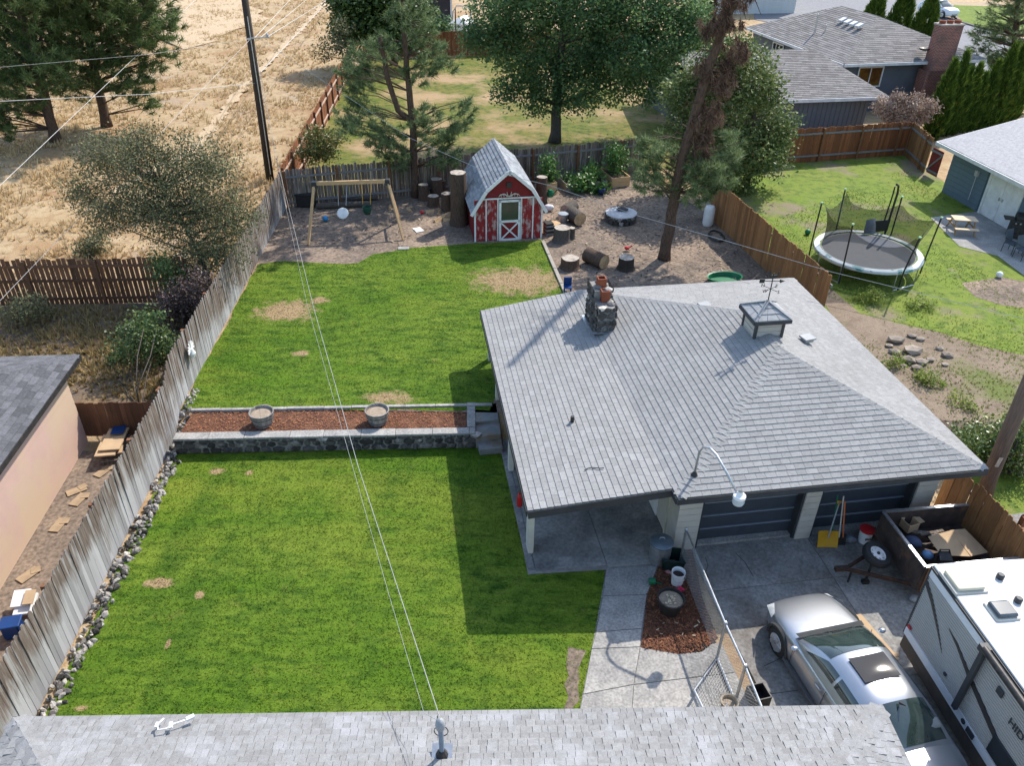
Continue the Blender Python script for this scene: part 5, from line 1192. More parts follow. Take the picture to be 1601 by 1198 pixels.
# ------------------------------------------------------------------ vehicles
CARGLASS = M('car_glass', (.018, .03, .028), (.04, .06, .055), 2.2, rough=.03, spec=.8, coat=.5)
SILVER = M('silver_paint', (.4, .42, .45), (.38, .4, .43), 2, rough=.28, metal=.75, coat=.6)
PAINTW = M('suv_paint', (.62, .65, .68), (.6, .63, .66), 2, rough=.3, coat=.5)
SEAT = M('seat_grey', (.3, .3, .28), (.22, .22, .21), 4, rough=.9); CABIN = M('cabin_dark', (.035, .04, .04), (.05, .05, .05), 4, rough=.9)
def patch(m, c00, c10, c11, c01, bulge=.0, n=6, axis=None):
    """curved four-sided panel"""
    c00, c10, c11, c01 = (Vector(c) for c in (c00, c10, c11, c01)); nrm = axis or (c10 - c00).cross(c01 - c00).normalized()
    vs = []
    for j in range(n + 1):
        for i in range(n + 1):
            a, b = i / n, j / n; p = c00.lerp(c10, a).lerp(c01.lerp(c11, a), b)
            vs.append(p + nrm * bulge * (4 * a * (1 - a)) ** .8 * (.35 + .65 * 4 * b * (1 - b)) if bulge else p)
    m.add(vs, [(j * (n + 1) + i, j * (n + 1) + i + 1, (j + 1) * (n + 1) + i + 1, (j + 1) * (n + 1) + i) for j in range(n) for i in range(n)])
def car(label, loc, rz, paint, kind='sedan', name='parked_car'):
    t = thing(name, label, 'car', loc, rz)
    if kind == 'sedan':
        st = [(0, .5, .5, .32), (.06, .66, .6, .24), (.2, .78, .68, .2), (.5, .86, .755, .18), (.95, .89, .83, .18), (1.35, .9, .9, .18), (2.2, .905, .93, .18), (3.2, .905, .95, .18), (3.8, .89, .98, .2), (4.35, .84, .97, .25), (4.62, .74, .9, .32), (4.72, .58, .76, .38)]
        A, B, C_, D = (1.28, .74, .9), (2.12, .555, 1.36), (3.15, .56, 1.37), (4.0, .70, .99); L = 4.72; wr = .325; wx = (.88, 3.62)
    else:
        st = [(0, .55, .7, .4), (.08, .74, .86, .3), (.25, .84, .96, .26), (.6, .9, 1.02, .24), (1.2, .93, 1.08, .24), (2.2, .94, 1.1, .24), (3.4, .94, 1.12, .24), (4.2, .92, 1.13, .28), (4.5, .86, 1.1, .34), (4.6, .74, 1.0, .42)]
        A, B, C_, D = (1.2, .78, 1.08), (1.9, .62, 1.68), (3.7, .62, 1.7), (4.35, .74, 1.15); L = 4.6; wr = .36; wx = (.85, 3.55)
    secs = []
    for x, hw, top, bot in st:
        h = top - bot
        half = [(0, bot), (hw * .78, bot), (hw * .96, bot + .1 * h), (hw, bot + .42 * h), (hw * .985, bot + .62 * h), (hw * .955, bot + .84 * h), (hw * .86, top - .012), (hw * .45, top + .022), (0, top + .03)]
        secs.append([(x, y, z) for y, z in half] + [(x, -y, z) for y, z in half[-2:0:-1]])
    def body(m):
        n = len(secs[0]); vs = [p for s in secs for p in s]
        fs = [(i * n + j, i * n + (j + 1) % n, (i + 1) * n + (j + 1) % n, (i + 1) * n + j) for i in range(len(secs) - 1) for j in range(n)]
        m.add(vs, fs + [tuple(range(n)), tuple(range((len(secs) - 1) * n, len(secs) * n))])
    bd = part(t, 'body', paint, body, smooth=True, subsurf=2)
    mir = lambda p: (p[0], -p[1], p[2])
    xk = [A[0] - .04, A[0] + .22, A[0] + .5, B[0], 2.5, (2.5 + C_[0]) / 2, C_[0], (C_[0] + D[0]) / 2 - .03, D[0] - .12, D[0] + .06]
    zr = B[2] + .03; zk = [A[2] - .03, A[2] + .36 * (zr - A[2]), A[2] + .7 * (zr - A[2]), zr - .03, zr, zr, zr - .025, D[2] + .62 * (zr - D[2]), D[2] + .18 * (zr - D[2]), D[2] - .04]
    wk = [A[1] + .04, A[1] + .075, A[1] + .09, A[1] + .1, A[1] + .1, A[1] + .1, A[1] + .09, D[1] + .11, D[1] + .08, D[1] + .03]
    bk_ = [A[2] - .05 + .05 * k / 9 for k in range(10)]
    def lerpk(x, ys):
        x = min(max(x, xk[0]), xk[-1])
        for k in range(len(xk) - 1):
            if x <= xk[k + 1]:
                q = (x - xk[k]) / (xk[k + 1] - xk[k]); y0, y1 = ys[k], ys[k + 1]
                m0 = (ys[k + 1] - ys[max(k - 1, 0)]) / (xk[k + 1] - xk[max(k - 1, 0)]) * (xk[k + 1] - xk[k]); m1 = (ys[min(k + 2, 9)] - ys[k]) / (xk[min(k + 2, 9)] - xk[k]) * (xk[k + 1] - xk[k])
                return (2 * q ** 3 - 3 * q * q + 1) * y0 + (q ** 3 - 2 * q * q + q) * m0 + (3 * q * q - 2 * q ** 3) * y1 + (q ** 3 - q * q) * m1
    def S(x, s_):
        zt, w, zb = lerpk(x, zk), lerpk(x, wk), lerpk(x, bk_); ph = s_ * math.pi / 2
        c, sn = max(0, math.cos(ph)), math.sin(ph); hh = max(0, zt - zb)
        zz = zb + hh * c ** .42; y = math.copysign(abs(sn) ** .72, sn) * w * (1 - .24 * min(1, (zz - zb) / .44))
        return Vector((x, y, zz))
    def shell(m, x0, x1, sa, sb, nx, ns, off=0, x0b=None, x1b=None):
        vs = []
        for i in range(nx + 1):
            for j in range(ns + 1):
                s_ = sa + (sb - sa) * j / ns; e = 2 * abs(j / ns - .5)
                lo = x0 if x0b is None else x0 + (x0b - x0) * j / ns; hi = x1 if x1b is None else x1 + (x1b - x1) * j / ns
                x = lo + (hi - lo) * i / nx; p = S(x, s_)
                if off:
                    n_ = (S(x + .01, s_) - S(x - .01, s_)).cross(S(x, s_ + .01) - S(x, s_ - .01)); n_.normalize()
                    if n_.dot(p - Vector((x, 0, A[2] - .1))) < 0: n_ = -n_
                    p = p + n_ * off
                vs.append(p)
        m.add(vs, [(i * (ns + 1) + j, i * (ns + 1) + j + 1, (i + 1) * (ns + 1) + j + 1, (i + 1) * (ns + 1) + j) for i in range(nx) for j in range(ns)])
    rf = part(t, 'roof', paint, lambda m: shell(m, xk[0], xk[-1], -1, 1, 40, 30), smooth=True)
    part(t, 'windscreen', CARGLASS, lambda m: shell(m, A[0] + .04, B[0] - .04, -.66, .66, 12, 16, .007), smooth=True)
    part(t, 'rear_window', CARGLASS, lambda m: shell(m, C_[0] + .08, D[0] - .08, -.6, .6, 12, 16, .007), smooth=True)
    for s in (1, -1):
        q = lambda p: (p[0], p[1] * s, p[2])
        part(t, 'side_window', CARGLASS, lambda m: shell(m, B[0] - .02, 2.46, s * .74, s * .965, 8, 5, .007, A[0] + .34), smooth=True)
        part(t, 'side_window', CARGLASS, lambda m: shell(m, 2.53, C_[0] - .03, s * .74, s * .965, 8, 5, .007, None, D[0] - .42), smooth=True)
        mr_ = part(t, 'mirror', paint, lambda m: m.rock((0, 0, 0), (.09, .13, .075), 3), smooth=True, subsurf=1); mr_.location = (A[0] + .25, s * 1.0, A[2] + .07)
        part(t, 'headlight', M('headlight_lens', (.6, .62, .62), (.4, .42, .42), 6, rough=.1, spec=.7), lambda m: patch(m, q((.1, .74, .56)), q((.5, .875, .66)), q((.48, .8, .755 if kind == 'sedan' else .9)), q((.14, .6, .64)), .015, 4), smooth=True)
        part(t, 'tail_light', M('tail_lens', (.3, .015, .015), (.2, .01, .01), 4, rough=.15), lambda m: patch(m, q((L - .35, .86, .7)), q((L - .08, .72, .7)), q((L - .1, .7, .86)), q((L - .38, .845, .86)), .015, 4), smooth=True)
        hn = part(t, 'door_handle', paint, lambda m: m.tube([(2.22, s * .9, .78), (2.25, s * .918, .785), (2.38, s * .918, .79), (2.41, s * .9, .79)], .016, 5))
        part(t, 'sill', M('sill_dark', (.1, .105, .12), None, 3, rough=.5), lambda m: m.box((2.25, s * .885, .23), (2.1, .05, .09)))
        [part(t, 'door_seam', CABIN, lambda m: m.tube([(x, s * .893, .34), (x, s * .908, .58), (x, s * .896, .76), (x, s * .872, .88)], .007, 4)) for x in (1.4, 2.5, 3.42)]
        for x in wx:
            w = part(t, 'wheel', MATS['rubber'], lambda m: m.tube([(x, s * .69, wr), (x, s * .72, wr), (x, s * .88, wr), (x, s * .91, wr)], [wr - .04, wr, wr, wr - .04], 24), smooth=40)
            part(w, 'rim', M('alloy', (.55, .56, .58), (.48, .49, .5), 4, rough=.3, metal=.7), lambda m: m.tube([(x, s * .90, wr), (x, s * .917, wr)], [wr * .66, wr * .62], 20))
            for k in range(5):
                a = k * 1.2566; part(w, 'spoke', MATS['alloy'], lambda m: m.bar((x, s * .92, wr), (x + math.cos(a) * wr * .6, s * .92, wr + math.sin(a) * wr * .6), .03, .07))
            part(t, 'wheel_arch', CABIN, lambda m: m.tube([(x + math.cos(a) * (wr + .045), s * (.875 if x < 2 else .88), wr + math.sin(a) * (wr + .045)) for a in np.linspace(-.15, math.pi + .15, 14)], .045, 5))
        part(t, 'seat', SEAT, lambda m: (m.box((2.25, s * .38, .62), (.5, .5, .22)), m.box((2.55, s * .38, .92), (.18, .48, .56), ry=R(12)), m.box((2.63, s * .38, 1.22), (.1, .26, .16))), bevel=.05)
    part(t, 'dashboard', CABIN, lambda m: m.box((1.6, 0, .87), (.5, 1.4, .12)), bevel=.04)
    part(t, 'rear_seat', SEAT, lambda m: (m.box((3.25, 0, .62), (.5, 1.3, .22)), m.box((3.6, 0, .92), (.2, 1.3, .5), ry=R(16))), bevel=.05)
    part(t, 'cowl', CABIN, lambda m: patch(m, (A[0] - .1, A[1] + .02, A[2] + .03), (A[0] - .1, -A[1] - .02, A[2] + .03), (A[0] + .03, -A[1], A[2] + .045), (A[0] + .03, A[1], A[2] + .045), .02, 6, Vector((-.8, 0, .6))))
    part(t, 'hood_seam', CABIN, lambda m: [m.tube([(1.2, s * .74, .915 if kind == 'sedan' else 1.09), (.8, s * .74, .842 if kind == 'sedan' else 1.045), (.35, s * .66, .738 if kind == 'sedan' else .99)], .006, 4) for s in (1,)])
    if kind == 'sedan':
        part(t, 'sunroof', M('sunroof_glass', (.015, .02, .028), None, 2, rough=.03, spec=.22), lambda m: patch(m, (2.25, .38, B[2] + .036), (2.8, .38, B[2] + .042), (2.8, -.38, B[2] + .042), (2.25, -.38, B[2] + .036), .008, 6, Vector((0, 0, 1))), smooth=True)
        part(t, 'wiper', CABIN, lambda m: (m.tube([(1.3, .45, .95), (1.36, -.05, .985)], .012, 4), m.tube([(1.3, -.1, .965), (1.38, -.55, .965)], .012, 4)))
        part(t, 'antenna', CABIN, lambda m: m.tube([(3.3, 0, 1.38), (3.42, 0, 1.47)], [.03, .008], 6))
    part(t, 'grille', CABIN, lambda m: m.box((.05, 0, .47), (.08, .7, .16)))
    return t
car('silver sedan parked on the driveway with sun glinting on its sunroof', (6.33, 11.95, .02), R(-76), SILVER)
sv = U(1478, 27, UP)
car('white compact sport utility car parked in the street', (sv.x + .3, sv.y - 1.2, UP + .01), R(112), PAINTW, 'suv')

# camper trailer
cc0 = Vector((8.27, 10.88, 0)); crz = R(-84)
camper = thing('camper_trailer', 'white and grey travel trailer with dark swoosh stripes at the right bottom edge', 'camper', cc0, crz)
CL_, CWD, CB, CTOP = 6.5, 2.45, .72, 2.68
CS = M('camper_siding', (.42, .40, .37), (.38, .365, .34), 1.2, rough=.35); CWH = M('camper_white', (.7, .72, .74), (.62, .64, .66), 2, rough=.35); CRF = M('camper_roof', (.56, .555, .54), (.52, .515, .5), 1.5, rough=.7, c3=(.46, .45, .43), scale3=.8)
part(camper, 'body', CS, lambda m: m.box((CL_ / 2, CWD / 2, (CB + CTOP) / 2), (CL_, CWD, CTOP - CB)), bevel=.03)
part(camper, 'roof', CRF, lambda m: m.box((CL_ / 2, CWD / 2, CTOP + .02), (CL_ + .04, CWD + .02, .05)), bevel=.02)
part(camper, 'roof_edge', CT, lambda m: m.box((CL_ / 2, -.015, CTOP - .02), (CL_ + .06, .05, .05)))
part(camper, 'end_trim', CT, lambda m: m.box((-.01, .0, (CB + CTOP) / 2), (.04, .04, CTOP - CB)))
part(camper, 'top_band', CWH, lambda m: m.box((CL_ / 2, -.01, CTOP - .16), (CL_, .02, .17)))
part(camper, 'bottom_band', CWH, lambda m: m.box((CL_ / 2, -.012, CB + .11), (CL_, .02, .2)))
part(camper, 'skirt', M('skirt_brown', (.11, .09, .075), (.06, .055, .05), 2, rough=.6), lambda m: m.box((CL_ / 2, .04, CB - .19), (CL_, .06, .38)))
part(camper, 'underframe', CT, lambda m: m.box((CL_ / 2, CWD / 2, .45), (CL_ - .2, CWD - .4, .18)))
for k in range(24):
    z = CB + .24 + k * .062
    if z > CTOP - .27: break
    part(camper, 'siding_rib', CS, lambda m: m.box((CL_ / 2, -.006, z), (CL_ - .02, .014, .03)))
def swoosh(m, pts, y):
    n = len(pts); vs = [(x, y, z) for x, z, w in pts] + [(x, y, z + w) for x, z, w in pts]
    vs += [(x, y + .012, z) for x, y0, z in vs]
    k = 2 * n
    m.add(vs, [(i, i + 1, n + i + 1, n + i) for i in range(n - 1)] + [(k + i, k + n + i, k + n + i + 1, k + i + 1) for i in range(n - 1)])
SWM = M('swoosh_dark', (.05, .047, .045), None, 2, rough=.4)
part(camper, 'stripe', SWM, lambda m: swoosh(m, [(.0, 2.2, .14), (.3, 2.03, .12), (.7, 1.72, .08), (1.05, 1.42, .015)], -.024))
part(camper, 'stripe', SWM, lambda m: swoosh(m, [(.95, 2.02, .01), (1.3, 1.9, .07), (1.8, 1.66, .12), (2.3, 1.48, .14), (3.0, 1.24, .14), (3.8, 1.0, .12), (4.6, .85, .06)], -.026))
aw = part(camper, 'awning_arm', CT, lambda m: (m.bar((1.88, -.09, CTOP - .1), (1.88, -.09, CB + .2), .07, .1), m.box((1.88, -.1, CTOP - .06), (.16, .16, .14))))
part(camper, 'awning_roller', MATS['dark_metal'], lambda m: m.tube([(1.9, -.14, CTOP - .02), (6.4, -.14, CTOP - .02)], .065, 10), smooth=40)
part(camper, 'hatch_window', M('hatch_dark', (.035, .04, .045), None, 3, rough=.2), lambda m: m.box((3.15, -.03, 1.22), (.8, .03, .46)), bevel=.02)
part(camper, 'outlet', CT, lambda m: m.box((2.35, -.035, CB + .12), (.2, .03, .12)))
part(camper, 'filler_cap', CT, lambda m: m.tube([(2.12, -.01, CB + .13), (2.12, -.04, CB + .13)], .055, 10))
part(camper, 'port', CT, lambda m: m.tube([(1.32, -.0, 1.15), (1.32, -.03, 1.15)], .045, 10))
part(camper, 'speaker', CT, lambda m: m.box((2.45, -.03, 2.2), (.16, .04, .16)), bevel=.04)
part(camper, 'marker_light', MATS['red_plastic'], lambda m: m.box((.1, -.035, CB + .3), (.1, .03, .06)))
part(camper, 'wheel', MATS['rubber'], lambda m: m.tube([(3.6, .02, .34), (3.6, .25, .34)], [.34, .34], 20))
part(camper, 'fender', M('fender_grey', (.2, .23, .27), None, 3), lambda m: m.tube([(3.6 + math.cos(a) * .48, -.02, .36 + math.sin(a) * .44) for a in np.linspace(0, math.pi, 10)], .05, 5))
letters(camper, 'HID', .22, CT, (3.02, -.03, 1.98), (R(90), 0, 0), .006)
part(camper, 'rear_lamp', MATS['red_plastic'], lambda m: m.box((-.03, .12, CB + .1), (.05, .1, .08)))
def roofpt(px, py):
    q = Matrix.Rotation(-crz, 3, 'Z') @ (U(px, py, CTOP + .05) - cc0); return q
for (px, py, s, mt) in ((1506, 911, .5, M('skylight_cream', (.62, .58, .45), (.55, .5, .38), 2, rough=.25)), (1566, 957, .36, M('vent_smoke', (.03, .045, .06), (.05, .07, .09), 2, rough=.12, spec=.6))):
    q = roofpt(px, py)
    hv = part(camper, 'roof_hatch', M('hatch_frame', (.6, .57, .5), None, 3), lambda m: m.box((q.x, q.y, CTOP + .06), (s * 1.15, s * 1.3, .05)), bevel=.01)
    part(hv, 'lid', mt, lambda m: m.box((q.x, q.y, CTOP + .12), (s, s * 1.1, .09)), bevel=.04)
for px, py in ((1563, 904), (1591, 941)):
    q = roofpt(px, py); part(camper, 'roof_vent', CT, lambda m: m.lathe([(.07, 0), (.07, .08), (.05, .1), (0, .1)], (q.x, q.y, CTOP + .05), 10))

# utility trailer full of scrap, spare wheel on its tongue
tl = Vector((8.92, 14.05, 0)); trz = R(8)
trailer = thing('utility_trailer', 'rusty brown box trailer loaded with scrap beside the garage', 'trailer', tl, trz)
OLDM = M('trailer_panel', (.085, .06, .048), (.04, .032, .03), 3, rough=.7, c3=(.2, .1, .06), scale3=1.6, cov=(.55, .7))
TX, TY = 2.35, 1.78
part(trailer, 'floor', OLDM, lambda m: m.box((TX / 2, -TY / 2, .5), (TX, TY, .08)))
part(trailer, 'side_panel', OLDM, lambda m: m.box((0, -TY / 2, .82), (.05, TY, .72)))
part(trailer, 'side_panel', OLDM, lambda m: m.box((TX / 2, 0, .82), (TX, .05, .72)))
part(trailer, 'side_panel', OLDM, lambda m: m.box((TX / 2, -TY, .82), (TX, .05, .72)))
tp_ = part(trailer, 'tall_panel', MATS['wood_brown_fence'], lambda m: m.box((TX, -TY / 2, .95), (.05, TY + .1, 1.0)))
for k in range(8): part(trailer, 'board', MATS['wood_old'], lambda m: m.box((TX - .035, -.12 - k * .22, .95), (.02, .2, .98)))
part(trailer, 'rim', MATS['galvanised'], lambda m: (m.box((TX / 2, 0, 1.2), (TX, .07, .04)), m.box((TX / 2, -TY, 1.2), (TX, .07, .04)), m.box((0, -TY / 2, 1.2), (.07, TY, .04))))
for z in (.55, .75): part(trailer, 'end_board', MATS['wood_cedar'], lambda m: m.box((.12 if z > .6 else .2, -TY - .06, .82), (.1, .05, .72)))
part(trailer, 'tongue', MATS['rust_metal'], lambda m: (m.bar((.1, -1.6, .42), (-1.25, -.95, .42), .06, .08), m.bar((.1, -.3, .42), (-1.25, -.95, .42), .06, .08), m.box((-1.35, -.95, .44), (.3, .1, .1))))
part(trailer, 'jack', MATS['dark_metal'], lambda m: (m.tube([(-.72, -1.08, .02), (-.72, -1.08, .8)], .03, 6), m.box((-.72, -1.08, .06), (.16, .1, .1)), m.tube([(-1.1, -1.0, .02), (-1.1, -1.0, .42)], .025, 6)))
for y in (-.3, -1.5): part(trailer, 'wheel', MATS['rubber'], lambda m: m.tube([(1.3, y - .1, .3), (1.3, y + .1, .3)], .3, 16))
sw = part(trailer, 'spare_wheel', MATS['rubber'], lambda m: m.lathe([(.2, 0), (.31, .01), (.34, .06), (.34, .13), (.31, .18), (.2, .19), (.19, .1), (.2, 0)], (0, 0, 0), 22), smooth=40); sw.location = (-.52, -.85, .62); sw.rotation_euler = (R(14), R(10), 0)
part(sw, 'rim', WHITE, lambda m: (m.lathe([(.2, .15), (.17, .12), (.06, .16), (0, .165)], (0, 0, 0), 20), [m.tube([(.12 * math.cos(a), .12 * math.sin(a), .12), (.12 * math.cos(a), .12 * math.sin(a), .155)], .02, 6) for a in np.linspace(0, 5.5, 8)][0]), smooth=40)
part(sw, 'hub_bolt', MATS['black_plastic'], lambda m: m.lathe([(.04, .16), (.035, .19), (0, .19)], (0, 0, 0), 10))
for k in range(8):
    a = k * .785; part(sw, 'rim_hole', MATS['black_plastic'], lambda m: m.lathe([(.022, .146), (.022, .152), (0, .152)], (.125 * math.cos(a), .125 * math.sin(a), 0), 8))
def inT(px, py, z): return U(px, py, z)
def junk(name, label, mat, fn, px, py, z, rz=0, cat='scrap', **kw):
    t = thing(name, label, cat, U(px, py, z), rz); part(t, kw.pop('pname', 'shell'), mat, fn, **kw); return t
j1 = thing('cardboard_sheet', 'large flattened cardboard sheet on top of the scrap trailer', 'cardboard', U(1492, 852, .85), R(12))
part(j1, 'sheet', MATS['cardboard'], lambda m: (m.slab([(-.62, -.32, .1), (.1, -.42, .02), (.12, .35, .1), (-.5, .3, .06)], .012), m.slab([(.12, -.42, .02), (.7, -.3, -.08), (.55, .38, .05), (.12, .36, .1)], .012)))
j2 = thing('cardboard_box', 'open cardboard box in the corner of the scrap trailer', 'box', U(1420, 825, .75), R(20))
part(j2, 'carton', MATS['cardboard'], lambda m: (m.box((0, -.14, .1), (.3, .012, .24)), m.box((0, .14, .1), (.3, .012, .24)), m.box((-.15, 0, .1), (.012, .28, .24)), m.box((.15, 0, .1), (.012, .28, .24)), m.box((0, 0, -.01), (.3, .28, .01)), m.slab([(-.15, .14, .22), (.15, .14, .22), (.17, .3, .26), (-.13, .3, .26)], .01), m.slab([(.15, -.14, .22), (.15, .14, .22), (.32, .12, .2), (.32, -.12, .2)], .01)))
junk('scrap_bag', 'dark blue stuffed bag in the scrap trailer', M('bag_navy', (.05, .07, .13), (.035, .05, .09), 4, rough=.7, bump=.3), lambda m: m.rock((0, 0, .05), (.3, .25, .2), 8), 1425, 850, .75, cat='bag', subsurf=2, smooth=True)
junk('scrap_bag', 'light blue plastic bag in the scrap trailer', M('bag_blue', (.12, .25, .42), (.08, .17, .32), 5, rough=.4, bump=.4), lambda m: m.rock((0, 0, 0), (.2, .18, .14), 12), 1450, 868, .75, cat='bag', subsurf=2, smooth=True)
junk('scrap_bag', 'beige cushion against the near wall of the scrap trailer', M('cushion_beige', (.4, .33, .26), None, 4, rough=.9), lambda m: m.rock((0, 0, 0), (.18, .16, .13), 15), 1432, 875, .8, cat='cushion', subsurf=2, smooth=True)
junk('scrap_wood', 'broken wooden boards in the scrap trailer', MATS['wood_old'], lambda m: (m.bar((-.4, .1, 0), (.3, -.1, .05), .12, .03), m.bar((-.3, -.1, .08), (.35, .12, .02), .08, .03)), 1455, 836, .75, cat='boards', pname='board')
junk('scrap_chair', 'overturned black chair frame in the scrap trailer', MATS['black_plastic'], lambda m: (m.tube([(-.2, 0, 0), (-.1, .1, .25), (.1, .1, .25), (.2, 0, 0)], .02, 6), m.slab([(-.15, -.1, .1), (.15, -.1, .1), (.12, .1, .2), (-.12, .1, .2)], .03)), 1475, 877, .8, cat='chair', pname='frame')

# ------------------------------------------------------------------ things by the garage
def lathe_thing(name, label, cat, px, py, z, parts, group=None, n=20):
    t = thing(name, label, cat, U(px, py, z), 0, group)
    for pn, mt, prof in parts: part(t, pn, mt, lambda m: m.lathe(prof, (0, 0, 0), n), smooth=40)
    return t
tc_ = lathe_thing('trash_can', 'galvanised trash can with domed lid beside the carport wall', 'trash can', 1030, 876, .06, [('drum', MATS['galvanised'], [(.22, 0), (.25, .2), (.26, .6), (.255, .6), (.24, .3)]), ('lid', M('lid_blue_grey', (.16, .2, .23), (.12, .15, .18), 5, rough=.45, metal=.4), [(.28, .58), (.285, .62), (.24, .66), (.1, .7), (0, .71)])])
part(tc_, 'lid_handle', MATS['galvanised'], lambda m: m.tube([(-.07, 0, .69), (-.04, 0, .75), (.04, 0, .75), (.07, 0, .69)], .012, 6))
bn = thing('recycling_bin', 'open dark green plastic bin next to the trash can', 'bin', U(1050, 885, .03), R(-5))
part(bn, 'tub', M('bin_green', (.012, .03, .026), (.01, .024, .02), 4, rough=.5), lambda m: [m.slab([(a[0] * .2, a[1] * .16, 0), (b[0] * .2, b[1] * .16, 0), (b[0] * .26, b[1] * .21, .36), (a[0] * .26, a[1] * .21, .36)], .02) for a, b in (((-1, -1), (1, -1)), ((1, -1), (1, 1)), ((1, 1), (-1, 1)), ((-1, 1), (-1, -1)))] + [m.box((0, 0, .02), (.4, .32, .02))])
part(bn, 'rim', MATS['bin_green'], lambda m: [m.bar((a[0] * .27, a[1] * .22, .36), (b[0] * .27, b[1] * .22, .36), .04, .03) for a, b in (((-1, -1), (1, -1)), ((1, -1), (1, 1)), ((1, 1), (-1, 1)), ((-1, 1), (-1, -1)))])
wbk = lathe_thing('bucket', 'white bucket of dark soil standing on the mulch', 'bucket', 1058, 912, .03, [('pail', MATS['white_plastic'], [(.13, 0), (.155, .36), (.165, .37), (.16, .38), (.145, .36), (.14, .25)]), ('soil', M('soil_dark', (.05, .035, .03), None, 9), [(0, .27), (.14, .26)])])
part(wbk, 'bail', MATS['galvanised'], lambda m: m.tube([(.155 * math.cos(a), -.06 - .1 * math.sin(a), .3 - .12 * math.sin(a)) for a in np.linspace(0, math.pi, 9)], .006, 4))
pt_ = lathe_thing('plant_pot', 'large black pot of soil and dry leaves on the mulch', 'pot', 1046, 955, .03, [('pot', MATS['black_plastic'], [(.21, 0), (.29, .36), (.31, .37), (.31, .42), (.28, .42), (.27, .34)]), ('soil', MATS['potting_soil'], [(0, .36), (.15, .37), (.275, .34)])])
part(pt_, 'leaf', LEAF, lambda m: [m.slab([(x, y, .385), (x + .05, y + .01, .395), (x + .04, y + .05, .385), (x, y + .03, .39)], .004) for x, y in [(random.uniform(-.17, .12), random.uniform(-.17, .12)) for _ in range(22)]])
tg = thing('hose_reel', 'small green garden tool at the edge of the mulch', 'tool', U(1019, 913, .03)); part(tg, 'reel', MATS['green_plastic'], lambda m: (m.tube([(-.07, 0, .08), (.07, 0, .08)], .08, 10), m.tube([(.08, 0, .06), (.22, -.03, .02)], .015, 5)))
rf_ = thing('red_flower_pot', 'small bright pink red toy beside the black pot', 'toy', U(1063, 925, .03)); part(rf_, 'petal', M('pink_red', (.55, .03, .09), None, 4), lambda m: [m.rock((.05 * math.cos(a), .05 * math.sin(a), .06), (.05, .05, .04), a) for a in (0, 1.5, 3, 4.5)])
rf2 = thing('garden_gloves', 'red and white garden gloves beside the white bucket', 'gloves', U(1044, 896, .03)); part(rf2, 'fabric', M('glove_red', (.35, .04, .04), (.5, .4, .38), 9), lambda m: (m.rock((0, 0, .03), (.09, .06, .04), 2), m.rock((.1, -.04, .03), (.07, .05, .03), 5)))
# chain link run with its gate posts
g0, g1, g2, g3 = U(1073, 829, 1.15), U(1134, 976, 1.15), U(1165, 1043, 1.15), U(1193, 1112, 1.15)
cl = thing('chain_link_fence', 'chain link fence with grey pipe rail between the mulch bed and driveway', 'fence', (g1.x, g1.y, 0))
GV = MATS['galvanised']
for p, q in ((g0, g1), (g1, g2), (g2, g3)): part(cl, 'top_rail', GV, lambda m: m.tube([p, q], .024, 8), local=False)
for p in (g0, g1, g2): part(cl, 'post', GV, lambda m: (m.tube([(p.x, p.y, 0), (p.x, p.y, 1.17)], .033, 8), m.lathe([(.045, 1.15), (.045, 1.19), (.02, 1.22), (0, 1.22)], (p.x, p.y, 0), 8)), local=False)
def linkmesh(m, p, q, h):
    d = Vector((q.x - p.x, q.y - p.y, 0)); L = d.length; d.normalize(); s = .085; n = int((L + h) / s)
    for k in range(n):
        for sg in (0, 1):
            a0 = k * s - h if sg == 0 else k * s; z0, z1 = (0, h) if sg == 0 else (0, h)
            xa, xb = (a0, a0 + h) if sg == 0 else (a0, a0 - h)
            za, zb = .03, h
            lo, hi = max(0, min(xa, xb)), min(L, max(xa, xb))
            if hi - lo < .02: continue
            f = lambda x: za + (zb - za) * (x - xa) / (xb - xa)
            m.bar(Vector((p.x, p.y, 0)) + d * lo + Vector((0, 0, f(lo))), Vector((p.x, p.y, 0)) + d * hi + Vector((0, 0, f(hi))), .004, .004)
for p, q in ((g0, g1), (g1, g2), (g2, g3)):
    o = part(cl, 'link_mesh', M('link_wire', (.34, .34, .33), None, 3, rough=.6, metal=.3), lambda m: linkmesh(m, p, q, 1.12), local=False); o['kind'] = 'stuff'
gt = thing('gate_frame', 'loose grey pipe gate frame leaning at the chain link fence', 'gate', U(1121, 1030, .05))
k0, k1, k2, k3 = U(1121, 1029, .08), U(1085, 1080, .45), U(1146, 1089, .08), U(1112, 1135, .4)
for p, q in ((k0, k1), (k0, k2), (k1, k3), (k2, k3)): part(gt, 'pipe', GV, lambda m: m.tube([p, q], .026, 8), local=False)
o = part(gt, 'link_mesh', MATS['link_wire'], lambda m: [m.bar(k0.lerp(k2, t), k1.lerp(k3, t), .004, .004) for t in np.linspace(.03, .97, 14)] + [m.bar(k0.lerp(k1, t), k2.lerp(k3, t), .004, .004) for t in np.linspace(.03, .97, 14)], local=False); o['kind'] = 'stuff'
lathe_thing('plant_pot', 'empty pale pot at the foot of the gate frame', 'pot', 1138, 1108, .03, [('pot', M('pot_tan', (.4, .34, .26), None, 5), [(.13, 0), (.17, .22), (.18, .24), (.15, .22), (.12, .1)]), ('soil', MATS['potting_soil'], [(0, .16), (.14, .15)])])
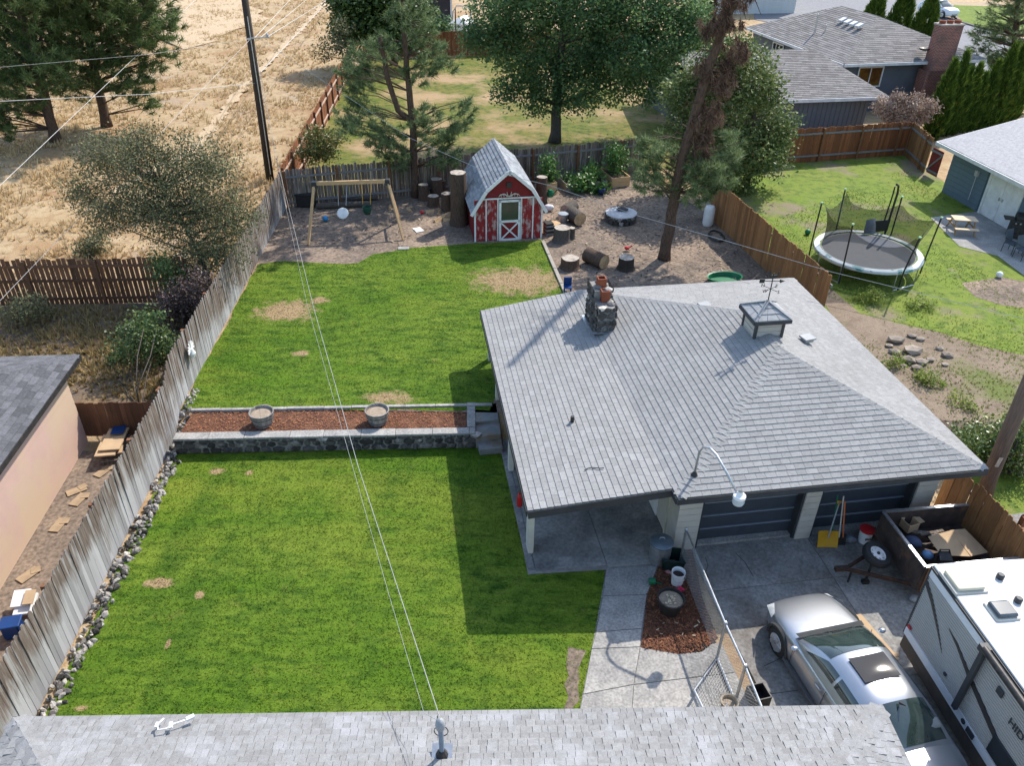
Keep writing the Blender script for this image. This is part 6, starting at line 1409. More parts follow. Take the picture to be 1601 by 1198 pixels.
bx = thing('milk_crate', 'black plastic crate beside the chain link fence end', 'crate', U(1183, 1096, .03), R(15)); part(bx, 'crate', MATS['black_plastic'], lambda m: [m.box(c, s) for c, s in (((0, -.17, .15), (.36, .02, .3)), ((0, .17, .15), (.36, .02, .3)), ((-.17, 0, .15), (.02, .33, .3)), ((.17, 0, .15), (.02, .33, .3)), ((0, 0, .02), (.34, .34, .02)))])
# snow shovel, rake and shovel leaning on the garage
def leaning(name, label, px, py, tx, ty, ztop, mat, head):
    b_ = U(px, py, .04); t = thing(name, label, 'tool', b_); top = U(tx, ty, ztop)
    part(t, 'handle', mat, lambda m: m.tube([b_ + Vector((0, 0, .25)), top], .017, 6), local=False); head(t, b_, top); return t
def scoop(t, b_, top):
    part(t, 'scoop', MATS['yellow_plastic'], lambda m: patch(m, (-.25, -.1, .02), (.25, -.1, .02), (.25, .06, .42), (-.25, .06, .42), -.08, 6), smooth=True)
    part(t, 'grip', MATS['yellow_plastic'], lambda m: [m.tube([top + Vector((-.06, 0, .12)), top, top + Vector((.06, 0, .12)), top + Vector((-.06, 0, .12))], .016, 6)], local=False)
leaning('snow_shovel', 'yellow snow shovel leaning between the garage doors', 1291, 853, 1311, 790, 1.15, M('tool_grey', (.3, .31, .33), None, 4), scoop)
leaning('garden_rake', 'green handled rake leaning against the garage pier', 1297, 845, 1310, 774, 1.45, MATS['green_plastic'], lambda t, b_, top: part(t, 'rake_head', MATS['dark_metal'], lambda m: (m.box((0, 0, .22), (.3, .03, .03)), [m.box((-.14 + k * .04, 0, .12), (.008, .01, .18)) for k in range(8)][0])))
leaning('spade', 'pale handled spade leaning against the dark garage door', 1308, 852, 1319, 776, 1.45, M('tool_ash', (.5, .48, .42), None, 4), lambda t, b_, top: part(t, 'blade', MATS['dark_metal'], lambda m: patch(m, (-.1, -.02, 0), (.1, -.02, 0), (.11, .02, .3), (-.11, .02, .3), -.03, 4), smooth=True))
leaning('post_digger', 'orange handled digger leaning against the dark garage door', 1314, 852, 1321, 784, 1.35, M('tool_orange', (.6, .16, .05), None, 4), lambda t, b_, top: part(t, 'blade', MATS['black_plastic'], lambda m: patch(m, (-.11, -.02, 0), (.11, -.02, 0), (.08, .02, .34), (-.08, .02, .34), -.04, 4), smooth=True))
bk = lathe_thing('bucket', 'white bucket with red lid in front of the right garage door', 'bucket', 1350, 846, .03, [('pail', MATS['white_plastic'], [(.14, 0), (.165, .38), (0, .38)]), ('lid', MATS['red_plastic'], [(.175, .36), (.18, .41), (.15, .42), (0, .415)])])
part(bk, 'print', MATS['black_plastic'], lambda m: [m.box((-.05 + k * .035, -.158, .2 - .0 * k), (.02, .012, .06)) for k in range(4)])
junk('plastic_sheet', 'crumpled clear plastic sheet beside the bucket', M('film_grey', (.2, .22, .24), (.12, .13, .15), 9, rough=.25, bump=.6), lambda m: m.rock((0, 0, .06), (.28, .16, .16), 21), 1328, 846, .03, cat='plastic', subsurf=2, smooth=True)
junk('crumpled_paper', 'crumpled grey plastic bag by the camper corner', M('paper_grey', (.4, .41, .42), (.25, .26, .27), 12, rough=.5, bump=.6), lambda m: m.rock((0, 0, .08), (.16, .14, .11), 31), 1428, 940, .03, cat='bag', subsurf=1)
cbp = thing('cardboard_strip', 'flat cardboard strip on the driveway beside the silver car', 'cardboard', U(1375, 1000, .03))
part(cbp, 'strip', MATS['cardboard'], lambda m: (m.slab([U(x, y, .04) for x, y in ((1336, 962), (1346, 960), (1406, 1030), (1396, 1040))], .012), m.slab([U(x, y, .045) for x, y in ((1390, 1022), (1405, 1020), (1406, 1026), (1392, 1030))], .012), m.slab([U(x, y, .045) for x, y in ((1392, 1036), (1406, 1034), (1408, 1041), (1394, 1043))], .012)), local=False)
fe = thing('fire_extinguisher', 'small red fire extinguisher on the carport post', 'extinguisher', gl(-3.1, 2.2, .7)); part(fe, 'cylinder', MATS['red_plastic'], lambda m: m.lathe([(.07, 0), (.07, .3), (.03, .36), (.03, .42), (0, .42)], (0, 0, 0), 10)); part(fe, 'hose', MATS['black_plastic'], lambda m: m.tube([(.03, 0, .4), (.1, 0, .3), (.09, 0, .1)], .012, 5))

# ------------------------------------------------------------------ back yard: swings, stumps, logs, beds
s1, s2, s3, s4 = U(482, 383, UP), U(486, 345, UP), U(631, 376, UP), U(625, 346, UP)
t1, t2 = UY(491, 287, 31.95), UY(606, 283, 32.4)
sw_ = thing('swing_set', 'pale timber A frame swing set on the dirt near the fence corner', 'swing set', (s1 + s4) / 2)
PLB = MATS['pale_lumber']
part(sw_, 'beam', PLB, lambda m: m.bar(t1 + Vector((-.1, 0, 0)), t2 + Vector((.1, 0, 0)), .1, .16), local=False, bevel=.01)
for f, t in ((s1, t1), (s2, t1), (s3, t2), (s4, t2)): part(sw_, 'leg', PLB, lambda m: m.bar(f, t + (f - t) * .03, .1, .1), local=False, bevel=.01)
for t in (t1, t2): part(sw_, 'bracket', CT, lambda m: m.box(t + Vector((0, 0, -.03)), (.2, .22, .24)), local=False)
for f, g, t in ((s1, s2, t1), (s3, s4, t2)): part(sw_, 'cross_bar', PLB, lambda m: m.bar(f.lerp(t, .35), g.lerp(t, .35), .05, .09), local=False)
for fr_, px, py, mt, kind in ((.38, 536, 338, WHITE, 'seat'), (.70, 574, 336, M('swing_green', (.01, .05, .03), None, 3), 'bucket')):
    h = t1.lerp(t2, fr_); st_ = UY(px, py - 8, h.y - .25)
    for dx in (-.16, .16): part(sw_, 'rope', M('rope_grey', (.4, .42, .42), None, 5) if kind == 'seat' else MATS['yellow_plastic'], lambda m: m.tube([h + Vector((dx * 1.2, 0, -.08)), st_ + Vector((dx, 0, .25))], .014, 5), local=False)
    if kind == 'seat': part(sw_, 'swing_seat', mt, lambda m: m.lathe([(0, -.04), (.16, -.05), (.24, -.02), (.25, .02), (.2, .03), (0, .01)], (0, 0, 0), 18), smooth=True).location = st_ + Vector((0, -.05, -.08)) - sw_.location
    else:
        o = part(sw_, 'swing_seat', mt, lambda m: m.lathe([(0, -.2), (.12, -.19), (.17, -.05), (.19, .15), (.16, .15), (.13, -.04), (0, -.12)], (0, 0, 0), 14), smooth=True); o.location = st_ - sw_.location
for o in sw_.children:
    if o.name.startswith('swing_seat') and o.data.materials[0] == WHITE: o.rotation_euler = (R(50), 0, 0)
def stump(label, px, py, r, h, bark='pine_bark', group='cut tree stumps', z=UP, top='cut_wood', name='tree_stump', lean=0):
    t = thing(name, label, 'stump', U(px, py, z), random.uniform(0, 6), group)
    wob = [1 + random.uniform(-.08, .08) for _ in range(16)]
    def bk_(m):
        vs, fs = [], []
        lv = [(1.22, 0), (1.05, .12), (1, .35), (.98, .7), (.96, 1)]
        for k, zz in lv:
            for j in range(16): a = j * math.pi / 8; vs.append((r * k * wob[j] * math.cos(a), r * k * wob[j] * math.sin(a), zz * h))
        for i in range(4):
            for j in range(16): fs.append((i * 16 + j, i * 16 + (j + 1) % 16, (i + 1) * 16 + (j + 1) % 16, (i + 1) * 16 + j))
        m.add(vs, fs)
    part(t, 'bark', MATS[bark], bk_, smooth=60)
    part(t, 'cut_face', MATS[top], lambda m: m.add([(r * .955 * wob[j] * math.cos(j * math.pi / 8), r * .955 * wob[j] * math.sin(j * math.pi / 8), h - .004) for j in range(16)], [tuple(range(16))]))
    return t
M('cut_grey', (.42, .37, .31), (.3, .26, .22), 6, rough=.9, c3=(.2, .17, .14), scale3=3)
stump('tall thick tree stump with pale cut top left of the red shed', 718, 350, .36, 2.35, top='cut_grey')
stump('low pale topped stump beside the lawn edge', 891, 418, .36, .42, top='cut_grey'); stump('low dark stump near the half dead pine', 978, 420, .33, .5, 'pole_wood', top='cut_grey')
def log(label, p, q, r, bark='pine_bark', group='sawn logs', name='log', cut='cut_wood'):
    p, q = Vector(p), Vector(q); t = thing(name, label, 'log', (p + q) / 2 - Vector((0, 0, r)), 0, group); d = (q - p).normalized()
    part(t, 'bark', MATS[bark], lambda m: m.tube([p, p.lerp(q, .5) + Vector((0, 0, r * .04)), q], [r, r * .97, r * .95], 14, caps=False), local=False, smooth=True)
    part(t, 'cut_face', MATS[cut], lambda m: (m.tube([p + d * .004, p + d * .01], r * .97, 14), m.tube([q - d * .01, q - d * .004], r * .93, 14)), local=False)
    return t
def UL_(px, py, r): return U(px, py, UP + r)
log('thick dark log lying between the stumps with its pale end showing', UL_(918, 398, .3), UL_(945, 410, .3), .31)
log('short fat log with orange cut end beside the shed', UL_(893, 333, .32), UL_(907, 343, .32), .32, 'grey_bark')
log('dark log round lying behind the short fat log', UL_(884, 330, .28), UL_(897, 322, .28), .28, 'grey_bark', cut='cut_grey')
stump('pale barked upright log in front of the log pile', 878, 376, .36, .6, 'grey_bark', 'sawn logs', top='cut_grey', name='log_round')
stump('small upright round leaning on the pale barked log', 893, 373, .16, .5, 'grey_bark', 'sawn logs', top='cut_grey', name='log_round')
stump('brown log round against the right side of the shed', 866, 362, .28, .4, 'pine_bark', 'sawn logs', name='log_round')
for i, (px, py, r, h, w) in enumerate(((678, 322, .26, .5, 'first round beside the pine trunk'), (683, 306, .28, .85, 'high stacked round behind the first'), (699, 328, .25, .8, 'round touching the tall stump'), (663, 312, .24, .75, 'round close behind the pine trunk'), (692, 300, .2, .6, 'rear round near the fence'), (846, 318, .25, 1.3, 'tall stack right behind the shed'))):
    stump('firewood round left in a pile, ' + w, px, py, r, h, 'pine_bark', 'firewood rounds', top='cut_grey', name='firewood_round')
for i, (a, b, c, d) in enumerate(((495, 322, 580, 318), (500, 312, 590, 308))):
    log('long grey log on the ground against the dark fence, ' + ('front' if i == 0 else 'rear') + ' one', UL_(a, b, .14), UL_(c, d, .14), .14, 'grey_bark', 'long logs at the fence')
rg = random.Random(12)
for i, (px, py) in enumerate(((687, 331), (694, 338), (700, 343), (686, 343), (640, 327), (610, 323), (672, 330), (704, 336))):
    c = UL_(px, py, .07); a = rg.uniform(0, 3); L = rg.uniform(.15, .28); t = thing('split_firewood', 'pale split piece of firewood on the dirt, ' + ('behind the others near the first round', 'second from the tall stump', 'touching the tall stump', 'nearest the white board', 'beside the swing set leg', 'farthest left by the long logs', 'in front of the pine trunk', 'highest, against the tall stump')[i], 'firewood', c - Vector((0, 0, .07)), a, 'split firewood pieces')
    part(t, 'wedge', MATS['cut_wood'], lambda m: m.add([(-L, -.08, 0), (L, -.08, 0), (L, .09, .02), (-L, .09, .02), (-L, 0, .14), (L, 0, .13)], [(0, 1, 2, 3), (0, 4, 5, 1), (2, 5, 4, 3), (0, 3, 4), (1, 5, 2)]))
tyre = thing('pallet_stack', 'dark ribbed plastic block at the corner of the red shed', 'block', U(857, 366, UP), R(20))
for k in range(6): part(tyre, 'slat', MATS['dark_metal'] if k % 2 else M('slat_grey', (.25, .24, .23), None, 4), lambda m: m.box((0, 0, .06 + k * .09), (.34, .4, .07)))
lathe_thing('bucket', 'grey lidded bucket among the logs by the shed', 'bucket', 880, 348, UP, [('pail', MATS['galvanised'], [(.18, 0), (.22, .42), (0, .42)]), ('lid', M('lid_grey', (.3, .34, .37), None, 4), [(.24, .4), (.24, .44), (.1, .46), (0, .46)])])
junk('feed_bag', 'white sack beside the back corner of the shed', WHITE, lambda m: m.rock((0, 0, .18), (.3, .22, .22), 5), 858, 330, UP, cat='sack', subsurf=2, smooth=True)
junk('watering_can', 'green plastic watering can behind the shed', MATS['green_plastic'], lambda m: (m.lathe([(.14, 0), (.16, .2), (.1, .32), (0, .32)], (0, 0, .35), 12), m.tube([(.12, 0, .45), (.32, 0, .7)], .025, 6), m.tube([(-.14, 0, .4), (-.24, 0, .6), (-.06, 0, .7)], .02, 6)), 860, 318, UP, cat='watering can')
chips('pine_litter', [(-10.3, 29.5), (-10.5, 34.5), (6, 39.8), (9, 33.5), (10.4, 26), (2.5, 24.5), (1.8, 31.5), (-2, 31)], UP + .004, 7, [M('litter_dark', (.07, .05, .038), (.04, .03, .025), 5, attr=.4), M('litter_pale', (.36, .28, .2), (.28, .2, .14), 5, attr=.3)], .14, 'pine needles, cones and chips strewn over the dirt yard')
# round fire pit under a grey cover
fp = thing('fire_pit', 'round stone fire pit with grey cover and folded black tarp', 'fire pit', U(970, 345, UP))
for k in range(18):
    a = k * 2 * math.pi / 18
    for z in (.1, .28): part(fp, 'block', MATS['dark_stone'], lambda m: m.box((.62 * math.cos(a + z), .62 * math.sin(a + z), z), (.2, .2, .17), rz=a + z), bevel=.02)
part(fp, 'cover', MATS['tarp_grey'], lambda m: m.lathe([(.7, .3), (.72, .4), (.55, .46), (.3, .43), (0, .47)], (0, 0, 0), 20, wob=.04), smooth=50)
part(fp, 'folded_tarp', M('tarp_black', (.015, .02, .028), (.03, .035, .045), 5, rough=.35, bump=.6), lambda m: m.rock((.05, .08, .52), (.4, .26, .12), 6), subsurf=1)
# raised beds
def bed(label, px, py, w, d, h, rz, mat, plants):
    t = thing('raised_bed', label, 'planter', U(px, py, UP), rz, 'raised garden beds')
    for (x, y, sx, sy) in ((0, -d / 2, w, .04), (0, d / 2, w, .04), (-w / 2, 0, .04, d), (w / 2, 0, .04, d)):
        for z in (.25 * h, .75 * h): part(t, 'board', mat, lambda m: m.box((x, y, z), (sx, sy, h / 2 - .01)))
    part(t, 'soil', MATS['soil_dark'], lambda m: m.box((0, 0, h * .4), (w - .05, d - .05, h * .7)))
    if plants:
        n, sp, hh, leaf = plants
        c = np.stack([t.location.x + RNG.normal(0, w * .22, n), t.location.y + RNG.normal(0, d * .22, n), UP + h + RNG.uniform(0, hh, n)], 1)
        q = thing('garden_plant', 'green vegetables growing in ' + label, 'plant', t.location + Vector((0, 0, h * .75)), 0, 'vegetables in the raised beds')
        part(q, 'stem', MATS['grey_bark'], lambda m: [m.tube([(random.uniform(-.2, .2), random.uniform(-.2, .2), 0), (random.uniform(-.25, .25), random.uniform(-.25, .25), hh * .8)], .01, 4) for _ in range(6)])
        v, f, r = leaf_quads(c, 12, sp, leaf); npmesh('foliage', v, f, VEG, q, r)
OLDG = M('bed_grey', (.3, .265, .23), (.2, .175, .15), 4, rough=.9)
bed('the low grey bed nearest the shed', 892, 292, .95, 1.5, .4, R(18), OLDG, (22, .12, .2, .12))
bed('the middle grey bed', 925, 290, 1.0, 1.5, .45, R(18), OLDG, (50, .16, .45, .16))
bed('the tall orange wooden bed', 960, 284, .95, 1.6, .5, R(18), MATS['pale_lumber'], (120, .2, 1.3, .13))
bed('the orange box behind the shed', 856, 300, .6, .9, .6, R(18), MATS['pale_lumber'], (70, .2, 1.0, .16))
junk('plant_pot', 'dark blue glazed pot in front of the garden beds', M('blue_glaze', (.01, .03, .08), None, 3, rough=.3), lambda m: m.lathe([(.1, 0), (.2, .15), (.19, .3), (.15, .34), (.13, .28)], (0, 0, 0), 14), 940, 304, UP, cat='pot', pname='pot')
sq = thing('garden_plant', 'trailing squash plant between the grey beds', 'plant', U(908, 296, UP), 0); v, f, r = leaf_quads(blob_points(BL([(908, 288, .45, 40), (938, 296, .4, 30)], 37.6), 1), 14, .14, .2); part(sq, 'stem', MATS['grey_bark'], lambda m: m.tube([(0, 0, 0), (.2, .1, .3), (.6, .1, .2)], .015, 5)); npmesh('foliage', v, f, VEG, sq, r)
# toys and odds and ends
junk('red_toy', 'small red plastic toy on the dirt below the pine', MATS['red_plastic'], lambda m: (m.rock((0, 0, .12), (.18, .14, .12), 4), m.tube([(.1, 0, .15), (.25, .05, .25)], .04, 6)), 980, 392, UP, cat='toy', subsurf=1)
pool = thing('wading_pool', 'oval dark green plastic tub behind the garage roof', 'tub', U(1132, 440, UP), R(12)); part(pool, 'tub', MATS['green_plastic'], lambda m: [m.add([(x * 1.5, y, z) for x, y, z in MB().lathe([(.4, 0), (.45, .2), (.48, .22), (.44, .2), (.39, .03), (0, .03)], (0, 0, 0), 24).v], MB().lathe([(.4, 0), (.45, .2), (.48, .22), (.44, .2), (.39, .03), (0, .03)], (0, 0, 0), 24).f)], smooth=40)
junk('blue_chair', 'small blue child chair at the corner of the lawn', MATS['blue_plastic'], lambda m: (m.box((0, 0, .25), (.3, .28, .04)), m.box((0, .14, .42), (.3, .04, .32)), [m.box((a * .12, b * .11, .12), (.04, .04, .24)) for a in (-1, 1) for b in (-1, 1)][0]), 887, 458, UP, cat='chair')
lathe_thing('propane_tank', 'tall white plastic drum against the cedar fence', 'drum', 1106, 352, UP, [('drum', WHITE, [(.2, 0), (.24, .1), (.23, .8), (.18, .9), (0, .92)])])
pp = thing('garden_hose', 'dark coiled hose lying at the foot of the cedar fence', 'hose', U(1120, 372, UP)); part(pp, 'coil', MATS['dark_metal'], lambda m: m.tube([(.35 * math.cos(a) * (1 - a * .01), .6 * math.sin(a), .05 + a * .004) for a in np.linspace(0, 18, 60)], .025, 5))
junk('black_tub', 'black plastic tub against the fence behind the swings', MATS['black_plastic'], lambda m: (m.box((0, 0, .3), (.85, .5, .55)), m.box((0, 0, .6), (.92, .56, .07))), 480, 322, UP, cat='tub', bevel=.03)
junk('white_board', 'white plastic board lying on the dirt near the shed', WHITE, lambda m: m.box((0, 0, .02), (.36, .5, .03), rz=.5), 654, 360, UP, cat='board', pname='sheet')
junk('white_board', 'pale paving slab at the lawn edge below the shed', MATS['concrete'], lambda m: m.box((0, 0, .02), (.45, .25, .05), rz=.1), 631, 389, UP, cat='slab', pname='slab')
junk('blue_ball', 'small blue ball near the swing set', M('ball_blue', (.03, .25, .5), None, 3, rough=.4), lambda m: m.lathe([(.13 * math.sin(a), .13 - .13 * math.cos(a)) for a in np.linspace(0, math.pi, 9)], (0, 0, 0), 14), 509, 346, UP, cat='ball', smooth=True)
junk('red_toy', 'red plastic toy beside the tall stump', MATS['red_plastic'], lambda m: m.rock((0, 0, .1), (.16, .12, .1), 9), 660, 335, UP, cat='toy', subsurf=1)
eb = thing('edging_board', 'weathered timber edging between the upper lawn and dirt yard', 'edging', U(848, 378, UP))
e0, e1 = U(849, 378, UP + .04), U(889, 470, UP + .04)
for k in range(4): part(eb, 'timber', M('timber_grey', (.34, .31, .27), (.26, .235, .2), 5), lambda m: m.bar(e0.lerp(e1, k / 4 + .004), e0.lerp(e1, (k + 1) / 4 - .004), .13, .1), local=False)
ps = thing('fence_prop', 'pale timber prop nailed inside the grey fence near the corner', 'timber', U(434, 343, UP)); part(ps, 'timber', PLB, lambda m: m.bar((0, 0, 0), (-.3, -.1, 1.6), .07, .07))
for px, py, ln in ((700, 640, 0),): pass

# left strip beside the pink house: lumber pile, boards, blue bin
lpile = thing('lumber_pile', 'pile of old boards stacked beside the short brown fence', 'lumber', U(180, 708, .02), R(12))
for k in range(6): part(lpile, 'board', MATS['wood_old'] if k < 3 else MATS['cardboard'], lambda m: m.box((random.uniform(-.06, .06), random.uniform(-.1, .1), .05 + k * .07), (.55 + random.uniform(-.1, .1), 1.0, .04), rz=random.uniform(-.12, .12)))
part(lpile, 'blue_tarp', MATS['blue_plastic'], lambda m: m.slab([(-.05, .2, .5), (.3, .2, .5), (.3, .6, .48), (-.05, .6, .48)], .01))
for i, (px, py, a, w) in enumerate(((124, 782, .2, 'longest one'), (92, 822, .1, 'middle one'), (45, 900, .5, 'one nearest the blue bin'), (162, 738, .4, 'one nearest the lumber pile'), (120, 768, .9, 'broken piece'))):
    junk('loose_board', 'short plywood board on the dirt strip, ' + w, M('plywood', (.36, .26, .16), (.26, .19, .12), 4), lambda m: (m.box((0, 0, .02), (.26, .48, .02), rz=-a), m.box((.1, .14, .035), (.2, .2, .015), rz=a)), px, py, .01, cat='board', pname='sheet')
bb = thing('storage_bin', 'blue plastic bin with lid behind the grey fence at left', 'bin', U(25, 992, .01), R(15))
part(bb, 'tub', MATS['blue_plastic'], lambda m: m.box((0, 0, .18), (.36, .3, .36)), bevel=.04); part(bb, 'lid', MATS['blue_plastic'], lambda m: m.box((0, 0, .38), (.42, .35, .05)), bevel=.02)
fb_ = thing('foam_sheet', 'white foam sheets with cardboard beside the blue bin', 'foam', U(45, 955, .01), R(10)); part(fb_, 'sheet', WHITE, lambda m: (m.box((0, 0, .2), (.4, .5, .06), rx=.2), m.box((-.1, .1, .3), (.35, .4, .05), rx=.3))); part(fb_, 'cardboard', MATS['cardboard'], lambda m: m.box((.1, .05, .36), (.22, .34, .02), rx=.25))

# ------------------------------------------------------------------ right-hand yard: trampoline, table, grill, chairs
tc0 = (U(1272, 385, 1.25) + U(1443, 400, 1.25)) / 2
TR = 2.06
tramp = thing('trampoline', 'round black trampoline with pale pad and sagging safety net', 'trampoline', (tc0.x, tc0.y, UP), R(10))
part(tramp, 'mat', M('mat_black', (.12, .132, .15), (.1, .112, .13), 2, rough=.6), lambda m: m.lathe([(.01, .72), (TR * .5, .735), (TR - .28, .76)], (0, 0, 0), 40), smooth=40)
part(tramp, 'frame_pad', M('pad_white', (.5, .54, .54), (.4, .46, .46), 2, c3=(.08, .22, .22), scale3=1.2, cov=(.56, .6), rough=.5), lambda m: m.lathe([(TR - .24, .765), (TR - .22, .8), (TR, .8), (TR + .03, .75), (TR + .02, .71)], (0, 0, 0), 40), smooth=50)
part(tramp, 'rim_tube', MATS['galvanised'], lambda m: m.tube([(TR * math.cos(a), TR * math.sin(a), .7) for a in np.linspace(0, 2 * math.pi, 33)], .03, 6, caps=False), smooth=True)
for k in range(4):
    a = k * math.pi / 2 + .3
    part(tramp, 'leg', MATS['galvanised'], lambda m: m.tube([(TR * math.cos(a - .28), TR * math.sin(a - .28), .7), (TR * math.cos(a - .28), TR * math.sin(a - .28), .02), (TR * math.cos(a + .28), TR * math.sin(a + .28), .02), (TR * math.cos(a + .28), TR * math.sin(a + .28), .7)], .025, 6))
hts = []
for k in range(6):
    a = k * math.pi / 3 + .62; lean = (1.0, 1.04, 1.0, 1.08, 1.12, 1.05)[k]; h = (2.45, 2.5, 2.5, 2.5, 2.3, 2.4)[k]
    top = (TR * lean * 1.04 * math.cos(a), TR * lean * 1.04 * math.sin(a), h); hts.append((a, top))
    pl_ = part(tramp, 'net_pole', MATS['black_plastic'], lambda m: m.tube([((TR + .08) * math.cos(a), (TR + .08) * math.sin(a), .05), ((TR + .1) * math.cos(a), (TR + .1) * math.sin(a), .9), top], .03, 6))
    part(pl_, 'pole_cap', M('cap_green', (.4, .6, .35), None, 3), lambda m: m.lathe([(.05, 0), (.05, .05), (0, .07)], top, 8))
def netmat():
    m, nt, b = newmat('safety_net'); b.inputs['Base Color'].default_value = (.012, .013, .015, 1); b.inputs['Roughness'].default_value = .8; b.inputs['Alpha'].default_value = .6
    return m
def net(m):
    n = 6; K = 8; rows = 6; vs = []; fs = []
    for s in range(n):
        a0, p0 = hts[s]; a1, p1 = hts[(s + 1) % n]
        if s == n - 1: a1 += 2 * math.pi
        for i in range(K):
            t = i / K; a = a0 + (a1 - a0) * t; sag = 4 * t * (1 - t)
            top = Vector(p0).lerp(Vector(p1), t); top.z -= .35 * sag + (.3 if s in (0, 3) else .08); rr = TR - .3
            low = Vector((rr * math.cos(a), rr * math.sin(a), .78)); top = Vector((top.x * .93, top.y * .93, top.z))
            for j in range(rows + 1):
                q = low.lerp(top, j / rows); b = 1 - .13 * math.sin(j / rows * math.pi) * (.6 + .4 * math.sin(a * 7)); vs.append((q.x * b, q.y * b, q.z))
    N_ = n * K
    for i in range(N_):
        for j in range(rows): fs.append((i * (rows + 1) + j, ((i + 1) % N_) * (rows + 1) + j, ((i + 1) % N_) * (rows + 1) + j + 1, i * (rows + 1) + j + 1))
    m.add(vs, fs)
part(tramp, 'safety_net', netmat(), net, smooth=True)
bs = thing('basketball_backboard', 'grey padded backboard hung on a curved black bar at the trampoline', 'backboard', tramp.location + Vector((1.35, 2.1, 0)), R(15))
part(bs, 'arm', MATS['black_plastic'], lambda m: (m.tube([(.2, 0, .1), (.25, 0, 2.4), (.1, -.1, 2.75), (-.1, -.2, 2.85)], .045, 6), m.tube([(.0, 0, 1.2), (-.05, -.1, 2.3), (-.1, -.15, 2.75)], .03, 6)))
part(bs, 'pad', M('pad_grey', (.42, .44, .46), None, 3), lambda m: patch(m, (-.95, -.1, .75), (-.35, -.1, .7), (-.4, .05, 1.35), (-.85, .05, 1.3), .12, 5), smooth=True)
part(bs, 'board', MATS['black_plastic'], lambda m: m.box((-.1, 0, 1.0), (.75, .05, .5)))
pnt = thing('picnic_table', 'small pale wooden child picnic table on the patio', 'table', U(1501, 362, UP), R(-8))
for k in range(3): part(pnt, 'top_board', M('table_pine', (.66, .52, .36), (.58, .44, .29), 4), lambda m: m.box((0, -.2 + k * .2, .62), (1.0, .19, .035)))
for s in (-1, 1):
    part(pnt, 'bench', MATS['table_pine'], lambda m: m.box((0, s * .58, .34), (1.0, .22, .035)))
    part(pnt, 'leg_frame', M('table_leg', (.4, .24, .12), None, 4), lambda m: (m.bar((s * .4, -.6, 0), (s * .4, -.15, .62), .04, .07), m.bar((s * .4, .6, 0), (s * .4, .15, .62), .04, .07), m.box((s * .4, 0, .31), (.04, 1.3, .06))))
sheet('back_patio', [U(x, y, UP + .02) for x, y in [(1455, 340), (1530, 330), (1620, 370), (1640, 460), (1560, 400), (1500, 385)]], MATS['concrete'])
gr = thing('barbecue_grill', 'black gas grill standing by the white double door', 'grill', U(1592, 372, UP), R(-20))
part(gr, 'cart', MATS['dark_metal'], lambda m: m.box((0, 0, .42), (1.0, .5, .8)), bevel=.02); part(gr, 'hood', MATS['black_plastic'], lambda m: m.tube([(-.38, 0, .88), (.38, 0, .88)], .26, 12), smooth=40); part(gr, 'side_shelf', MATS['dark_metal'], lambda m: m.box((-.62, 0, .84), (.4, .48, .04)))
for k in range(5): part(gr, 'knob', MATS['galvanised'], lambda m: m.tube([(-.36 + k * .18, -.25, .72), (-.36 + k * .18, -.3, .72)], .035, 8))
def chair(label, px, py, rz):
    t = thing('patio_chair', label, 'chair', U(px, py, UP), rz, 'patio chairs')
    part(t, 'seat', M('sling_grey', (.1, .12, .14), None, 4), lambda m: m.box((0, 0, .42), (.48, .46, .03))); part(t, 'backrest', MATS['sling_grey'], lambda m: m.box((0, .26, .7), (.48, .03, .5), rx=R(-14)))
    for a in (-1, 1):
        for b in (-1, 1): part(t, 'leg', MATS['dark_metal'], lambda m: m.tube([(a * .25, b * .23, 0), (a * .24, b * .22, .44)], .015, 5))
        part(t, 'armrest', MATS['dark_metal'], lambda m: m.tube([(a * .25, -.24, .42), (a * .27, -.2, .62), (a * .27, .24, .64)], .015, 5))
chair('dark sling patio chair left of the grill', 1578, 395, .5); chair('dark sling patio chair at the right photo edge', 1596, 405, .3)
junk('soccer_ball', 'white soccer ball on bare dirt in the right yard', WHITE, lambda m: m.lathe([(.13 * math.sin(a), .13 - .13 * math.cos(a)) for a in np.linspace(0, math.pi, 9)], (0, 0, 0), 14), 1561, 434, UP, cat='ball', smooth=True)
junk('teal_ball', 'small teal ball on the grass left of the trampoline', MATS['green_plastic'], lambda m: m.lathe([(.13 * math.sin(a), .13 - .13 * math.cos(a)) for a in np.linspace(0, math.pi, 9)], (0, 0, 0), 14), 1262, 367, UP, cat='ball', smooth=True)
sr = thing('stone_ring', 'rough ring of flat tan stones in the weedy yard', 'rocks', U(1430, 555, UP))
rg = random.Random(4)
for px, py, r in ((1401, 531, .34), (1426, 547, .38), (1400, 550, .25), (1420, 562, .32), (1440, 566, .26), (1455, 562, .2), (1482, 555, .25), (1470, 545, .18), (1440, 530, .2), (1425, 525, .2), (1432, 575, .22), (1390, 540, .18), (1478, 570, .16), (1412, 572, .14)):
    part(sr, 'stone', M('tan_stone', (.3, .25, .2), (.2, .165, .135), 4, rough=.9, bump=.5, rnd=.25), lambda m: m.rock((0, 0, 0), (r, r * .75, r * .42), rg.random()), local=True).location = U(px, py, UP + r * .3) - sr.location
sheet('bare_patch', [U(x, y, UP + .008) for x, y in [(1505, 440), (1560, 432), (1620, 440), (1620, 485), (1570, 478), (1520, 462)]], DIRT, wob=.2, step=.6)
BAREY = grassmat('bare_yard', (.2, .15, .11), (.25, .19, .14), (.3, .235, .17), (.15, .18, .05), drycov=(.56, .66))
BP = [tuple(U(x, y, .51)[:2]) for x, y in [(1268, 440), (1300, 452), (1345, 490), (1400, 505), (1470, 520), (1530, 540), (1620, 560), (1660, 650), (1660, 720), (1470, 720), (1400, 640), (1330, 540)]]
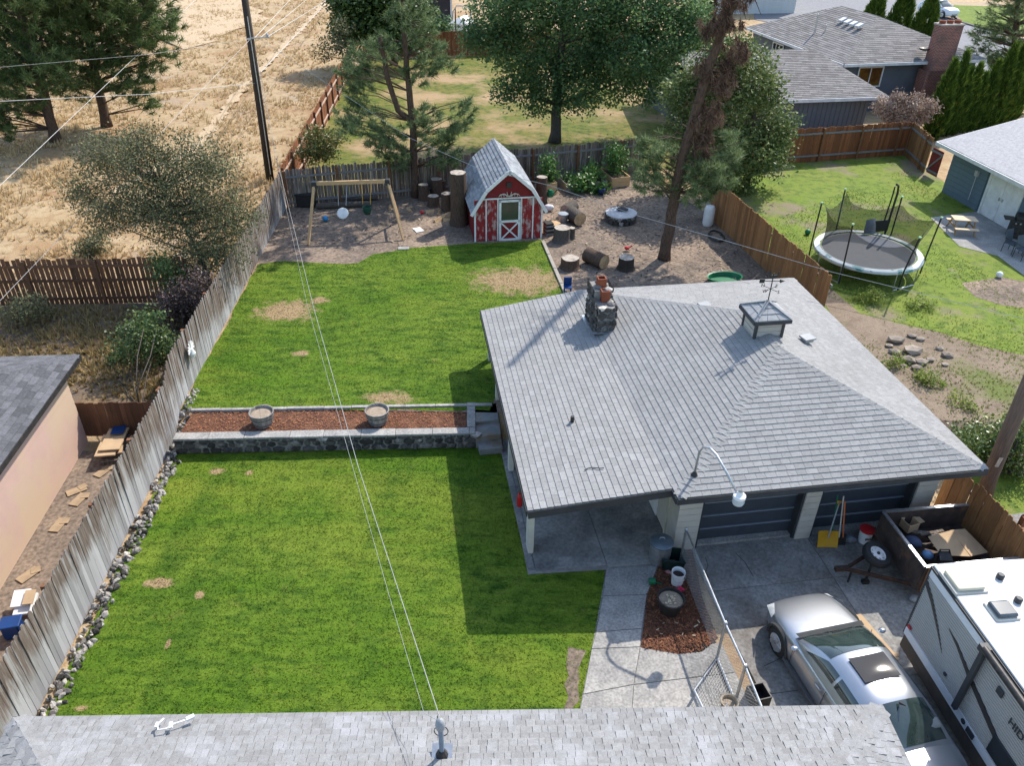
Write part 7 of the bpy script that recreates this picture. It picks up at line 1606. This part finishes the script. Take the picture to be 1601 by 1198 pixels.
stepped('bare_soil', BP, BAREY).location.z = .006
weeds('soil_weeds', BP, 45, .08, .025, leafmat('weed_olive', (.14, .15, .05), (.21, .23, .08), (.3, .27, .12), .55), 'sparse olive weeds on the bare soil beside the garage', .15)

# ------------------------------------------------------------------ poles and overhead cables
pb_ = Vector((-12.3, 38.4, UP)); ptop = UY(376, -50, 38.6)
pole = thing('utility_pole', 'tall dark wooden utility pole behind the fence corner', 'pole', pb_)
part(pole, 'shaft', MATS['pole_wood'], lambda m: m.tube([pb_, pb_.lerp(ptop, .5), ptop], [.2, .18, .15], 12), local=False, smooth=True)
part(pole, 'cable_riser', MATS['galvanised'], lambda m: m.tube([pb_ + Vector((.12, -.17, .4)), pb_.lerp(ptop, .45) + Vector((.1, -.18, 0)), pb_.lerp(ptop, .8) + Vector((.06, -.17, 0))], .025, 5), local=False)
pa = UY(392, 60, 38.4)
part(pole, 'insulator', MATS['wire_light'], lambda m: (m.bar(pa + Vector((-.2, 0, 0)), pa + Vector((.9, -.1, .1)), .05, .05), m.lathe([(.05, 0), (.07, .1), (.03, .16), (0, .17)], pa + Vector((.8, -.1, .1)), 8)), local=False)
pole2 = thing('leaning_pole', 'leaning brown wooden pole behind the garage corner', 'pole', (12.62, 15.9, .1)); p2t = UY(1625, 560, 16.1)
part(pole2, 'shaft', MATS['pole_brown'], lambda m: m.tube([(12.62, 15.9, .0), UY(1548, 745, 16), p2t + (p2t - UY(1548, 745, 16)) * .8], [.2, .19, .16], 12), local=False, smooth=True)
part(pole2, 'marker_plate', GV, lambda m: m.bar(UY(1566, 716, 15.78), UY(1558, 730, 15.78), .02, .09), local=False)
def cable(label, pts, r, mat, sag=0):
    P_ = [Vector(p) for p in pts]; out = []
    for a, b in zip(P_[:-1], P_[1:]):
        for k in range(10):
            t = k / 10; q = a.lerp(b, t); q.z -= sag * 4 * t * (1 - t); out.append(q)
    out.append(P_[-1]); t = thing('overhead_cable', label, 'cable', P_[0], 0, 'overhead cables')
    part(t, 'strand', mat, lambda m: m.tube(out, r * .58, 4), local=False)
WL, WD = MATS['wire_light'], MATS['wire_dark']
cable('thick pale cable crossing the pines at upper left', [UY(-40, 328, 26), UY(310, -5, 60)], .022, WL)
cable('pale cable from the utility pole down to the left photo edge', [pa, UY(-40, 512, 21)], .016, WL)
cable('level grey cable running left from the middle of the utility pole', [UY(398, 130, 38.3), UY(230, 147, 33), UY(-40, 160, 28)], .018, WL)
cable('faint level cable in front of the pines', [UY(395, 60, 38.4), UY(230, 85, 34), UY(-40, 108, 30)], .01, WL)
for i, x in enumerate((458, 485, 520)): cable('pale cable from the pole top to the top edge, ' + ('left', 'middle', 'right')[i] + ' of three', [pa + Vector((.2 + .25 * i, 0, .05)), UY(x, -6, 90)], .03, WL)
cable('pale cable leaving the pole low towards the top edge', [UY(408, 112, 38.4), UY(520, -6, 95)], .032, WL)
cable('thin cable from the pole across the shed to the right edge', [UY(402, 58, 38.3), UY(640, 215, 32), UY(745, 262, 28), UY(860, 290, 26), UY(1000, 338, 24), UY(1130, 375, 22.5), UY(1300, 425, 21), UY(1640, 508, 19)], .013, WL)
cable('thin dark cable from the pole passing in front of the shed', [UY(406, 112, 38.3), UY(600, 210, 33), UY(760, 300, 29), UY(960, 380, 26), UY(1110, 425, 24), UY(1260, 470, 22), UY(1640, 560, 19)], .007, WD)
mt_ = mb + Vector((0, .05, .74))
cable('pale service cable from the pole down to the foreground mast', [UY(404, 100, 38.3), UY(436, 262, 33), UY(490, 480, 20), UY(560, 730, 13), UY(625, 930, 9.5), mt_], .011, WL)
cable('thin second service cable left of the foreground mast', [UY(402, 95, 38.3), UY(434, 265, 33), UY(480, 475, 20), UY(540, 690, 13), UY(605, 920, 9.5), UY(663, 1116, 7.0), mt_ + Vector((-.05, .05, -.1))], .006, WL)
